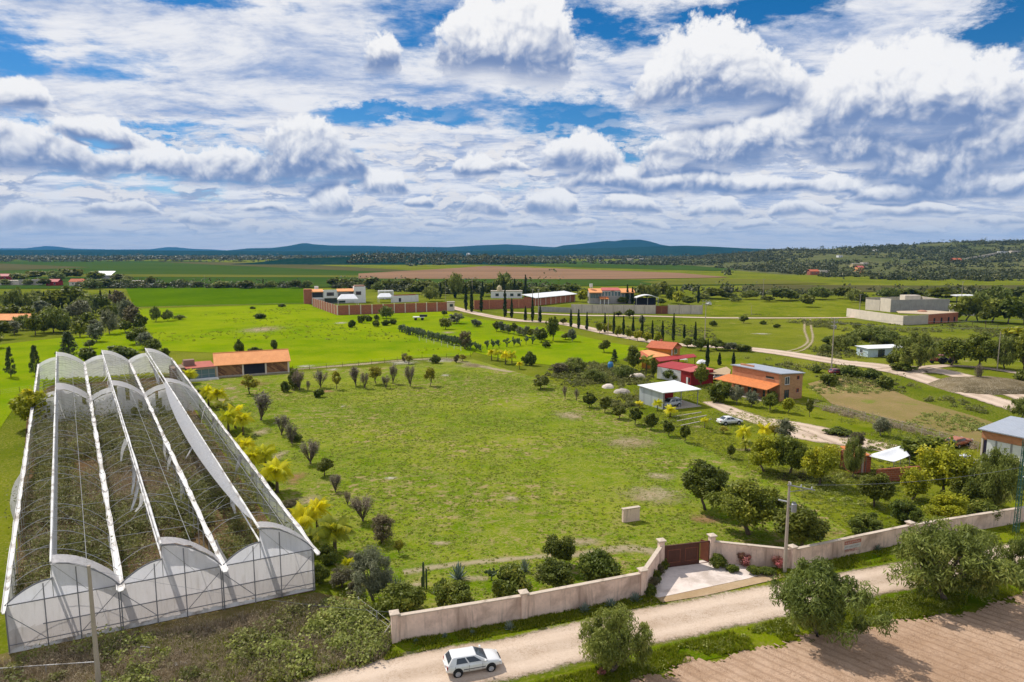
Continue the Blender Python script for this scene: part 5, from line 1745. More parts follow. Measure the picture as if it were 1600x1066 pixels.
# side films
def side(u, v0, v1, z0, z1, mat, name, flare=0.0, rag=.25):
    m = MB()
    n = max(6, int((v1 - v0) * 50))
    for k in range(n + 1):
        v = v0 + (v1 - v0) * k / n
        f = flare * math.sin(math.pi * k / n)
        m.v += [tuple(W(u, v, z1)), tuple(W(u - f * .4, v, (z0 + z1) / 2)), tuple(W(u - f, v, z0 + ghrng.uniform(-rag, rag)))]
    for k in range(n):
        a = k * 3
        m.f += [(a, a + 1, a + 4, a + 3), (a + 1, a + 2, a + 5, a + 4)]
    m.mi = [0] * len(m.f)
    m.build(name, mat, gh)


side(1.0, 0.0, 1.0, 2.3, ZG, m_film_thin, 'side_film', 0, .35)
side(1.001, 0.0, 1.0, 0.2, 2.2, m_net, 'side_netting', 0, .1)
side(0.0, 0.0, 0.10, 0.2, ZG, m_film, 'side_film')
side(0.0, 0.17, 0.38, 1.6, ZG, m_film, 'loose_side_film', 0.06, .3)
# torn strips hanging from the frames
strips = []
for k in range(5):
    m = MB()
    n = 7
    L = 1.5 + .5 * k
    ph = ghrng.uniform(0, 6)
    for i in range(n + 1):
        t = i / n
        x = .22 * math.sin(t * 4 + ph) * t
        w = .26 * (1 - t * .75) + .03
        y = .15 * math.cos(t * 5 + ph) * t
        m.v += [(x - w, y, -L * t), (x + w, y + .05, -L * t)]
    m.f = [(2 * i, 2 * i + 1, 2 * i + 3, 2 * i + 2) for i in range(n)]
    m.mi = [0] * n
    strips.append(m.mesh('torn_strip', m_film_thin if k % 2 else m_gutter))
for k in range(90):
    b = ghrng.choice((0, 1, 1, 2, 2, 3))
    v = ghrng.uniform(.03, .93)
    onr = ghrng.random() < .45 and b < 3
    u = (b + SR) / 3 if onr else b / 3 + ghrng.uniform(-.012, .012)
    if not onr and b in (0, 3) and ghrng.random() < .5:
        continue
    o = link('torn_strip', strips[k % 5], gh)
    o.location = W(min(max(u, 0), 1), v, (ZL if onr else ZG) - .02)
    o.rotation_euler = (ghrng.uniform(-.35, .35), ghrng.uniform(-.35, .35), ghrng.uniform(0, 6.28))


# ------------------------------------------------------------------ vehicles
m_tyre = surf('tyre rubber', (0.016, 0.016, 0.016), 0.85, 0.2, 4.0)
m_rim = surf('alloy rim', (0.42, 0.42, 0.43), 0.35, 0.08, 4.0, metal=0.4)
m_trim = surf('black trim', (0.022, 0.022, 0.024), 0.6, 0.1, 4.0)
m_lampr = paint('red lamp', (0.30, 0.012, 0.012), 0.15)
m_lampw = paint('clear lamp', (0.62, 0.63, 0.64), 0.1)
m_chrome = surf('dull chrome', (0.66, 0.66, 0.65), 0.3, 0.05, 4.0, metal=0.5)

BODY = {  # stations: x, half width, z under, z belt | cabin: bottom x0,x1,half w,z | top x0,x1,half w,z | wheelbase x, wheel r
    'hatch': ([(-2.06, .66, .46, .78), (-2.00, .78, .34, .92), (-1.7, .85, .27, .965), (-1.0, .87, .24, .965), (0, .87, .23, .95), (.85, .87, .24, .93), (1.25, .86, .27, .90), (1.7, .82, .29, .82), (1.98, .74, .31, .70), (2.08, .62, .38, .60)], (-1.98, 1.02, .82, .93), (-1.62, .12, .60, 1.44), (-1.26, 1.24), .315),
    'saloon': ([(-2.26, .66, .46, .80), (-2.20, .80, .34, .96), (-1.7, .87, .27, 1.0), (-1.0, .89, .24, .97), (0, .89, .23, .95), (.95, .89, .24, .93), (1.4, .87, .27, .88), (1.9, .82, .29, .78), (2.18, .72, .31, .66), (2.28, .6, .40, .56)], (-1.72, 1.12, .83, .95), (-.98, .20, .60, 1.45), (-1.34, 1.36), .325),
    'suv': ([(-2.24, .76, .55, .95), (-2.18, .86, .42, 1.10), (-1.7, .91, .36, 1.12), (0, .92, .34, 1.10), (.95, .92, .36, 1.08), (1.5, .90, .38, 1.04), (1.95, .86, .40, .94), (2.2, .76, .46, .78)], (-2.12, 1.08, .86, 1.08), (-1.92, .42, .68, 1.74), (-1.36, 1.38), .37),
    'wagon': ([(-2.62, .84, .50, .86), (-2.56, .93, .38, .96), (-2.0, .98, .33, .98), (0, .99, .31, .98), (1.1, .98, .33, .98), (1.9, .97, .36, .97), (2.45, .93, .38, .92), (2.62, .84, .46, .80)], (-2.42, 1.0, .90, .97), (-2.05, .42, .72, 1.46), (-1.55, 1.62), .34)}


def car(kind, label, px, py, rz, body, wheels=True, cat='car', dusty=True):
    st, cb, ct, wx, wr_ = BODY[kind]
    x, y = G(px, py)
    r = thing({'hatch': 'hatchback_car', 'saloon': 'saloon_car', 'suv': 'off_road_car', 'wagon': 'station_wagon'}[kind], label, cat, (x, y, 0.07), rz)
    m = MB()
    n = 12
    for (sx, hw, zu, zb) in st:
        h = zb - zu
        ring = [(-hw * .55, zu), (-hw * .93, zu + .05), (-hw, zu + h * .35), (-hw * .995, zu + h * .62), (-hw * .95, zu + h * .92), (-hw * .80, zb), (hw * .80, zb), (hw * .95, zu + h * .92), (hw * .995, zu + h * .62), (hw, zu + h * .35), (hw * .93, zu + .05), (hw * .55, zu)]
        m.v += [(sx, a, b) for a, b in ring]
    k = len(st)
    for i in range(k - 1):
        for j in range(n):
            m.f.append((i * n + j, i * n + (j + 1) % n, (i + 1) * n + (j + 1) % n, (i + 1) * n + j))
    m.f += [tuple(range(n - 1, -1, -1)), tuple((k - 1) * n + j for j in range(n))]
    m.mi = [0] * len(m.f)
    o = m.build('body', body, r, True)
    o.data.polygons[-1].use_smooth = o.data.polygons[-2].use_smooth = False
    # cabin with a slightly domed roof
    B = [(cb[0], -cb[2], cb[3]), (cb[1], -cb[2], cb[3]), (cb[1], cb[2], cb[3]), (cb[0], cb[2], cb[3])]
    Tt = [(ct[0], -ct[2], ct[3] - .05), (ct[1], -ct[2], ct[3] - .06), (ct[1], ct[2], ct[3] - .06), (ct[0], ct[2], ct[3] - .05)]
    c = MB()
    xm0, xm1 = ct[0] * .75 + ct[1] * .25, ct[0] * .25 + ct[1] * .75
    inner = [(xm0, -ct[2] * .6, ct[3]), (xm1, -ct[2] * .6, ct[3]), (xm1, ct[2] * .6, ct[3]), (xm0, ct[2] * .6, ct[3])]
    c.add(B + Tt + inner, [(0, 1, 5, 4), (1, 2, 6, 5), (2, 3, 7, 6), (3, 0, 4, 7), (4, 5, 9, 8), (5, 6, 10, 9), (6, 7, 11, 10), (7, 4, 8, 11), (8, 9, 10, 11)])
    bevel(c.build('cabin', body, r), .05)

    def pane(nm, p00, p10, p11, p01, u0, u1, v0, v1, out):
        P00, P10, P11, P01 = (Vector(p) for p in (p00, p10, p11, p01))
        f = lambda u, v: (P00 * (1 - u) + P10 * u) * (1 - v) + (P01 * (1 - u) + P11 * u) * v
        ofs = Vector(out) * .018
        qs = [f(u0, v0) + ofs, f(u1, v0) + ofs, f(u1, v1) + ofs, f(u0, v1) + ofs]
        bk = [q - ofs * 2 for q in qs]
        mm = MB().add(qs + bk, [(0, 1, 2, 3), (0, 4, 5, 1), (1, 5, 6, 2), (2, 6, 7, 3), (3, 7, 4, 0)])
        mm.build(nm, m_glass, r)
    pane('windscreen', B[1], B[2], Tt[2], Tt[1], .06, .94, .06, .93, (.8, 0, .6))
    pane('rear_window', B[3], B[0], Tt[0], Tt[3], .08, .92, .18 if kind != 'saloon' else .1, .90, (-.8, 0, .5))
    for sgn_, (b0, b1, t1, t0) in ((-1, (B[0], B[1], Tt[1], Tt[0])), (1, (B[3], B[2], Tt[2], Tt[3]))):
        cuts = {'hatch': (.20, .50, .545, .86), 'saloon': (.20, .50, .54, .86), 'suv': (.26, .52, .56, .86), 'wagon': (.34, .60, .63, .90)}[kind]
        out = (0, sgn_ * .9, .4)
        pane('side_window', b0, b1, t1, t0, cuts[0], cuts[1], .10, .86, out)
        pane('side_window', b0, b1, t1, t0, cuts[2], cuts[3], .10, .86, out)
        if kind in ('suv', 'wagon'):
            pane('side_window', b0, b1, t1, t0, .07, cuts[0] - .03, .12, .84, out)
        hwm = st[len(st) // 2][1]
        mir = MB()
        mir.box(cb[1] - .30, sgn_ * (cb[2] + .14) - .11, cb[3] + .03, cb[1] - .16, sgn_ * (cb[2] + .14) + .11, cb[3] + .17)
        bevel(mir.build('mirror', body, r), .03)
        trm = MB()
        trm.box(wx[0] + .42, sgn_ * (hwm + .004) - .012, .50, wx[1] - .42, sgn_ * (hwm + .004) + .012, .55)
        trm.build('side_trim', m_trim, r)
        dl = MB()
        for xx in (cb[0] + (cb[1] - cb[0]) * (cuts[0] - .02), cb[0] + (cb[1] - cb[0]) * (cuts[1] + .02), cb[0] + (cb[1] - cb[0]) * cuts[3]):
            dl.box(xx - .008, sgn_ * hwm * .99 - .012, .34, xx + .008, sgn_ * hwm * .99 + .010, .84)
        dl.build('door_gap', m_trim, r)
        for w in wx:
            MB().lathe([(.01, -.012), (wr_ + .065, -.012), (wr_ + .065, .012), (.01, .012)], (w, sgn_ * (hwm - .012), wr_ + .02), 20, 'y').build('wheel_arch', m_trim, r)
            wh = bpy.data.objects.new('wheel', None)
            COL.objects.link(wh)
            wh.parent = r
            wh.location = (w, sgn_ * (hwm - .10), wr_ - .07)
            if not wheels:
                continue
            MB().lathe([(wr_ * .62, -.11), (wr_ * .94, -.11), (wr_, -.06), (wr_, .06), (wr_ * .94, .11), (wr_ * .62, .11)], n=22, axis='y').build('tyre', m_tyre, wh, True)
            rm = MB().lathe([(.02, sgn_ * .085), (wr_ * .2, sgn_ * .09), (wr_ * .60, sgn_ * .075), (wr_ * .64, sgn_ * .115)], n=18, axis='y')
            for q in range(5):
                a = q * 2 * math.pi / 5
                rm.tube([(0, sgn_ * .115, 0), (wr_ * .6 * math.cos(a), sgn_ * .11, wr_ * .6 * math.sin(a))], .035, 4)
            rm.build('rim', m_rim, wh)
    xr, xf = st[0][0], st[-1][0]
    for sgn_ in (-1, 1):
        zb = st[1][3]
        lr = MB().box(xr + .0, sgn_ * (st[1][1] - .12) - .12, zb - .30, xr + .10, sgn_ * (st[1][1] - .12) + .125, zb - .06)
        bevel(lr.build('tail_light', m_lampr, r), .02)
        hf = MB().box(xf - .17, sgn_ * (st[-2][1] - .12) - .16, st[-2][3] - .16, xf - .03, sgn_ * (st[-2][1] - .12) + .13, st[-2][3] + .0)
        bevel(hf.build('headlight', m_lampw, r), .03)
    bm_ = m_chrome if kind == 'wagon' else body
    bevel(MB().box(xr - .05, -st[1][1] * .95, .40, xr + .12, st[1][1] * .95, .60).build('rear_bumper', bm_, r), .04)
    bevel(MB().box(xf - .14, -st[-2][1] * .98, .34, xf + .05, st[-2][1] * .98, .54).build('front_bumper', bm_, r), .04)
    MB().box(xr - .065, -.26, .62, xr + .04, .26, .74).build('number_plate', m_white, r)
    MB().box(xf - .06, -.4, .56, xf + .015, .4, .68).build('grille', m_trim, r)
    return r


pw = paint('white car paint', (0.80, 0.80, 0.79), 0.22, 0.03, 0.8, dust=(0.55, 0.46, 0.38), dust_amt=0.22)
car('hatch', 'white hatchback driving on the dirt road', 738, 1045, math.radians(16.5), pw)
car('saloon', 'white saloon car parked on the grass yard', 1140, 663, math.radians(14), pw)
car('suv', 'silver off-road car parked under the white carport', 1048, 636, math.radians(205), paint('silver car paint', (0.46, 0.48, 0.50), 0.25, 0.03, 0.8))
car('wagon', 'old rusty orange station wagon abandoned in the grass', 1497, 697, math.radians(30), paint('rusty orange paint', (0.42, 0.115, 0.045), 0.5, 0.25, 0.1, dust=(0.30, 0.16, 0.09), dust_amt=0.6))
car('saloon', 'white car half hidden by the yellow green tree', 1507, 726, math.radians(-20), pw)
car('hatch', 'maroon car beside the tall concrete pole', 1308, 585, math.radians(10), paint('maroon car paint', (0.22, 0.025, 0.04), 0.3, 0.05, 0.7))
car('suv', 'white van beyond the end of the concrete compound wall', 1107, 477, math.radians(100), pw)
car('suv', 'white pickup by the low roof behind the carport', 1122, 594, math.radians(30), pw)


def tractor(label, px, py, rz):
    r = thing('tractor', label, 'tractor', (*G(px, py), 0), rz, 'red tractors under the mesquites')
    red = paint('red tractor paint', (0.34, 0.02, 0.03), 0.4, 0.1, 0.3)
    bevel(boxpart(r, 'bonnet', red, 0.1, -.4, .8, 2.0, .4, 1.5), .06)
    bevel(boxpart(r, 'chassis', m_trim, -1.2, -.3, .5, 2.0, .3, .8), .03)
    boxpart(r, 'seat', m_trim, -.9, -.25, 1.0, -.4, .25, 1.25)
    bevel(boxpart(r, 'canopy', red, -1.3, -.75, 2.35, .3, .75, 2.45), .03)
    for (x, y) in ((-1.2, -.65), (-1.2, .65), (.15, -.65), (.15, .65)):
        MB().tube([(x, y, .8), (x, y, 2.36)], .04, 5).build('post', m_trim, r)
    for (x, rr, w) in ((-.8, .75, .22), (1.6, .42, .14)):
        for s in (-1, 1):
            MB().lathe([(rr * .5, -w), (rr * .95, -w), (rr, -w * .5), (rr, w * .5), (rr * .95, w), (rr * .5, w)], (x, s * .72, rr), 18, 'y').build('wheel', m_tyre, r)


tractor('red tractor under the spreading tree, nearer the hut', 1466, 568, math.radians(160))
tractor('red tractor under the spreading tree, farther from the hut', 1484, 567, math.radians(20))
r = thing('field_trailer', 'weathered white flat trailer standing in the bright meadow', 'trailer', (*G(645, 501), 0), .1)
bevel(boxpart(r, 'bed', m_white, 0, 0, 1.2, 5.2, 3.0, 1.6), .05)
boxpart(r, 'load', m_dark, 3.0, .3, 1.6, 6.4, 2.7, 2.4)
for x in (1.2, 4.2):
    for y in (.1, 2.9):
        MB().lathe([(.2, -.15), (.6, -.15), (.6, .15), (.2, .15)], (x, y, .6), 14, 'y').build('wheel', m_tyre, r)

# ------------------------------------------------------------------ poles, tower and cables
m_pole = surf('pole concrete', A(206, 190, 172, 1.5), 0.9, 0.10, 1.2, streak=0.2)
m_ins = surf('pale insulator', (0.52, 0.52, 0.54), 0.3, 0.05, 3.0)


def upole(label, px, py, h, rz=0.0, arms=((0.0, 1.9),), trans=False, r0=0.17, one_side=False, group=None):
    r = thing('utility_pole', label, 'pole', (*G(px, py), 0), rz, group)
    MB().tube([(0, 0, -.3), (0, 0, h)], [r0, r0 * .58], 8).build('shaft', m_pole, r)
    for (dz, L) in arms:
        z = h - .25 - dz
        a = MB()
        x0 = -.15 if one_side else -L / 2
        a.box(x0, -.16, z, x0 + L, -.06, z + .1)
        a.tube([(x0 + L * .75, -.11, z), (0.05, -.1, z - .6)], .03, 4)
        a.build('crossarm', m_steel, r)
        for k in range(3):
            xx = x0 + L * (.12 + .38 * k)
            MB().lathe([(.03, z + .1), (.07, z + .14), (.05, z + .2), (.075, z + .24), (.04, z + .34)], (xx, -.11, 0), 8).build('insulator', m_ins, r)
    if trans:
        t = MB()
        t.lathe([(.02, -.42), (.24, -.42), (.26, -.36), (.26, .36), (.2, .42), (.02, .44)], (.52, 0, h - 2.45), 14)
        t.box(.1, -.05, h - 2.5, .35, .05, h - 2.35)
        for k in range(3):
            t.lathe([(.04, .42), (.06, .5), (.03, .62)], (.40 + .12 * k, 0, h - 2.45), 6)
        t.build('transformer', m_steel, r)
        boxpart(r, 'bracket', m_ins, -.95, -.05, h - 2.05, -.1, .05, h - 1.95)
    return r


upole('concrete pole with transformer beside the pink wall and drive', 1226, 895, HT(1226, 895, 753), math.radians(-38), ((0.1, 2.5),), True, .19, True)
upole('concrete pole in front of the greenhouse end', 155, 1080, HT(155, 1080, 884), 0.2, (), False, .20)
upole('tall concrete pole by the maroon car and far road', 1299, 579, HT(1299, 579, 497), 0.3, ((0, 2.6), (.9, 2.2)), True)
upole('pale pole above the tile roofed house', 1101, 538, HT(1101, 538, 470), 0.1, ((0, 3.0), (1.0, 3.0)), False)
for i, (x, y, t, l) in enumerate([(1192, 468, 436, 'far pole on the right before the ploughed strip'), (1343, 488, 460, 'pole at the corner of the pale block yard'), (1502, 474, 440, 'far pole beside the white flat shelter'), (738, 486, 434, 'tall pole at the compound end of the cypress row'), (832, 500, 452, 'pale pole left of the brick warehouse'),
                                  (841, 503, 452, 'pale pole at the brick warehouse corner'), (320, 450, 430, 'thin far pole by the crop field'), (20, 447, 428, 'thin far pole by the village'), (696, 472, 440, 'thin pole behind the brick compound'), (1558, 580, 518, 'thin pole by the stony mound'), (1174, 492, 478, 'short pole on the crossing meadow'), (950, 524, 488, 'thin pole among the road cypresses')]):
    upole(l, x, y, HT(x, y, t), 0.2 * i, ((0, 1.8),) if i < 6 else (), False, .2 if i < 6 else .12)

tw = thing('lattice_tower', 'dark green lattice mast behind the end of the pink wall', 'tower', (*G(1587, 834), 0), 0.3)
th_ = HT(1587, 834, 688)
for (x, y) in ((-1, -1), (1, -1), (1, 1), (-1, 1)):
    MB().tube([(x * .2, y * .2, -.2), (x * .13, y * .13, th_)], .04, 5).build('leg', m_green_steel, tw)
m = MB()
nb = 12
for i in range(nb):
    z0, z1 = th_ * i / nb, th_ * (i + 1) / nb
    f = lambda z: .2 - .07 * z / th_
    c0_ = [(-1, -1), (1, -1), (1, 1), (-1, 1)]
    for k in range(4):
        a_, b_ = c0_[k], c0_[(k + 1) % 4]
        m.tube([(a_[0] * f(z0), a_[1] * f(z0), z0), (b_[0] * f(z1), b_[1] * f(z1), z1)], .018, 4, False)
        m.tube([(a_[0] * f(z1), a_[1] * f(z1), z1), (b_[0] * f(z1), b_[1] * f(z1), z1)], .022, 4, False)
m.build('bracing', m_green_steel, tw)
m = MB()
for i in range(9):
    m.lathe([(.03, 0), (.07, .05), (.03, .1)], (.45, -.3, 3.0 + .55 * i), 8)
m.tube([(.45, -.3, 2.4), (.45, -.3, 8.3)], .022, 5)
m.build('insulator_string', m_ins, tw)
boxpart(tw, 'crossarm', m_ins, -.2, -.4, th_ * .62, 2.4, -.3, th_ * .62 + .1)


def cable(label, p, q, sag, rad=.014, name='power_cable'):
    p, q = Vector(p), Vector(q)
    n = 20
    o = MB().tube([p.lerp(q, i / n) + Vector((0, 0, -sag * 4 * (i / n) * (1 - i / n))) for i in range(n + 1)], rad, 4).build(name, m_steel)
    return tag(o, label, 'cable', 'power cables')


pR, tW, pL, p2 = G(1226, 895), G(1587, 834), G(155, 1080), G(1299, 579)
hR, hL, h2 = HT(1226, 895, 753), HT(155, 1080, 884), HT(1299, 579, 497)
cable('thin cable from the transformer pole to the lattice mast', (pR[0] + 1, pR[1] - .6, hR - .1), (tW[0], tW[1], 7.6), .6)
cable('upper cable from the maroon car pole towards the right edge', (p2[0], p2[1], h2 - .2), (*G(1700, 560), 13.0), 1.4, .03)
cable('lower cable from the maroon car pole towards the right edge', (p2[0], p2[1], h2 - 1.2), (*G(1700, 575), 12.0), 1.4, .03)
cable('cable from the greenhouse pole along the road wall', (pL[0], pL[1], hL - .3), (*W0, 2.5), .4, .01)

# ------------------------------------------------------------------ fences and odds and ends
def wire_fence(label, pts, step, h, name='wire_fence', rr=.05, wood=None, wires=3):
    P_ = [Vector(G(*p)) for p in pts]
    r = thing(name, label, 'fence', (*P_[0], 0))
    posts, k = [], 0
    for a, b in zip(P_, P_[1:]):
        n = max(1, int((b - a).length / step))
        posts += [a.lerp(b, i / n) for i in range(n)]
    posts.append(P_[-1])
    for p in posts[:95]:
        q = p - P_[0]
        MB().tube([(q.x, q.y, -.1), (q.x + random.Random(k).uniform(-.06, .06), q.y, h)], rr, 5).build('post', wood or m_concrete, r)
        k += 1
    m = MB()
    for j in range(wires):
        z = h * (.35 + .3 * j)
        m.tube([((p - P_[0]).x, (p - P_[0]).y, z) for p in posts], .008, 3, False)
    m.build('wire', m_steel, r)


wire_fence('wire fence with dry weeds along the dry field', [(1262, 636), (1300, 645), (1440, 680), (1528, 706)], 3.0, 1.6, rr=.055)
wire_fence('wire fence between the meadow and the lot behind the barn', [(457, 580), (560, 572), (640, 563), (735, 558)], 3.5, 1.4, rr=.05, wood=m_wood)
wire_fence('wire fence along the right meadow before the brick ruin', [(1500, 506), (1540, 512), (1600, 520), (1660, 528)], 5, 1.8, rr=.09, wood=m_wood)
wire_fence('pale stakes along the dark cactus hedge', [(655, 533), (690, 541), (720, 549)], 4.0, 1.7, rr=.07, wood=m_white)
wire_fence('wire fence from the greenhouse corner to the road wall', [(560, 962), (590, 985), (613, 1004)], 2.2, 1.7, rr=.05, wood=m_galv, wires=3)
wire_fence('wire fence crossing the meadow beside the greenhouse', [(0, 618), (60, 608)], 3.0, 1.2, rr=.05, wood=m_wood)

a, b = Vector(G(-60, 1064)), Vector(G(152, 1052))
r = thing('pipe_rail', 'pale pipe rail running left from the greenhouse pole', 'rail', (*a, 0), ang(a, b))
L = (b - a).length
MB().tube([(0, 0, .75), (L * .55, .05, .82), (L, 0, .9)], .035, 6).build('rail', m_gutter, r)
for t in (.3, .62):
    MB().tube([(L * t, 0, -.1), (L * t, .03, .8)], .035, 5).build('post', m_galv, r)
r = thing('bent_pipe', 'bent pale pipe end standing in the weeds before the greenhouse', 'pipe', (*G(219, 1032), 0), .2)
MB().tube([(0, 0, -.1), (0.02, 0, .9), (.08, 0, 1.08), (.25, 0, 1.1), (.75, 0, .95)], .03, 6).build('pipe', m_galv, r)
for (x, y, rad, sw, rz, l) in [(277, 1032, 1.0, 3.6, .6, 'curled black hose lying in the weeds before the greenhouse'), (312, 1021, 1.5, 2.0, 2.2, 'black pipe arc right of the curled hose'), (338, 1019, 1.6, 1.2, 2.6, 'short black pipe near the greenhouse foot')]:
    cx, cy = G(x, y)
    n = 18
    o = MB().tube([(cx + rad * math.cos(rz + sw * i / n), cy + rad * .6 * math.sin(rz + sw * i / n), .16 + .12 * math.sin(i)) for i in range(n + 1)], .06, 7).build('black_hose', m_black)
    tag(o, l, 'hose', 'black hoses in the weeds')


def heap(name, label, px, py, w, d, h, mat, seed, cat='heap', bumps=5):
    """Rumpled covered heap: displaced dome."""
    rg = np.random.default_rng(seed)
    n = 14
    m = MB()
    for j in range(n + 1):
        for i in range(n + 1):
            u, v = i / n * 2 - 1, j / n * 2 - 1
            q = max(0, 1 - (abs(u) ** 2.4 + abs(v) ** 2.4))
            z = h * q ** .5 * (0.7 + .6 * float(fbm(np.array([u * 2 + seed]), np.array([v * 2.0]), seed)[0]))
            m.v.append((u * w / 2, v * d / 2, z - .05))
    m.f = [(j * (n + 1) + i, j * (n + 1) + i + 1, (j + 1) * (n + 1) + i + 1, (j + 1) * (n + 1) + i) for j in range(n) for i in range(n)]
    m.mi = [0] * len(m.f)
    o = m.build(name, mat, None)
    o.location = (*G(px, py), 0)
    return tag(o, label, cat)


heap('white_cloth', 'crumpled white sheet beside the black hose', 282, 1038, 1.3, .6, .22, m_white2, 3, 'cloth')
heap('covered_heap', 'white covered heap in the thicket, left one', 950, 606, 2.8, 2.4, 0.9, m_conc_l, 5)
heap('covered_heap', 'white covered heap in the thicket, larger right one', 972, 614, 3.8, 2.6, 1.0, m_concrete, 6)
heap('covered_heap', 'grey white heap beside the leafy tree by the red shed', 996, 590, 4.0, 2.6, 1.1, m_conc_l, 7)
heap('covered_heap', 'white heap behind the tall cypress', 1098, 568, 3.4, 2.4, 1.0, m_white2, 8)
heap('rubbish_bag', 'dark rubbish bag in the weeds before the greenhouse end', 366, 1000, .9, .7, .5, m_dark, 9, 'bag')
heap('stony_mound', 'stony brown mound beside the dirt road bend', 1545, 606, 24, 16, 2.0, groundmat('stony mound', [A(104, 92, 66), A(148, 132, 102), A(196, 182, 156)], s=(.1, .5, 1.6)), 12, 'mound')
r = thing('water_barrel', 'blue water barrel in the thicket left of the tiled house', 'barrel', (*G(954, 577), 0))
bl = paint('blue plastic', (0.05, 0.22, 0.48), .5, .1, .1)
MB().lathe([(.6, 0), (.75, .1), (.78, .8), (.75, 1.5), (.5, 1.9), (.25, 2.0)], n=14).build('shell', bl, r)
MB().lathe([(.27, 2.0), (.27, 2.12), (.02, 2.14)], n=12).build('lid', m_trim, r)
r = thing('garden_table', 'white table under the red porch roof edge', 'table', (*G(1059, 567), 0), .3)
boxpart(r, 'top', m_white, 0, 0, .78, 3.2, 1.4, .86)
for (x, y) in ((.1, .1), (3.0, .1), (.1, 1.2), (3.0, 1.2)):
    boxpart(r, 'leg', m_white, x, y, -.05, x + .1, y + .1, .78)
o = MB().tube([(*G(588, 1008), .05), (*G(613, 1000), 1.5)], .05, 6).build('leaning_stake', m_concrete)
tag(o, 'grey stake leaning on the free end pier of the road wall', 'stake')

# ------------------------------------------------------------------ air
hz_ = MB().box(-15900, -500, -12, 15900, 16200, 420).mesh('haze', [])
hm = bpy.data.materials.new('haze')
hm.use_nodes = True
hn = hm.node_tree
hn.nodes.remove(hn.nodes['Principled BSDF'])
pv = hn.nodes.new('ShaderNodeVolumePrincipled')
pv.inputs['Color'].default_value = (0.14, 0.48, 1.0, 1)
pv.inputs['Density'].default_value = 0.000042
pv.inputs['Anisotropy'].default_value = 0.0
hn.links.new(pv.outputs[0], hn.nodes['Material Output'].inputs['Volume'])
hz_.materials.append(hm)
ho = link('haze', hz_)
ho['kind'] = 'stuff'


# ------------------------------------------------------------------ vegetation
m_bark = surf('bark', (0.13, 0.10, 0.075), 0.95, 0.3, 3.0)
m_bark_pale = surf('grey bark', (0.22, 0.19, 0.16), 0.95, 0.3, 3.0)
m_bark_palm = surf('palm bark', (0.17, 0.13, 0.09), 0.95, 0.3, 3.0)
LM = {
    'round': leafmat('dark leaves', (0.056, 0.074, 0.006), (0.175, 0.190, 0.020), c3=(0.28, 0.27, 0.035)),
    'mesq': leafmat('grey green leaflets', (0.092, 0.118, 0.018), (0.27, 0.30, 0.058), c3=(0.40, 0.39, 0.11)),
    'broad': leafmat('mid green leaves', (0.075, 0.098, 0.008), (0.215, 0.240, 0.022), c3=(0.31, 0.31, 0.03)),
    'lime': leafmat('yellow green leaves', (0.16, 0.185, 0.008), (0.41, 0.41, 0.018), c3=(0.60, 0.50, 0.02)),
    'olive': leafmat('silver green leaves', (0.095, 0.105, 0.050), (0.25, 0.26, 0.145), c3=(0.34, 0.34, 0.21)),
    'bare': leafmat('brown twigs', (0.130, 0.098, 0.066), (0.25, 0.195, 0.135), c3=(0.17, 0.18, 0.04), trans=0.1),
    'yg': leafmat('yellowing leaves', (0.16, 0.15, 0.015), (0.36, 0.32, 0.025), c3=(0.50, 0.40, 0.03)),
    'palm': leafmat('yellow fronds', (0.44, 0.42, 0.006), (0.80, 0.68, 0.012), c3=(0.34, 0.38, 0.02), trans=0.4),
    'gpalm': leafmat('green fronds', (0.13, 0.16, 0.008), (0.36, 0.36, 0.015), c3=(0.60, 0.50, 0.02)),
    'cyp': leafmat('cypress leaves', (0.018, 0.032, 0.008), (0.050, 0.070, 0.018), trans=0.1),
    'pine': leafmat('pine needles', (0.040, 0.060, 0.016), (0.100, 0.130, 0.034), trans=0.15),
    'bush': leafmat('bush leaves', (0.056, 0.080, 0.008), (0.175, 0.205, 0.022), c3=(0.27, 0.27, 0.04)),
    'brown': leafmat('russet leaves', (0.100, 0.085, 0.040), (0.200, 0.165, 0.080), c3=(0.14, 0.155, 0.03)),
    'pink': leafmat('pink blossom', (0.11, 0.12, 0.02), (0.60, 0.17, 0.20), c3=(0.70, 0.30, 0.32)),
    'nopal': leafmat('cactus pads', (0.060, 0.085, 0.036), (0.135, 0.165, 0.075), trans=0.0),
    'agave': leafmat('agave blades', (0.10, 0.135, 0.105), (0.22, 0.27, 0.21), trans=0.0),
}
#          H    W   trunk crownz  K   cr   leaf a,b   n0   droop
KIND = {
    'round': (4.0, 3.6, 0.22, 0.16, 46, 0.60, 0.135, 0.075, 9000, 0.0),
    'mesq': (5.5, 6.5, 0.14, 0.04, 84, 0.66, 0.180, 0.042, 17500, 0.5),
    'broad': (5.5, 5.0, 0.20, 0.12, 54, 0.76, 0.150, 0.075, 10500, 0.2),
    'lime': (5.0, 4.6, 0.20, 0.12, 44, 0.70, 0.155, 0.085, 8200, 0.2),
    'olive': (5.2, 4.8, 0.16, 0.10, 54, 0.70, 0.150, 0.042, 11500, 0.1),
    'yg': (3.0, 2.6, 0.25, 0.22, 22, 0.44, 0.11, 0.050, 3000, -0.3),
    'bush': (2.2, 3.0, 0.06, 0.0, 40, 0.46, 0.120, 0.070, 6800, 0.0),
    'brown': (6.0, 4.0, 0.2, 0.06, 44, 0.66, 0.140, 0.055, 7200, 0.2),
    'pink': (1.6, 1.6, 0.15, 0.1, 14, 0.34, 0.075, 0.055, 1500, 0.0),
}
_proto = {}


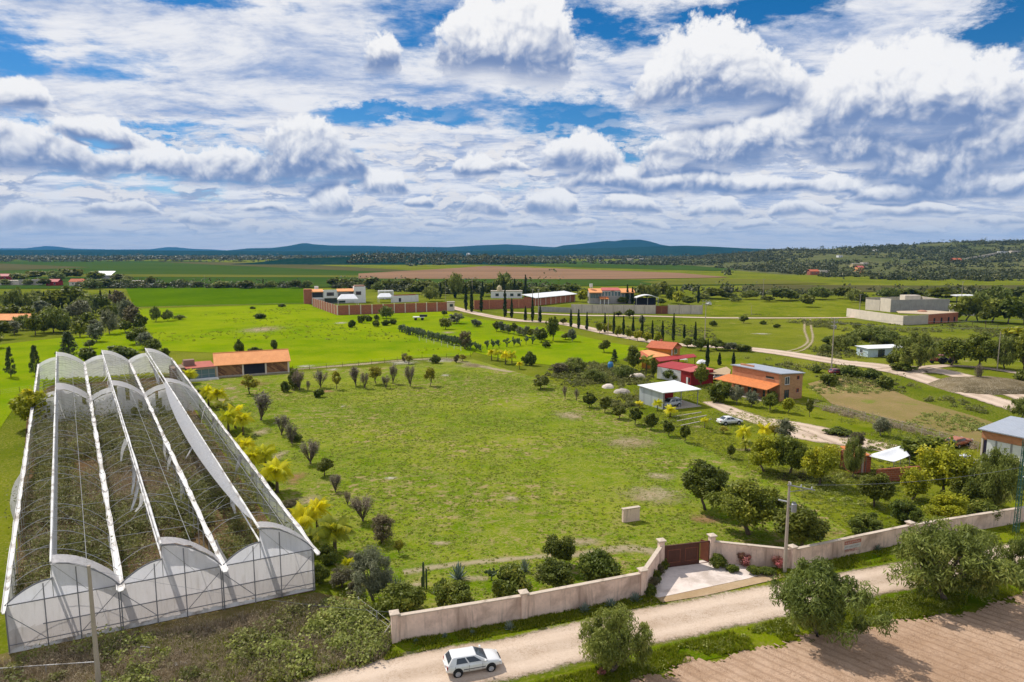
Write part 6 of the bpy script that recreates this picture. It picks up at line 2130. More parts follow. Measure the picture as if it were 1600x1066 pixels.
def leaf_quads(c, size_a, size_b, rng, droop=0.0, out=None, up=0.7):
    """One kite per leaf; the leaf plane leans outward and upward, the long axis hangs by droop (negative: stands)."""
    n = len(c)
    nr = rng.normal(size=(n, 3))
    nr[:, 2] += up * 1.6
    if out is not None:
        nr += out * up / (np.linalg.norm(out, axis=1, keepdims=True) + 1e-9)
    nr /= np.linalg.norm(nr, axis=1, keepdims=True) + 1e-9
    a = rng.normal(size=(n, 3))
    if out is not None:
        a += out * 0.6
    a[:, 2] -= droop * 3.0
    a -= nr * np.sum(a * nr, axis=1, keepdims=True) * (1.0 - min(0.8, abs(droop)))
    a /= np.linalg.norm(a, axis=1, keepdims=True) + 1e-9
    b = np.cross(a, nr)
    b /= np.linalg.norm(b, axis=1, keepdims=True) + 1e-9
    s = rng.uniform(0.65, 1.35, (n, 1))
    a, b = a * s * size_a, b * s * size_b
    return np.stack([c - a, c - a * 0.1 + b, c + a, c - a * 0.1 - b], 1).reshape(-1, 3)


def make_leafy(kind, lod, seed):
    H, W, th, cz, K, cr, la, lb, n0, droop = KIND[kind]
    rng = np.random.default_rng(seed * 31 + 5)
    n = int(n0 * (1.0, 0.32, 0.10)[lod])
    k = math.sqrt(n0 / n) * (1.0, 1.0, 1.05)[lod]
    ch = H * (1 - cz)
    zc = H * cz + ch * 0.5
    # clump centres on an uneven shell
    d = rng.normal(size=(K, 3))
    d /= np.linalg.norm(d, axis=1, keepdims=True)
    rad = rng.uniform(0.30, 1.0, K) ** 0.5 * rng.choice([1.0, 1.0, 1.0, 1.14], K)
    th_ = np.arctan2(d[:, 1], d[:, 0])
    lp = 0.35 if kind == 'round' else 1.0
    lop = 1 + lp * (0.20 * np.sin(th_ * 2 + seed) + 0.12 * np.sin(th_ * 3 + seed * 2 + d[:, 2] * 3)) + rng.normal(0, 0.10, K)
    cc = d * rad[:, None] * np.stack([(W / 2 - cr * 0.7) * lop, (W / 2 - cr * 0.7) * lop, np.full(K, ch / 2 - cr * 0.6)], -1)
    low = cc[:, 2] < 0
    if kind in ('round', 'broad', 'lime', 'mesq', 'yg'):
        cc[low, 2] *= 0.75
    cc[:, 2] += zc
    wgt = rng.uniform(0.4, 1.6, K)
    wgt /= wgt.sum()
    idx = rng.choice(K, n, p=wgt)
    off = rng.normal(size=(n, 3))
    off *= (rng.uniform(0, 1, (n, 1)) ** 0.45) / (np.linalg.norm(off, axis=1, keepdims=True) + 1e-9)
    crs = cr * rng.uniform(0.55, 1.45, K)
    c = cc[idx] + off * crs[idx][:, None] * np.array([1.0, 1.0, 0.8 + droop * 0.4])
    c[:, 2] = np.maximum(c[:, 2], 0.04)
    V = leaf_quads(c, la * k, lb * k, rng, droop, off)
    lv = np.clip(0.45 * rng.uniform(0, 1, n) + 0.55 * rng.uniform(0, 1, K)[idx], 0, 1)
    me = quads_mesh(kind + '_crown', V, LM[kind], lv)
    t = MB()
    r0 = 0.028 * H
    sides = (7, 5, 4)[lod]
    lean = rng.normal(0, 0.06 * H, 2)
    top = (lean[0], lean[1], H * (th + 0.16))
    multi = kind in ('mesq', 'broad', 'yg', 'brown')
    t.tube([(0, 0, -0.1), (lean[0] * .3, lean[1] * .3, H * th * 0.5), (lean[0] * .8, lean[1] * .8, H * th)], [r0 * 1.35, r0, r0 * 0.85], sides)
    for j in rng.permutation(K)[:(16, 8, 3)[lod]]:
        p = cc[j]
        st = Vector((lean[0] * .8, lean[1] * .8, H * th * rng.uniform(0.75, 1.0) if multi else H * th))
        e = Vector(p)
        mid = st.lerp(e, 0.5) + Vector((rng.normal(0, .12), rng.normal(0, .12), 0.08 * H * (1 if droop < 0.5 else 1.8)))
        t.tube([st, mid, e], [r0 * 0.55, r0 * 0.33, r0 * 0.1], max(3, sides - 2), False)
    return me, t.mesh(kind + '_trunk', m_bark_pale if kind == 'olive' else m_bark, True), H, W


def make_bare(lod, seed):
    """Vase-shaped pruned shrub, upright twigs with few leaves."""
    rng = np.random.default_rng(seed + 77)
    H, W = 3.4, 2.6
    t = MB()
    t.tube([(0, 0, -0.1), (0, 0, 0.3)], [0.13, 0.11], 6)
    tips = []
    nb = (26, 16, 8)[lod]
    for j in range(nb):
        a = rng.uniform(0, 2 * math.pi)
        r = W / 2 * rng.uniform(0.15, 0.95) ** 0.8
        h = H * rng.uniform(0.72, 1.0) * (1 - 0.12 * (r / (W / 2)) ** 2)
        p1 = Vector((r * 0.42 * math.cos(a), r * 0.42 * math.sin(a), h * 0.42))
        p2 = Vector((r * math.cos(a), r * math.sin(a), h))
        t.tube([(0, 0, 0.22), p1, p2], [0.05, 0.035, 0.012], 4, False)
        tips.append((p1, p2))
    n = (2600, 900, 300)[lod]
    k = math.sqrt(2600 / n)
    j = rng.integers(0, len(tips), n)
    u = rng.uniform(0.15, 1.0, n) ** 0.8
    A0 = np.array([tips[i][0] for i in j])
    A1 = np.array([tips[i][1] for i in j])
    c = A0 + (A1 - A0) * u[:, None] + rng.normal(0, 0.16, (n, 3))
    dirv = (A1 - A0)
    dirv /= np.linalg.norm(dirv, axis=1, keepdims=True)
    V = leaf_quads(c, 0.15 * k, 0.020 * k, rng, -0.1, dirv * 1.6)
    return quads_mesh('bare_crown', V, LM['bare'], rng.uniform(0, 1, n)), t.mesh('bare_trunk', m_bark, True), H, W


def make_cypress(lod, seed):
    rng = np.random.default_rng(seed + 177)
    H, W = 8.0, 1.15
    n = (2600, 1100, 420)[lod]
    k = math.sqrt(2600 / n)
    z = rng.uniform(0.02, 1.0, n) ** 0.85
    prof = np.sin(np.clip(z * 1.06, 0, 1) ** 0.55 * math.pi) ** 0.7 * 0.85 + 0.12 * (1 - z)
    a = rng.uniform(0, 2 * math.pi, n)
    r = W / 2 * prof * rng.uniform(0.3, 1.0, n) ** 0.5 * (1 + 0.25 * np.sin(a * 3 + z * 18 + seed))
    c = np.stack([r * np.cos(a), r * np.sin(a), z * H * 0.97 + 0.15], -1)
    V = leaf_quads(c, 0.20 * k, 0.075 * k, rng, -0.75)
    t = MB()
    t.tube([(0, 0, -0.1), (0, 0, 1.0), (0, 0, H * 0.8)], [0.12, 0.09, 0.02], 5)
    return quads_mesh('cypress_crown', V, LM['cyp'], rng.uniform(0, 1, n)), t.mesh('cypress_trunk', m_bark, True), H, W


def make_pine(lod, seed):
    rng = np.random.default_rng(seed + 277)
    H, W = 7.0, 4.4
    n = (5200, 1900, 600)[lod]
    k = math.sqrt(5200 / n)
    nt_ = 15
    t = MB()
    t.tube([(0, 0, -0.1), (0, 0, H * 0.95)], [0.17, 0.02], 6)
    br = []
    for i in range(nt_):
        z = H * (0.10 + 0.86 * i / nt_)
        L = W / 2 * (1 - 0.86 * i / nt_) * rng.uniform(0.75, 1.1)
        for q in range(6):
            a = rng.uniform(0, 2 * math.pi)
            e = Vector((L * math.cos(a), L * math.sin(a), z + L * 0.22))
            br.append((Vector((0, 0, z)), e))
            if lod < 2:
                t.tube([(0, 0, z), e], [0.035, 0.01], 3, False)
    j = rng.integers(0, len(br), n)
    u = rng.uniform(0.15, 1.0, n) ** 0.6
    c = np.array([br[i][0].lerp(br[i][1], x) for i, x in zip(j, u)]) + rng.normal(0, 0.13, (n, 3))
    V = leaf_quads(c, 0.19 * k, 0.045 * k, rng, -0.25)
    return quads_mesh('pine_crown', V, LM['pine'], rng.uniform(0, 1, n)), t.mesh('pine_trunk', m_bark, True), H, W


def make_palm(kind, lod, seed):
    """Feather palm with arching, drooping fronds."""
    rng = np.random.default_rng(seed + 377)
    H, W = 4.2, 3.8
    t = MB()
    ht = 2.5
    t.tube([(0, 0, -0.1), (0.03, 0, ht * 0.5), (0.0, 0.04, ht)], [0.20, 0.15, 0.12], 8)
    quads, lv = [], []
    nf = (30, 24, 16)[lod]
    nl = (26, 14, 8)[lod]
    for f in range(nf):
        a = 2 * math.pi * f / nf * 2.618 + rng.uniform(-.2, .2)
        up = rng.uniform(0.25, 1.3)
        L = rng.uniform(1.9, 2.5)
        dv = Vector((math.cos(a), math.sin(a), 0))
        side = Vector((-math.sin(a), math.cos(a), 0))
        p = Vector((0, 0, ht))
        vel = dv * math.cos(up) + Vector((0, 0, math.sin(up)))
        base = rng.uniform(0, 1)
        for s in range(nl):
            u = (s + 1) / nl
            vel = (vel + Vector((0, 0, -0.075 * 26 / nl))).normalized()
            q = p + vel * (L / nl)
            ll = 0.78 * math.sin(min(1, u * 1.05 + 0.12) * math.pi) ** 0.6 + 0.08
            w = L / nl * 0.8
            for sg in (-1, 1):
                e = q + side * (sg * ll * 0.72) + Vector((0, 0, -ll * 0.72)) + vel * ll * 0.2
                quads += [p + vel * (w * .0), q + vel * w * 0.4, e + vel * w * 0.15, e - vel * w * 0.15]
                lv.append(min(1, max(0, base * 0.7 + rng.uniform(0, 0.3))))
            p = q
    V = np.array([tuple(v) for v in quads])
    return quads_mesh('palm_crown', V, LM[kind], lv), t.mesh('palm_trunk', m_bark_palm, True), H, W


def make_agave(lod, seed):
    rng = np.random.default_rng(seed + 477)
    quads, lv = [], []
    nb = 34
    for i in range(nb):
        a = i * 2.399
        el_ = 0.15 + 1.25 * (i / nb)
        L = rng.uniform(1.0, 1.25)
        dv = Vector((math.cos(a) * math.cos(el_), math.sin(a) * math.cos(el_), math.sin(el_)))
        sd = Vector((-math.sin(a), math.cos(a), 0))
        up = dv.cross(sd) * -1
        ws = [0.07, 0.10, 0.075, 0.0]
        us = [0.0, 0.4, 0.75, 1.0]
        for k in range(3):
            for sg in (-1, 1):
                p0, p1 = dv * (us[k] * L), dv * (us[k + 1] * L)
                quads += [p0, p1, p1 + sd * (sg * ws[k + 1]) + up * 0.03, p0 + sd * (sg * ws[k]) + up * 0.03]
                lv.append(0.4 + 0.6 * (us[k] + rng.uniform(-.2, .2)) if sg > 0 else rng.uniform(0.1, 0.6))
    V = np.array([tuple(v) for v in quads]) + np.array([0, 0, 0.03])
    return quads_mesh('agave', V, LM['agave'], np.clip(lv, 0, 1)), None, 1.25, 2.1


def make_nopal(lod, seed):
    """Prickly pear: flat pads stacked into a small tree."""
    rng = np.random.default_rng(seed + 577)
    m = MB()
    pads = [(Vector((0, 0, 0)), Vector((0, 0, 1)), 0.45)]
    out = []
    for g in range(5):
        nx = []
        for (p, d, L) in pads:
            out.append((p, d, L, rng.uniform(0, math.pi)))
            tip = p + d * L * 0.9
            for c in range(rng.integers(2, 4) if g < 4 else 0):
                nd = (d + Vector(rng.normal(0, 0.55, 3))).normalized()
                nd.z = abs(nd.z) * 0.8 + 0.25
                nx.append((tip, nd.normalized(), rng.uniform(0.34, 0.5)))
        pads = [nx[i] for i in rng.permutation(len(nx))[:14]]
    for (p, d, L, ang) in out:
        a = d.cross(Vector((math.cos(ang), math.sin(ang), 0.1))).normalized()
        b = d.cross(a)
        c = p + d * L * 0.5
        n = 7 if lod < 2 else 5
        ring = [c + d * (L * .55 * math.cos(2 * math.pi * k / n)) + a * (L * .40 * math.sin(2 * math.pi * k / n)) for k in range(n)]
        m.add([*ring, c + b * 0.06, c - b * 0.06], [(k, (k + 1) % n, n) for k in range(n)] + [((k + 1) % n, k, n + 1) for k in range(n)])
    me = m.mesh('nopal', LM['nopal'])
    at = me.attributes.new('lv', 'FLOAT', 'FACE')
    at.data.foreach_set('value', rng.uniform(0, 1, len(me.polygons)).astype(np.float32))
    return me, None, 2.3, 2.4


def make_column(lod, seed):
    m = MB()
    for (x, y, h, r) in [(0, 0, 2.9, 0.15), (0.32, 0.1, 2.2, 0.12), (-0.25, 0.2, 1.3, 0.11)]:
        prof = [(0, 0), (r * .9, 0), (r, h * .5), (r * .95, h * .92), (r * .55, h * .985), (0.01, h)]
        k0 = len(m.v)
        m.lathe(prof, (x, y, 0), 14)
        for i in range(k0, len(m.v)):
            px_, py_, pz_ = m.v[i]
            if (i - k0) % 14 % 2:
                m.v[i] = (x + (px_ - x) * 0.72, y + (py_ - y) * 0.72, pz_)
    me = m.mesh('column_cactus', LM['nopal'])
    return me, None, 2.9, 0.9


def proto(kind, lod, var):
    k = (kind, lod, var)
    if k not in _proto:
        if kind in KIND:
            _proto[k] = make_leafy(kind, lod, var + 1)
        elif kind == 'bare':
            _proto[k] = make_bare(lod, var)
        elif kind == 'cyp':
            _proto[k] = make_cypress(lod, var)
        elif kind == 'pine':
            _proto[k] = make_pine(lod, var)
        elif kind in ('palm', 'gpalm'):
            _proto[k] = make_palm(kind, lod, var)
        elif kind == 'agave':
            _proto[k] = make_agave(lod, var)
        elif kind == 'nopal':
            _proto[k] = make_nopal(lod, var)
        elif kind == 'column':
            _proto[k] = make_column(lod, var)
    return _proto[k]


NAMES = {'round': ('round_tree', 'tree'), 'mesq': ('mesquite_tree', 'tree'), 'broad': ('leafy_tree', 'tree'), 'lime': ('leafy_tree', 'tree'), 'olive': ('olive_tree', 'tree'),
         'bare': ('vase_shrub', 'shrub'), 'yg': ('vase_shrub', 'shrub'), 'palm': ('palm_tree', 'palm'), 'gpalm': ('palm_tree', 'palm'), 'cyp': ('cypress_tree', 'cypress'), 'pine': ('pine_tree', 'conifer'),
         'bush': ('bush', 'bush'), 'brown': ('russet_tree', 'tree'), 'pink': ('flowering_shrub', 'shrub'), 'agave': ('agave_plant', 'agave'), 'nopal': ('prickly_pear_cactus', 'cactus'), 'column': ('column_cactus', 'cactus')}
NV = {'cyp': 3, 'agave': 2, 'nopal': 3, 'column': 1, 'pink': 2}
tree_rng = random.Random(11)
_count = [0]


def T(kind, px, py, hpx, wpx, label, group=None, z=0.0, far=False):
    if 'palm' in kind:
        wpx = wpx * 1.15
    if kind == 'mesq':
        wpx *= 0.98
    # a plant standing at photo pixel (px, py), hpx tall and wpx wide there
    x, y = G(px, py, z)
    dist = math.hypot(x, y)
    lod = 0 if dist < 105 else (1 if dist < 270 else 2)
    _count[0] += 1
    var = _count[0] % NV.get(kind, 4)
    crown, trunk, H, W = proto(kind, lod, var)
    k = (CAMH - z) / (FPX * SP + (py - 533) * CP)
    h = HT(px, py, py - hpx) if z == 0 else hpx * k
    w = wpx * k
    name, cat = NAMES[kind]
    rz = tree_rng.uniform(0, 6.28)
    sc = (w / W * tree_rng.uniform(.94, 1.06), w / W * tree_rng.uniform(.94, 1.06), h / H)
    if trunk is None or far:
        o = link(name, crown)
        o.location, o.rotation_euler, o.scale = (x, y, z), (0, 0, rz), sc
        return tag(o, label, cat, group)
    o = thing(name, label, cat, (x, y, z), rz, group)
    o.scale = sc
    link('crown', crown, o)
    link('trunk', trunk, o)
    return o




def blades(name, poly, n, h, w, mat, rng, per=3, dens=None, lean=0.5, world=False, z=0.03):
    """Grass or weed stuff: n tufts of narrow triangular blades over a pixel polygon."""
    P = poly if world else px_poly(poly)
    x, y = sample(P, n * 2 if dens else n, rng)
    if dens:
        k = rng.uniform(0, 1, len(x)) < dens(x, y)
        x, y = x[k], y[k]
    n = len(x)
    hs = h * rng.uniform(0.5, 1.3, n)
    V = np.zeros((n, per, 3, 3))
    tv = rng.uniform(0, 1, n)
    for k in range(per):
        a = rng.uniform(0, 2 * np.pi, n)
        ca, sa = np.cos(a), np.sin(a)
        ln = lean * rng.uniform(0.2, 1.0, n) * hs
        V[:, k, 0] = np.stack([x - sa * w, y + ca * w, np.full(n, z)], -1)
        V[:, k, 1] = np.stack([x + sa * w, y - ca * w, np.full(n, z)], -1)
        V[:, k, 2] = np.stack([x + ca * ln, y + sa * ln, z + hs * rng.uniform(.7, 1, n)], -1)
    lv = np.clip(np.repeat(tv, per) * 0.7 + rng.uniform(0, 0.3, n * per), 0, 1)
    o = link(name, quads_mesh(name, V.reshape(-1, 3), mat, lv, 3))
    o['kind'] = 'stuff'
    return o


def scrub(name, poly, n, size, mat, rng, per=40, flat=0.7, la=0.12, lb=0.05, dens=None, world=False, z=0.0, hfun=None, droop=0.0):
    """Low plants without a count: n leafy clumps of radius about size."""
    P = poly if world else px_poly(poly)
    x, y = sample(P, n * 2 if dens else n, rng)
    if dens:
        k = rng.uniform(0, 1, len(x)) < dens(x, y)
        x, y = x[k], y[k]
    n = len(x)
    s = size * rng.lognormal(0, 0.4, n)
    zz = z if hfun is None else hfun(x, y)
    c = np.stack([x, y, np.zeros(n) + zz + s * flat * 0.5], -1)
    off = rng.normal(size=(n, per, 3))
    off *= rng.uniform(0.2, 1, (n, per, 1)) ** 0.5 / (np.linalg.norm(off, axis=2, keepdims=True) + 1e-9)
    pts = c[:, None, :] + off * s[:, None, None] * np.array([1, 1, flat])
    pts[..., 2] = np.maximum(pts[..., 2], (zz if hfun is None else np.asarray(zz)[:, None]) + 0.03)
    ks = np.repeat(np.sqrt(s / size), per)[:, None]
    V = leaf_quads(pts.reshape(-1, 3), la, lb, rng, droop, off.reshape(-1, 3))
    lv = np.clip(np.repeat(rng.uniform(0, 1, n), per) * 0.6 + rng.uniform(0, 0.4, n * per), 0, 1)
    o = link(name, quads_mesh(name, V, mat, lv))
    o['kind'] = 'stuff'
    return o


lm_grass = leafmat('grass blades', (0.105, 0.150, 0.004), (0.28, 0.30, 0.014), c3=(0.42, 0.37, 0.12), obvar=0, trans=0.4)
lm_lawn = leafmat('lot grass tufts', (0.15, 0.19, 0.010), (0.34, 0.36, 0.05), c3=(0.50, 0.42, 0.20), obvar=0, trans=0.4)
lm_weed = leafmat('weed leaves', (0.12, 0.150, 0.022), (0.36, 0.38, 0.085), c3=(0.46, 0.46, 0.15), obvar=0)
lm_dryweed = leafmat('dry stalks', (0.20, 0.15, 0.09), (0.44, 0.35, 0.23), c3=(0.22, 0.22, 0.05), obvar=0, trans=0.2)
lm_scrub = leafmat('scrub leaves', (0.080, 0.092, 0.018), (0.22, 0.215, 0.055), c3=(0.30, 0.28, 0.08), obvar=0)
lm_wood = leafmat('woodland leaves', (0.030, 0.040, 0.010), (0.105, 0.110, 0.030), c3=(0.18, 0.16, 0.05), obvar=0, trans=0.15)


# ---- plants along the road and behind the wall
T('mesq', 955, 1052, 100, 112, 'feathery green roadside tree on the verge just ahead of the white hatchback')
T('mesq', 1278, 996, 118, 146, 'dense rounded roadside tree casting its shadow on the ploughed field')
T('mesq', 1478, 940, 122, 178, 'wide airy grey green roadside tree with open branches over the road')
T('mesq', 1604, 930, 92, 84, 'airy roadside tree cut off at the edge of the picture')
T('olive', 583, 938, 88, 68, 'silver grey olive tree by the greenhouse corner')
T('round', 1102, 797, 74, 66, 'dark round tree on a bare patch of the lot nearest the gate')
T('broad', 1170, 836, 90, 104, 'broad spreading tree behind the wall right of the gate')
T('round', 1253, 862, 72, 88, 'rounded tree behind the wall beside the concrete pole')
for (x, y, h, w, l) in [(875, 888, 54, 54, 'tall round tree behind the wall standing behind two clipped bushes'), (936, 914, 52, 66, 'wide round bush behind the wall nearest the angled gate wall'), (868, 926, 50, 62, 'round bush hard behind the wall in front of the tall round tree'),
                        (794, 937, 52, 70, 'round bush behind the wall beside the middle wall pier'), (713, 951, 44, 58, 'small yellowish green bush behind the wall below the big agave'), (630, 962, 50, 74, 'dark leafy bush at the start of the road wall')]:
    T('round' if 'tree' in l else 'bush', x, y, h, w, l)
T('nopal', 768, 908, 24, 32, 'prickly pear cactus on the lot between agave and round bush')
T('agave', 716, 906, 30, 32, 'big blue agave on the lot above the yellowish bush')
T('agave', 820, 894, 24, 20, 'smaller blue agave on the lot left of the tall round tree')
T('agave', 622, 930, 32, 30, 'blue agave behind the dark leafy bush at the wall start')
T('column', 662, 922, 44, 12, 'tall column cactus standing alone on the lot')
for i, (x, y, s) in enumerate([(1588 - 633, 949, 16), (993, 940, 16), (914, 957, 17), (796, 984, 15), (738, 992, 9), (695, 996, 8), (650, 1005, 8), (1370, 860, 12)]):
    T('agave', x, y, s, s * 1.3, ['small agave at the foot of the road wall near the angled gate wall', 'small agave at the foot of the corner pier', 'small spiky agave below the round bush nearest the gate wall', 'pale agave at the wall foot by the middle pier', 'tiny agave at the wall foot above the white hatchback', 'tiny agave at the wall foot left of the white hatchback', 'tiny agave beside the first wall pier', 'small agave at the foot of the wall right of the sign'][i])
T('pink', 1163, 886, 26, 24, 'pink flowering shrub at the foot of the wall beside the drive')
T('pink', 1214, 890, 24, 20, 'dull red flowering shrub at the wall foot next to the concrete pole')
T('pink', 940, 1057, 14, 15, 'small magenta flowering shrub on the road verge')
for i, (x, y, h, w) in enumerate([(1122, 887, 20, 26), (1143, 893, 12, 22), (1180, 896, 12, 26), (1200, 898, 11, 24)]):
    T('bush', x, y, h, w, f'low hedge plant along the drive wall, {ORD[i]} from the gate', 'hedge plants along the drive wall')
for i, (x, y, h, w) in enumerate([(1037, 890, 16, 16), (1031, 899, 18, 18), (1026, 909, 20, 18), (1022, 920, 20, 18), (1017, 932, 18, 16)]):
    T('brown' if i % 2 else 'bush', x, y, h, w, f'dark bush climbing the angled wall left of the drive, {ORD[i]} from the gate', 'bushes along the angled gate wall')

# ---- row of small round trees along the right edge of the lot, from the thicket towards the gate
T('round', 845, 608, 20, 30, 'lone flat dark shrub on the lot above the row of small round trees')
for i, (x, y, h, w, k) in enumerate([(883, 624, 22, 9, 'bare'), (901, 627, 20, 9, 'bare'), (921, 637, 24, 23, 'round'), (945, 645, 25, 22, 'round'), (967, 655, 22, 22, 'round'), (992, 664, 27, 23, 'round'), (1017, 672, 27, 24, 'round'), (1045, 682, 25, 22, 'round'), (1070, 692, 30, 17, 'round'), (1142, 717, 22, 13, 'round')]):
    T(k, x, y, h, w, ('thin leafless shrub' if k == 'bare' else 'small round clipped tree') + f' on the lot\'s right edge, {ORD[i]} in the row from the thicket', 'row of small trees on the right edge of the lot')
# ---- shrubs on the left edge of the lot, from the barn towards the road
for i, (x, y, h, w, k) in enumerate([(390, 616, 30, 28, 'yg'), (408, 657, 46, 44, 'bare'), (440, 680, 32, 28, 'bare'), (456, 694, 34, 22, 'bare'), (485, 725, 40, 36, 'bare'), (507, 744, 28, 26, 'round'), (524, 769, 28, 22, 'bare'), (543, 790, 22, 13, 'bare'), (567, 815, 44, 40, 'bare'), (597, 848, 44, 42, 'brown'), (624, 868, 26, 15, 'yg')]):
    T(k, x, y, h, w, {'yg': 'yellow green vase shaped shrub', 'bare': 'brown bare vase shaped shrub', 'round': 'dark green shrub', 'brown': 'dense russet shrub'}[k] + f' on the lot\'s left edge, {ORD[i]} from the barn', 'shrubs along the left edge of the lot')
T('bush', 462, 690, 13, 22, 'small dark round bush behind the bare shrubs left of the lot')
for i, (x, y, h, w, k) in enumerate([(460, 608, 32, 20, 'bush'), (468, 610, 32, 24, 'bare'), (481, 611, 17, 8, 'bare'), (501, 606, 28, 23, 'bare'), (526, 609, 28, 18, 'yg'), (556, 603, 32, 24, 'bare'), (570, 607, 26, 17, 'bare'), (588, 601, 30, 24, 'yg'), (603, 607, 22, 15, 'bare'), (614, 600, 32, 17, 'bare'), (641, 604, 34, 20, 'bare'), (672, 603, 30, 20, 'yg')]):
    T(k, x, y, h, w, {'yg': 'yellow green vase shaped shrub', 'bare': 'brown leafless vase shaped shrub', 'bush': 'dark green bush'}[k] + f' across the head of the lot, {ORD[i]} from the barn', 'shrubs across the head of the lot')
T('bush', 446, 613, 18, 14, 'small dark bush with dry ring in front of the barn end')
T('bush', 497, 621, 14, 16, 'low dark bush in front of the shrubs at the head of the lot')
for i, (x, y, h, w, k) in enumerate([(632, 566, 16, 10, 'brown'), (638, 569, 14, 15, 'yg'), (680, 568, 14, 15, 'bush'), (713, 567, 14, 10, 'brown'), (723, 565, 12, 13, 'yg')]):
    T(k, x, y, h, w, f'small shrub on the pale ground beyond the lot, {ORD[i]} from the barn side', 'small shrubs on the pale ground')
for (x, y, h, w, l) in [(374, 555, 24, 15, 'slim dark tree in the meadow behind the barn roof'), (398, 551, 9, 18, 'low wide bush right behind the barn roof'), (428, 546, 16, 13, 'small round tree in the meadow behind the barn end'),
                        (406, 498, 9, 18, 'dark bush alone in the bright meadow'), (440, 480, 5, 12, 'small bush at the meadow track'), (395, 483, 4, 8, 'tiny bush at the meadow track nearest the hedge')]:
    T('bush', x, y, h, w, l)
for (x, y, h, w, l) in [(243, 503, 24, 16, 'taller of two grey green trees at the meadow corner'), (262, 502, 18, 18, 'shorter of two grey green trees at the meadow corner'), (281, 500, 8, 18, 'low scrub beside the meadow corner trees')]:
    T('mesq', x, y, h, w, l)

# ---- yellow palms beside the greenhouse, from the barn towards the road
for i, (x, y, h, w, k) in enumerate([(296, 600, 26, 28, 'palm'), (326, 634, 36, 28, 'palm'), (340, 638, 36, 28, 'palm'), (350, 652, 34, 32, 'gpalm'), (357, 676, 42, 34, 'palm'), (368, 670, 42, 32, 'palm'), (380, 680, 42, 32, 'palm'), (371, 712, 38, 32, 'palm'), (385, 716, 36, 30, 'palm'),
                                     (397, 744, 50, 36, 'palm'), (415, 740, 52, 38, 'palm'), (433, 770, 56, 50, 'palm'), (474, 840, 54, 46, 'palm'), (496, 830, 56, 46, 'palm'), (484, 862, 40, 36, 'gpalm'), (523, 866, 64, 60, 'gpalm'), (545, 900, 34, 22, 'palm')]):
    T(k, x, y, h, w, ('yellow drooping palm' if k == 'palm' else 'greener drooping palm') + f' beside the greenhouse, {ORD[i]} from the barn', 'palms beside the greenhouse')
for i, (x, y, h, w) in enumerate([(512, 882, 30, 36), (534, 918, 34, 40), (500, 912, 30, 30), (555, 930, 24, 30), (310, 622, 16, 20), (452, 800, 22, 26), (420, 768, 16, 20)]):
    T(('bush', 'brown')[i % 2], x, y, h, w, f'dark shrub among the palms by the greenhouse, {ORD[i]} from the olive tree' if i < 4 else f'low shrub between the palms and greenhouse, {ORD[i - 4]} from the barn', 'shrubs among the palms')

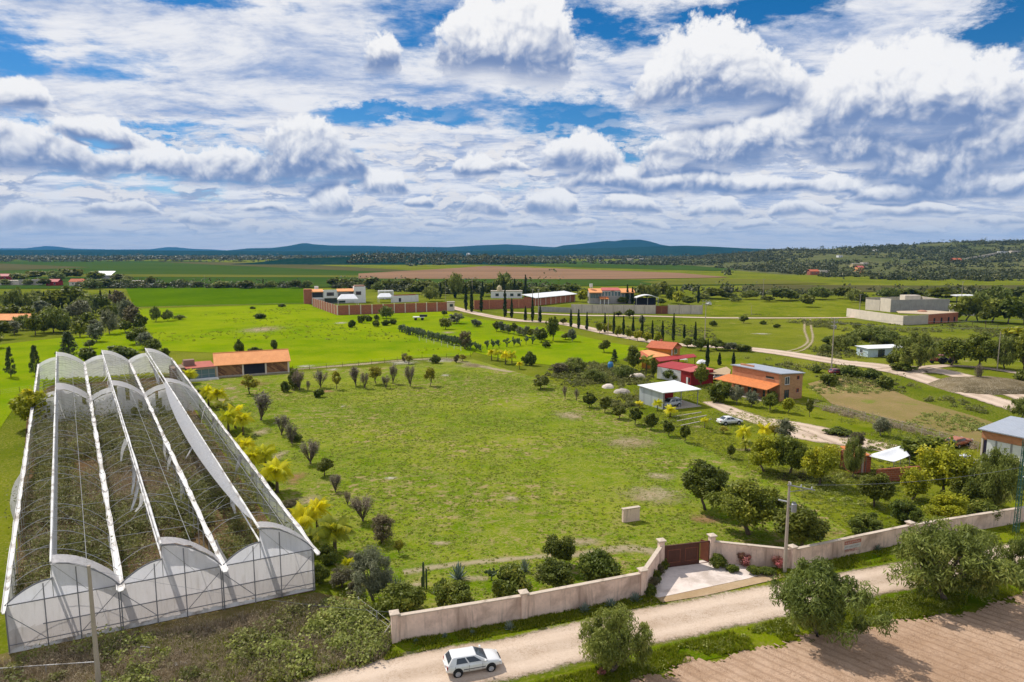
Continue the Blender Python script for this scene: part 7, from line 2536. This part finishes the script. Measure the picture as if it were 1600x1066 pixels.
# ---- yard on the right
for (k, x, y, h, w, l) in [
    ('lime', 1194, 738, 56, 50, 'fresh green orchard tree at the head of the dark mulch bed'), ('broad', 1234, 742, 62, 54, 'fuller orchard tree, middle one over the dark mulch bed'), ('lime', 1280, 758, 66, 54, 'light green orchard tree nearest the canopy over the mulch bed'),
    ('yg', 1300, 728, 34, 32, 'yellow leaved tree behind the orchard trees'), ('round', 1366, 793, 54, 54, 'dark round tree alone on the lawn below the brick shed'), ('bush', 1418, 820, 38, 46, 'round bush behind the wall pier beyond the sign'),
    ('bush', 1353, 837, 34, 54, 'wide low bush behind the wall above the painted sign'), ('lime', 1475, 778, 86, 72, 'tall bright yellow green tree before the white canopy'), ('lime', 1424, 782, 50, 46, 'small yellow green tree below the white canopy'),
    ('broad', 1442, 730, 52, 72, 'mid green tree behind the white canopy'), ('round', 1512, 796, 52, 54, 'dark tree behind the yellow green bushes at the wall'), ('mesq', 1556, 800, 100, 84, 'large grey green tree in front of the white walled garage'),
    ('lime', 1482, 816, 44, 66, 'yellow green bush behind the wall left of the lattice tower'), ('bush', 1532, 812, 34, 54, 'dark bush behind the wall next to the lattice tower'), ('olive', 1377, 682, 32, 28, 'grey green tree alone on the yard by the dry field'),
    ('round', 1265, 652, 28, 12, 'narrow young tree beside the brick house'), ('olive', 1225, 690, 38, 28, 'pale young tree in the drive below the brick house'), ('bush', 1122, 628, 34, 38, 'big round bush at the corner of the brick house porch'),
    ('olive', 1151, 632, 32, 24, 'grey green tree before the brick house porch, nearest the round bush'), ('olive', 1174, 636, 26, 20, 'grey green tree before the brick house porch, middle one'), ('broad', 1203, 642, 28, 24, 'leafy tree before the brick house porch corner'),
    ('lime', 1231, 646, 26, 20, 'light green tree before the side of the brick house'), ('broad', 1096, 606, 40, 22, 'green tree in front of the dark red shed wall'), ('bush', 1048, 594, 18, 26, 'bush at the white wall of the red roofed shed'),
    ('round', 1021, 592, 32, 13, 'dark slim tree at the corner of the red roofed shed'), ('broad', 989, 580, 42, 28, 'leafy tree left of the tile roofed house'), ('gpalm', 1010, 580, 28, 26, 'green palm left of the tile roofed house'), ('pine', 960, 569, 24, 16, 'dark pointed tree at the edge of the meadow behind the thicket'),
    ('mesq', 898, 580, 22, 40, 'grey brown thicket tree above the row of round trees'), ('mesq', 930, 597, 20, 38, 'grey thicket tree nearest the carport'), ('mesq', 973, 592, 22, 32, 'grey thicket tree beside the blue water barrel'), ('brown', 873, 584, 18, 32, 'brown dry bush at the left end of the thicket'),
    ('bush', 827, 571, 22, 20, 'dark round bush at the meadow corner by the yellow trees'), ('round', 944, 551, 20, 19, 'flat topped tree alone on the bright meadow'), ('brown', 1340, 700, 30, 24, 'reddish shrub beside the orange roofed shed'), ('bush', 1540, 760, 40, 40, 'grey green bush at the garage wall'),
    ('bush', 1310, 680, 12, 34, 'low bush by the drive above the orchard'), ('bush', 1208, 628, 18, 16, 'small bush under the porch corner')]:
    T(k, x, y, h, w, l)
for i, (x, y, h, w) in enumerate([(768, 563, 20, 15), (778, 564, 22, 16), (790, 569, 24, 18), (800, 568, 22, 16), (812, 577, 14, 12), (1101, 669, 20, 12), (1161, 692, 30, 26), (1194, 690, 32, 20), (1210, 684, 22, 20), (999, 638, 14, 13), (1027, 642, 20, 16), (1047, 652, 20, 22)]):
    T('palm' if i != 8 else 'yg', x, y, h, w, ['yellow tree at the meadow corner, leftmost of its cluster', 'yellow tree at the meadow corner, second of its cluster', 'yellow tree at the meadow corner, largest of its cluster', 'yellow tree at the meadow corner behind the dark bush', 'small yellow shrub at the near end of the meadow corner cluster',
       'slim yellow palm left of the white saloon', 'yellow palm in front of the white saloon', 'yellow green palm right of the white saloon', 'yellow leaved shrub by the drive near the white saloon', 'little yellow palm at the back corner of the white carport', 'yellow palm before the white carport wall', 'bushy yellow palm in front of the carport car'][i], 'yellow palms and trees')
o = T('mesq', 1332, 748, 66, 34, 'thin dark tree with a few leaf tufts before the brick shed')
T('yg', 1132, 678, 12, 18, 'low yellow bush in front of the white saloon')
T('gpalm', 1165, 704, 20, 20, 'small palm at the mulch bed corner')

# ---- meadow trees in the middle
for i, (k, x, y, h, w, l) in enumerate([
    ('broad', 696, 515, 19, 19, 'bright round tree in the meadow before the brick compound wall'), ('olive', 713, 506, 18, 25, 'grey green tree in the meadow behind the bright round tree'), ('round', 694, 494, 9, 9, 'small dark tree near the end of the brick compound wall'), ('mesq', 604, 498, 20, 21, 'grey tree against the brick compound wall'),
    ('olive', 744, 511, 13, 17, 'grey green bush in the meadow towards the cypress road'), ('brown', 727, 546, 34, 24, 'russet tree at the end of the cactus hedge'), ('broad', 864, 533, 38, 22, 'tall bright tree at the end of the clipped tree row'), ('round', 846, 535, 22, 22, 'dark tree left of the tall bright tree'),
    ('round', 884, 531, 11, 15, 'small dark tree right of the tall bright tree'), ('olive', 894, 534, 22, 15, 'grey green tree right of the tall bright tree'), ('bush', 853, 544, 11, 12, 'low grey bush below the tall bright tree'), ('round', 880, 507, 10, 11, 'small round tree on the verge of the cypress road'),
    ('bush', 549, 512, 12, 12, 'bush in the bright meadow, left one below the brick wall'), ('bush', 565, 505, 14, 12, 'dark bush in the bright meadow below the brick wall corner'), ('bush', 588, 511, 11, 12, 'bush in the bright meadow, middle one below the brick wall'), ('bush', 575, 502, 9, 14, 'scrubby bush close under the brick wall'),
    ('bush', 602, 509, 9, 14, 'bush in the bright meadow, right one below the brick wall'), ('bush', 614, 507, 9, 12, 'low bush in the meadow toward the cactus hedge'), ('bush', 588, 500, 8, 9, 'small bush under the brick wall by the grey tree')]):
    T(k, x, y, h, w, l)
for i in range(9):
    t = i / 8
    T('olive' if i % 3 else 'round', 776 + 72 * t, 518 + 14 * t, 16 + (i % 2) * 3, 13, f'clipped tree in the short meadow row, {ORD[i]} from the compound', 'clipped trees in the short meadow row')
for i in range(44):
    t = i / 43
    T('nopal', 624 + 112 * t + tree_rng.uniform(-1, 1), 519 + 27 * t + tree_rng.uniform(-2, 2), 15 + 3 * t, 17, 'prickly pear in the dark cactus hedge across the meadow', 'prickly pears of the cactus hedge')
for i, x in enumerate([744, 752, 761, 770, 780, 792, 803, 813, 822, 832]):
    T('nopal', x, 549 - 1.2 * i + (3 if i == 1 else 0), 18, 16, f'prickly pear in the second hedge, {ORD[i]} from the russet tree', 'prickly pears of the second hedge')

# ---- cypresses
CY = [(728, 486, 40), (737, 488, 40), (752, 487, 36), (789, 496, 42), (799.5, 497, 30), (821, 501, 22), (832, 503, 38), (844, 504, 25), (892, 511, 27), (904, 514, 30), (917, 516, 28), (945, 520, 31), (959, 522, 34), (974, 524, 30), (989, 526, 32), (1003, 529, 36), (1019, 531, 30), (1035, 533, 32), (1052, 534, 44), (1069, 529, 22), (1086, 541, 38)]
for i, (x, y, h) in enumerate(CY):
    T('cyp', x, y, h, 3.6 + h * 0.035, f'slim dark cypress in the long road row, {ORD[i] if i < 20 else "last"} from the compound' if i < 20 else 'slim dark cypress ending the long road row nearest the tiled house', 'cypress row along the dirt road')
for (x, y, h, l) in [(1105, 574, 44, 'tall dark cypress between the tiled house and the brick house'), (1124, 571, 20, 'small cypress behind the brick house, left one'), (1146, 570, 20, 'small cypress behind the brick house, right one')]:
    T('cyp', x, y, h, 6, l)
for i, (x, y, h) in enumerate([(688, 466, 24), (754, 464, 24), (771, 464, 22), (787, 464, 30), (804, 464, 28), (821, 465, 35), (980, 475, 30), (988, 475, 26), (1000, 470, 16), (1057, 472, 24), (1091, 474, 26), (711, 466, 20)]):
    T('cyp', x, y, h, 4.2, ['cypress behind the brick compound end', 'cypress before the low white farm building, left', 'cypress at the left end of the low white farm building', 'cypress at the middle of the low white farm building', 'cypress at the right end of the low white farm building', 'tallest cypress beside the low white farm building',
                              'cypress before the right wing of the terracotta house', 'cypress at the right edge of the terracotta house', 'short cypress beside the arched garage', 'cypress behind the concrete compound wall', 'cypress at the right end of the concrete compound wall', 'cypress by the farm entrance'][i], 'cypresses around the far houses')
for i, (x, y) in enumerate([(950, 521), (966, 527), (983, 530), (996, 533), (1011, 536), (1028, 537), (937, 521)]):
    T('lime', x, y, 18, 13, f'pale green young tree among the road cypresses, {ORD[i]} in line', 'pale young trees among the cypresses')
for i, (k, x, y, h, w) in enumerate([('broad', 1075, 543, 16, 20), ('broad', 1095, 548, 20, 24), ('broad', 1120, 547, 18, 26), ('olive', 1140, 548, 14, 26), ('bush', 1160, 549, 12, 24), ('round', 984, 497, 13, 15), ('round', 966, 495, 9, 12), ('olive', 1003, 508, 16, 13), ('round', 1162, 505, 12, 14), ('bush', 1114, 510, 9, 11), ('bush', 1192, 507, 6, 10), ('bush', 1213, 512, 6, 11)]):
    T(k, x, y, h, w, ['leafy tree behind the tiled house porch', 'leafy tree behind the tall cypress', 'leafy tree left of the far road bend', 'grey green bush at the far road bend', 'low bush on the far road edge', 'round tree before the concrete compound gate wall', 'small tree before the concrete compound wall', 'grey green tree before the compound gate', 'dark tree on the crossing meadow by the far road', 'small bush on the crossing meadow below the wall end', 'tiny bush on the crossing meadow, left one', 'tiny bush on the crossing meadow, right one'][i])

# ---- wooded garden on the left
for (k, x, y, h, w, l) in [
    ('pine', 108, 560, 44, 36, 'dark conifer standing behind the greenhouse end'), ('pine', 17, 590, 50, 19, 'young pointed conifer on the meadow, nearest the left edge'), ('pine', 56, 587, 50, 22, 'young pointed conifer on the meadow beside the greenhouse'), ('broad', 125, 527, 28, 26, 'tree with a bare trunk in the wooded garden clearing'),
    ('mesq', 84, 520, 40, 46, 'large dark spreading tree in the wooded garden'), ('broad', 55, 524, 34, 24, 'bright leafy tree left of the large dark spreading tree'), ('round', 3, 530, 32, 26, 'dark tree at the left edge of the meadow'), ('olive', 22, 523, 24, 24, 'pale small tree before the orange roof'),
    ('olive', 171, 522, 42, 24, 'tall grey brown tree at the end of the meadow path'), ('olive', 151, 534, 28, 26, 'low grey tree behind the greenhouse roof'), ('broad', 139, 512, 26, 28, 'bright round tree in the wooded garden'), ('olive', 127, 500, 34, 32, 'silvery round tree in the wooded garden'), ('pine', 150, 494, 28, 16, 'dark cone shaped tree in the wooded garden'),
    ('broad', 112, 484, 36, 40, 'tall leafy tree at the back of the wooded garden'), ('broad', 88, 486, 36, 32, 'bright tree at the back of the wooded garden'), ('olive', 66, 494, 26, 28, 'grey green tree left in the wooded garden'), ('mesq', 30, 492, 42, 38, 'big tree above the orange roof'), ('mesq', 140, 480, 20, 26, 'round tree behind the silvery tree'),
    ('bush', 186, 566, 26, 46, 'wide bush behind the middle greenhouse gable'), ('bush', 136, 566, 24, 30, 'bush between the conifer and the greenhouse gable'), ('bush', 250, 566, 24, 26, 'dark bush at the far greenhouse corner'), ('lime', 52, 668, 64, 60, 'big bright bush pressing against the greenhouse side')]:
    T(k, x, y, h, w, l)
for i, (k, x, y, h, w) in enumerate([('brown', 184, 474, 18, 16), ('brown', 188, 492, 42, 26), ('olive', 197, 503, 38, 24), ('brown', 208, 514, 42, 28), ('round', 220, 520, 30, 22), ('broad', 213, 538, 28, 32), ('olive', 228, 545, 28, 28), ('broad', 240, 556, 26, 26)]):
    T(k, x, y, h, w, f'tree in the dense hedge along the bright meadow, {ORD[i]} from its far end', 'hedge of trees along the bright meadow')
for i, (x, y, h, w) in enumerate([(10, 482, 26, 4), (70, 480, 24, 4), (91, 484, 26, 4), (98, 494, 28, 4), (112, 488, 24, 4), (157, 465, 12, 3.2), (172.5, 472, 18, 4)]):
    T('cyp', x, y, h, w, f'cypress in the wooded garden, {ORD[i]} from the left edge', 'cypresses in the wooded garden')
for i, (k, x, y, h, w) in enumerate([('round', 16, 520, 14, 14), ('broad', 42, 500, 24, 22), ('olive', 108, 500, 24, 22), ('mesq', 12, 478, 22, 26), ('round', 96, 512, 20, 18), ('mesq', 48, 478, 18, 24), ('broad', 166, 500, 24, 20), ('olive', 178, 512, 22, 16), ('round', 120, 512, 16, 18), ('broad', 70, 506, 22, 22), ('round', 140, 545, 14, 18), ('mesq', -20, 500, 30, 40), ('broad', -16, 545, 28, 34), ('mesq', 130, 490, 26, 30), ('round', 80, 500, 22, 24), ('mesq', 100, 520, 18, 24), ('broad', 160, 486, 24, 24), ('mesq', 36, 516, 24, 30), ('olive', 150, 516, 18, 20), ('mesq', 180, 498, 24, 22), ('broad', 20, 500, 24, 28), ('round', 120, 470, 14, 22), ('mesq', 56, 470, 16, 26), ('broad', 196, 520, 20, 20), ('mesq', 68, 520, 16, 22), ('broad', 108, 536, 12, 18)]):
    T(k, x, y, h, w, 'one of the mixed trees filling the wooded garden', 'mixed trees filling the wooded garden')

# ---- hedgerows and trees around the far houses
FAR = [(234, 447, 15, 17), (285, 448, 12, 24), (310, 449, 9, 18), (347, 450, 11, 30), (384, 451, 13, 26), (425, 451, 12, 20), (460, 451, 13, 20), (480, 450, 12, 18), (258, 449, 8, 18), (405, 451, 8, 16), (214, 448, 8, 20), (196, 447, 12, 24), (180, 447, 10, 22), (142, 452, 16, 30), (165, 450, 14, 26)]
for i, (x, y, h, w) in enumerate(FAR):
    T(('round', 'mesq')[i % 2], x, y, h, w, 'dark tree in the hedgerow behind the crop field', 'trees of the hedgerow behind the crop field', far=True)
for i, (x, y, h, w) in enumerate([(8, 446, 10, 20), (30, 440, 14, 24), (56, 436, 14, 26), (90, 440, 16, 26), (104, 436, 18, 26), (120, 436, 16, 22), (84, 434, 12, 18), (150, 440, 16, 28), (185, 440, 12, 28), (200, 441, 10, 18), (135, 444, 10, 22), (70, 447, 12, 20), (44, 446, 10, 18), (-10, 440, 14, 24), (62, 445, 12, 16)]):
    T(('mesq', 'broad', 'round')[i % 3], x, y, h, w, 'tree in the far village beyond the crop field', 'trees of the far village', far=True)
for i, (x, y, h, w) in enumerate([(520, 448, 13, 22), (536, 448, 14, 24), (553, 447, 13, 22), (580, 450, 18, 28), (605, 453, 16, 24), (620, 452, 15, 22), (635, 453, 18, 28), (657, 456, 18, 26), (672, 471, 24, 26), (668, 456, 18, 26), (700, 456, 22, 24), (712, 466, 40, 28), (738, 458, 20, 24), (762, 463, 22, 22), (787, 463, 36, 36), (806, 458, 20, 24),
                                  (690, 462, 18, 18), (840, 459, 11, 30), (865, 458, 14, 30), (893, 459, 16, 32), (912, 462, 12, 18), (724, 464, 22, 18), (822, 461, 16, 22), (850, 462, 14, 22), (880, 461, 12, 22), (560, 452, 12, 20), (590, 455, 14, 22), (645, 460, 16, 20), (775, 456, 14, 22), (678, 466, 26, 18)]):
    T(('round', 'broad', 'mesq')[i % 3], x, y, h, w, 'dark tree in the belt behind the far houses', 'tree belt behind the far houses', far=True)
for i, (x, y, h, w) in enumerate([(910, 472, 20, 20), (925, 474, 13, 14), (958, 474, 20, 16), (972, 475, 12, 16), (995, 474, 16, 16), (1008, 470, 28, 28), (1020, 471, 28, 24), (1035, 464, 24, 28), (1047, 474, 28, 18), (1060, 476, 24, 20), (1075, 477, 14, 22), (1033, 477, 12, 14), (943, 462, 10, 20), (1002, 462, 16, 24)]):
    T(('lime', 'broad', 'round', 'mesq')[(0, 1, 0, 1, 0, 2, 3, 2, 1, 0, 1, 1, 2, 3)[i]], x, y, h, w, f'garden tree of the terracotta house, {ORD[i]} from its water tank side', 'garden trees of the terracotta house', far=True)
for i, (x, y, h, w) in enumerate([(1115, 467, 16, 40), (1098, 470, 12, 24), (1140, 468, 10, 26), (1170, 468, 15, 28), (1220, 470, 19, 38), (1240, 469, 12, 26), (1262, 480, 19, 25), (1280, 468, 21, 40), (1315, 467, 18, 28), (1335, 473, 22, 26), (1348, 477, 20, 22), (1388, 468, 19, 34), (1420, 467, 17, 36), (1452, 466, 12, 26), (1475, 471, 22, 46), (1557, 476, 30, 46), (1595, 470, 22, 32), (1530, 472, 14, 28), (1620, 476, 28, 40), (1150, 472, 8, 20), (1200, 472, 9, 22)]):
    T(('round', 'mesq')[i % 2], x, y, h, w, 'dark tree in the hedgerow behind the concrete yards', 'trees of the hedgerow behind the concrete yards', far=True)
for i, (k, x, y, h, w) in enumerate([('broad', 1509, 502, 42, 32), ('mesq', 1528, 502, 46, 32), ('broad', 1550, 504, 40, 42), ('broad', 1575, 506, 42, 38), ('mesq', 1600, 506, 46, 34), ('round', 1540, 506, 26, 24), ('lime', 1526, 490, 30, 24), ('mesq', 1622, 500, 40, 36), ('round', 1494, 500, 14, 14)]):
    T(k, x, y, h, w, f'tree in the grove right of the brick ruin, {ORD[i]} outward from the ruin', 'grove right of the brick ruin')
for (k, x, y, h, w, l) in [
    ('mesq', 1430, 578, 60, 66, 'large mesquite shading the little white hut'), ('broad', 1486, 572, 46, 44, 'spreading tree over the red machinery'), ('broad', 1530, 574, 54, 50, 'tall tree by the field corner right of the red machinery'), ('mesq', 1570, 578, 54, 46, 'tall tree right of the bare young tree'), ('broad', 1600, 582, 72, 40, 'tall bright tree at the right edge by the dirt roads'),
    ('mesq', 1362, 534, 26, 52, 'scrub tree behind the hut roof'), ('mesq', 1314, 548, 26, 40, 'scrub tree beside the concrete pole and hut'), ('mesq', 1388, 538, 22, 44, 'scrub tree between the hut and the large mesquite'), ('bush', 1396, 568, 18, 24, 'bright bush at the hut wall'),
    ('bush', 1294, 602, 20, 28, 'dark bush below the maroon car'), ('bush', 1330, 588, 16, 32, 'bush right of the maroon car'), ('bush', 1360, 592, 16, 28, 'bush at the edge of the dry field, middle one'), ('bush', 1381, 608, 22, 28, 'round dark bush at the tip of the dry field'), ('bare', 1530, 602, 34, 14, 'thin grey young tree on the stony mound'),
    ('bush', 1598, 604, 26, 26, 'bush at the right edge above the dirt road'), ('mesq', 1596, 655, 34, 40, 'bush at the right edge behind the garage roof'), ('mesq', 1338, 516, 12, 14, 'small tree against the pale block wall'), ('lime', 1584, 530, 22, 36, 'yellow topped tree at the right edge meadow'), ('bush', 1275, 582, 10, 20, 'low bush beside the concrete pole'), ('bush', 1410, 580, 14, 30, 'scrub under the large mesquite')]:
    T(k, x, y, h, w, l)
for i, (k, x, y, h, w) in enumerate([('mesq', 1330, 540, 20, 30), ('bush', 1345, 530, 14, 30), ('mesq', 1375, 530, 18, 30), ('bush', 1300, 538, 14, 26), ('mesq', 1290, 552, 14, 24), ('bush', 1408, 540, 16, 30), ('bush', 1440, 540, 14, 28)]):
    T(k, x, y, h, w, 'scrub tree in the thicket behind the little white hut', 'thicket behind the little white hut')

# ---- cover without a count
R2 = np.random.default_rng(21)
VERGE_A = [(618, 998), (820, 962), (1003, 922), (1036, 944), (830, 984), (640, 1024), (600, 1034)]
VERGE_B = [(1195, 882), (1236, 880), (1420, 842), (1600, 812), (1700, 796), (1700, 822), (1560, 846), (1330, 889), (1215, 906)]
VERGE_C = [(740, 1110), (800, 1078), (900, 1054), (1010, 1020), (1230, 968), (1345, 944), (1600, 892), (1700, 872), (1700, 908), (1600, 929), (1470, 962), (1372, 975), (1236, 1004), (1080, 1035), (940, 1078), (800, 1120)]
patchy = lambda s, t, sd: (lambda x, y: np.clip((fbm(x * s, y * s, sd) - t) * 6, 0, 1))
blades('grass', VERGE_A, 5200, 0.26, 0.035, lm_grass, R2, 4, patchy(0.5, 0.36, 1))
blades('grass', VERGE_B, 5200, 0.26, 0.035, lm_grass, R2, 4, patchy(0.5, 0.38, 2))
blades('grass', VERGE_C, 15000, 0.32, 0.04, lm_grass, R2, 4, patchy(0.45, 0.38, 3))
scrub('weeds', VERGE_C, 420, 0.34, lm_weed, R2, 36, 0.7, 0.07, 0.04, patchy(0.3, 0.5, 4))
LAWN = [(470, 815), (400, 720), (352, 660), (420, 610), (640, 590), (740, 575), (835, 595), (900, 616), (1000, 664), (1100, 704), (1200, 749), (1320, 833), (1236, 866), (1112, 864), (1034, 878), (1003, 910), (820, 950), (625, 985), (580, 940), (520, 880)]
scrub('grass', LAWN, 8000, 0.20, lm_lawn, R2, 12, 0.22, 0.11, 0.035, patchy(0.10, 0.36, 5), z=0.05)
scrub('weeds', LAWN, 500, 0.20, lm_weed, R2, 20, 0.4, 0.07, 0.05, patchy(0.05, 0.55, 6), z=0.05)
WEED = [(-150, 1110), (-90, 1058), (12, 1034), (492, 944), (560, 958), (600, 988), (606, 1008), (596, 1032), (420, 1072), (300, 1110)]
scrub('bushes', WEED, 90, 0.6, lm_scrub, R2, 240, 0.95, 0.13, 0.07, patchy(0.2, 0.45, 33))
scrub('weeds', WEED, 800, 0.46, lm_weed, R2, 80, 0.95, 0.12, 0.085, patchy(0.26, 0.48, 7))
scrub('dry_weeds', WEED, 1300, 0.45, lm_dryweed, R2, 60, 1.1, 0.11, 0.014, patchy(0.2, 0.36, 8), droop=-0.5)
blades('grass', WEED, 12000, 0.5, 0.04, lm_grass, R2, 4, patchy(0.3, 0.50, 9))
blades('dry_grass', WEED, 7000, 0.55, 0.018, lm_dryweed, R2, 4, patchy(0.3, 0.42, 10))
WEDGE = [(300, 1110), (420, 1060), (596, 1016), (606, 996), (560, 960), (530, 958), (470, 998), (380, 1040), (250, 1100)]
scrub('weeds', WEDGE, 300, 0.6, lm_weed, R2, 120, 0.9, 0.14, 0.10, patchy(0.3, 0.4, 12))
GHW = [(30, 985), (475, 905), (262, 600), (62, 622)]
scrub('undergrowth', GHW, 240, 1.7, lm_scrub, R2, 260, 1.15, 0.18, 0.06, patchy(0.09, 0.46, 31))
scrub('undergrowth', GHW, 1500, 1.0, lm_scrub, R2, 95, 1.25, 0.17, 0.055, patchy(0.09, 0.43, 13))
scrub('dry_undergrowth', GHW, 2000, 0.9, lm_dryweed, R2, 70, 1.3, 0.22, 0.020, patchy(0.08, 0.34, 14), droop=-0.5)
BANK = [(835, 590), (868, 572), (985, 562), (1020, 585), (1015, 620), (998, 636), (960, 640), (905, 615)]
scrub('undergrowth', BANK, 520, 0.62, lm_scrub, R2, 60, 0.8, 0.20, 0.09, patchy(0.06, 0.40, 15))
YARDP = [(1000, 664), (1100, 640), (1260, 640), (1440, 680), (1530, 712), (1590, 815), (1420, 842), (1330, 833), (1200, 749), (1100, 704)]
scrub('weeds', YARDP, 1100, 0.36, lm_weed, R2, 34, 0.5, 0.12, 0.075, patchy(0.07, 0.50, 16), z=0.04)
MID = [(1120, 545), (1110, 505), (1250, 502), (1420, 505), (1520, 510), (1600, 520), (1600, 560), (1400, 560), (1300, 560), (1200, 545)]
scrub('undergrowth', MID, 900, 1.1, lm_scrub, R2, 40, 0.6, 0.30, 0.16, patchy(0.03, 0.52, 18))
MID2 = [(1150, 558), (1250, 566), (1310, 574), (1420, 600), (1500, 625), (1560, 650), (1500, 640), (1380, 610), (1290, 600), (1200, 575)]
scrub('undergrowth', MID2, 260, 0.8, lm_scrub, R2, 36, 0.6, 0.22, 0.12, patchy(0.05, 0.48, 19))
scrub('dry_weeds', [(1262, 634), (1300, 636), (1440, 672), (1530, 697), (1530, 706), (1440, 682), (1300, 646)], 260, 0.6, lm_dryweed, R2, 40, 0.9, 0.22, 0.03)
MEADOWP = [(240, 548), (215, 500), (470, 480), (526, 496), (690, 492), (620, 520), (690, 548), (640, 557), (456, 574), (340, 549)]
# woodland on the hills and the plain
x0, x1 = HILL[0, 0, 0], HILL[0, -1, 0]
hp = [(x0 + 20, 840), (x1 - 20, 840), (x1 - 20, 2380), (x0 + 20, 2380)]
scrub('woodland', hp, 7000, 4.8, lm_wood, R2, 26, 0.75, 1.7, 1.2, patchy(0.007, 0.42, 22), True, hfun=hz(HILL))
scrub('woodland', [(-1000, 408.5), (560, 406.5), (800, 407.5), (1100, 408), (1300, 405), (1300, 401), (-1000, 402)], 6500, 7.5, lm_wood, R2, 14, 0.6, 3.4, 2.6, patchy(0.0025, 0.40, 23))
scrub('woodland', [(520, 411), (560, 413), (640, 416), (720, 413), (800, 411), (900, 413), (1000, 415), (1130, 416), (1130, 409), (700, 407), (560, 407)], 900, 5.5, lm_wood, R2, 22, 0.7, 2.2, 1.6, patchy(0.006, 0.36, 24))
scrub('woodland', [(1130, 437), (1230, 432), (1330, 438), (1480, 440), (1660, 440), (1660, 425), (1130, 420)], 800, 4.4, lm_wood, R2, 26, 0.8, 1.5, 1.0, patchy(0.012, 0.48, 25))
scrub('woodland', [(-500, 411), (0, 409.5), (300, 409), (420, 409.5), (560, 411), (560, 408.5), (-500, 408)], 420, 5.0, lm_wood, R2, 22, 0.7, 1.8, 1.3)
scrub('woodland', [(120, 446.5), (480, 447.5), (480, 450.5), (120, 451)], 170, 3.0, lm_wood, R2, 40, 0.9, 0.9, 0.6)
scrub('woodland', [(520, 444), (700, 447), (900, 452), (905, 458), (700, 460), (520, 451)], 330, 3.4, lm_wood, R2, 40, 0.9, 1.0, 0.7)
scrub('woodland', [(1000, 452), (1640, 453), (1640, 464), (1100, 462), (1000, 460)], 300, 3.2, lm_wood, R2, 40, 0.8, 1.0, 0.7, patchy(0.02, 0.5, 26))
scrub('weeds', [(1262, 606), (1300, 596), (1370, 604), (1430, 630), (1520, 655), (1600, 690), (1530, 692), (1440, 668), (1300, 632)], 420, 0.55, lm_weed, R2, 26, 0.45, 0.16, 0.09, patchy(0.05, 0.46, 35), z=0.06)
scrub('grass', [(835, 594), (1000, 664), (1100, 704), (1200, 749), (1330, 833), (1590, 815), (1530, 712), (1440, 680), (1260, 640), (1140, 600)], 6000, 0.28, lm_lawn, R2, 12, 0.3, 0.13, 0.045, patchy(0.09, 0.36, 36), z=0.04)
scrub('woodland', [(-380 / 1 + 0, 1560), (40, 1560), (60, 1900), (-420, 1900)], 700, 6.0, lm_wood, R2, 24, 0.8, 2.2, 1.6, None, True, hfun=hz(WOOD))
scrub('undergrowth', [(-20, 462), (180, 462), (215, 520), (150, 532), (-20, 536)], 240, 1.5, lm_scrub, R2, 60, 0.8, 0.42, 0.24, patchy(0.02, 0.42, 37))
scrub('weeds', [(1110, 500), (1240, 503), (1500, 508), (1640, 524), (1640, 560), (1420, 566), (1250, 552), (1130, 540)], 2600, 0.55, lm_scrub, R2, 20, 0.4, 0.26, 0.16, patchy(0.02, 0.45, 38))
scrub('weeds', [(900, 499), (1100, 499), (1320, 474), (1320, 492), (1110, 494), (1120, 530), (1000, 520)], 900, 0.5, lm_scrub, R2, 18, 0.4, 0.26, 0.16, patchy(0.02, 0.48, 39))
scrub('weeds', MEADOWP, 900, 0.34, lm_grass, R2, 14, 0.25, 0.26, 0.12, patchy(0.02, 0.5, 40), z=0.08)
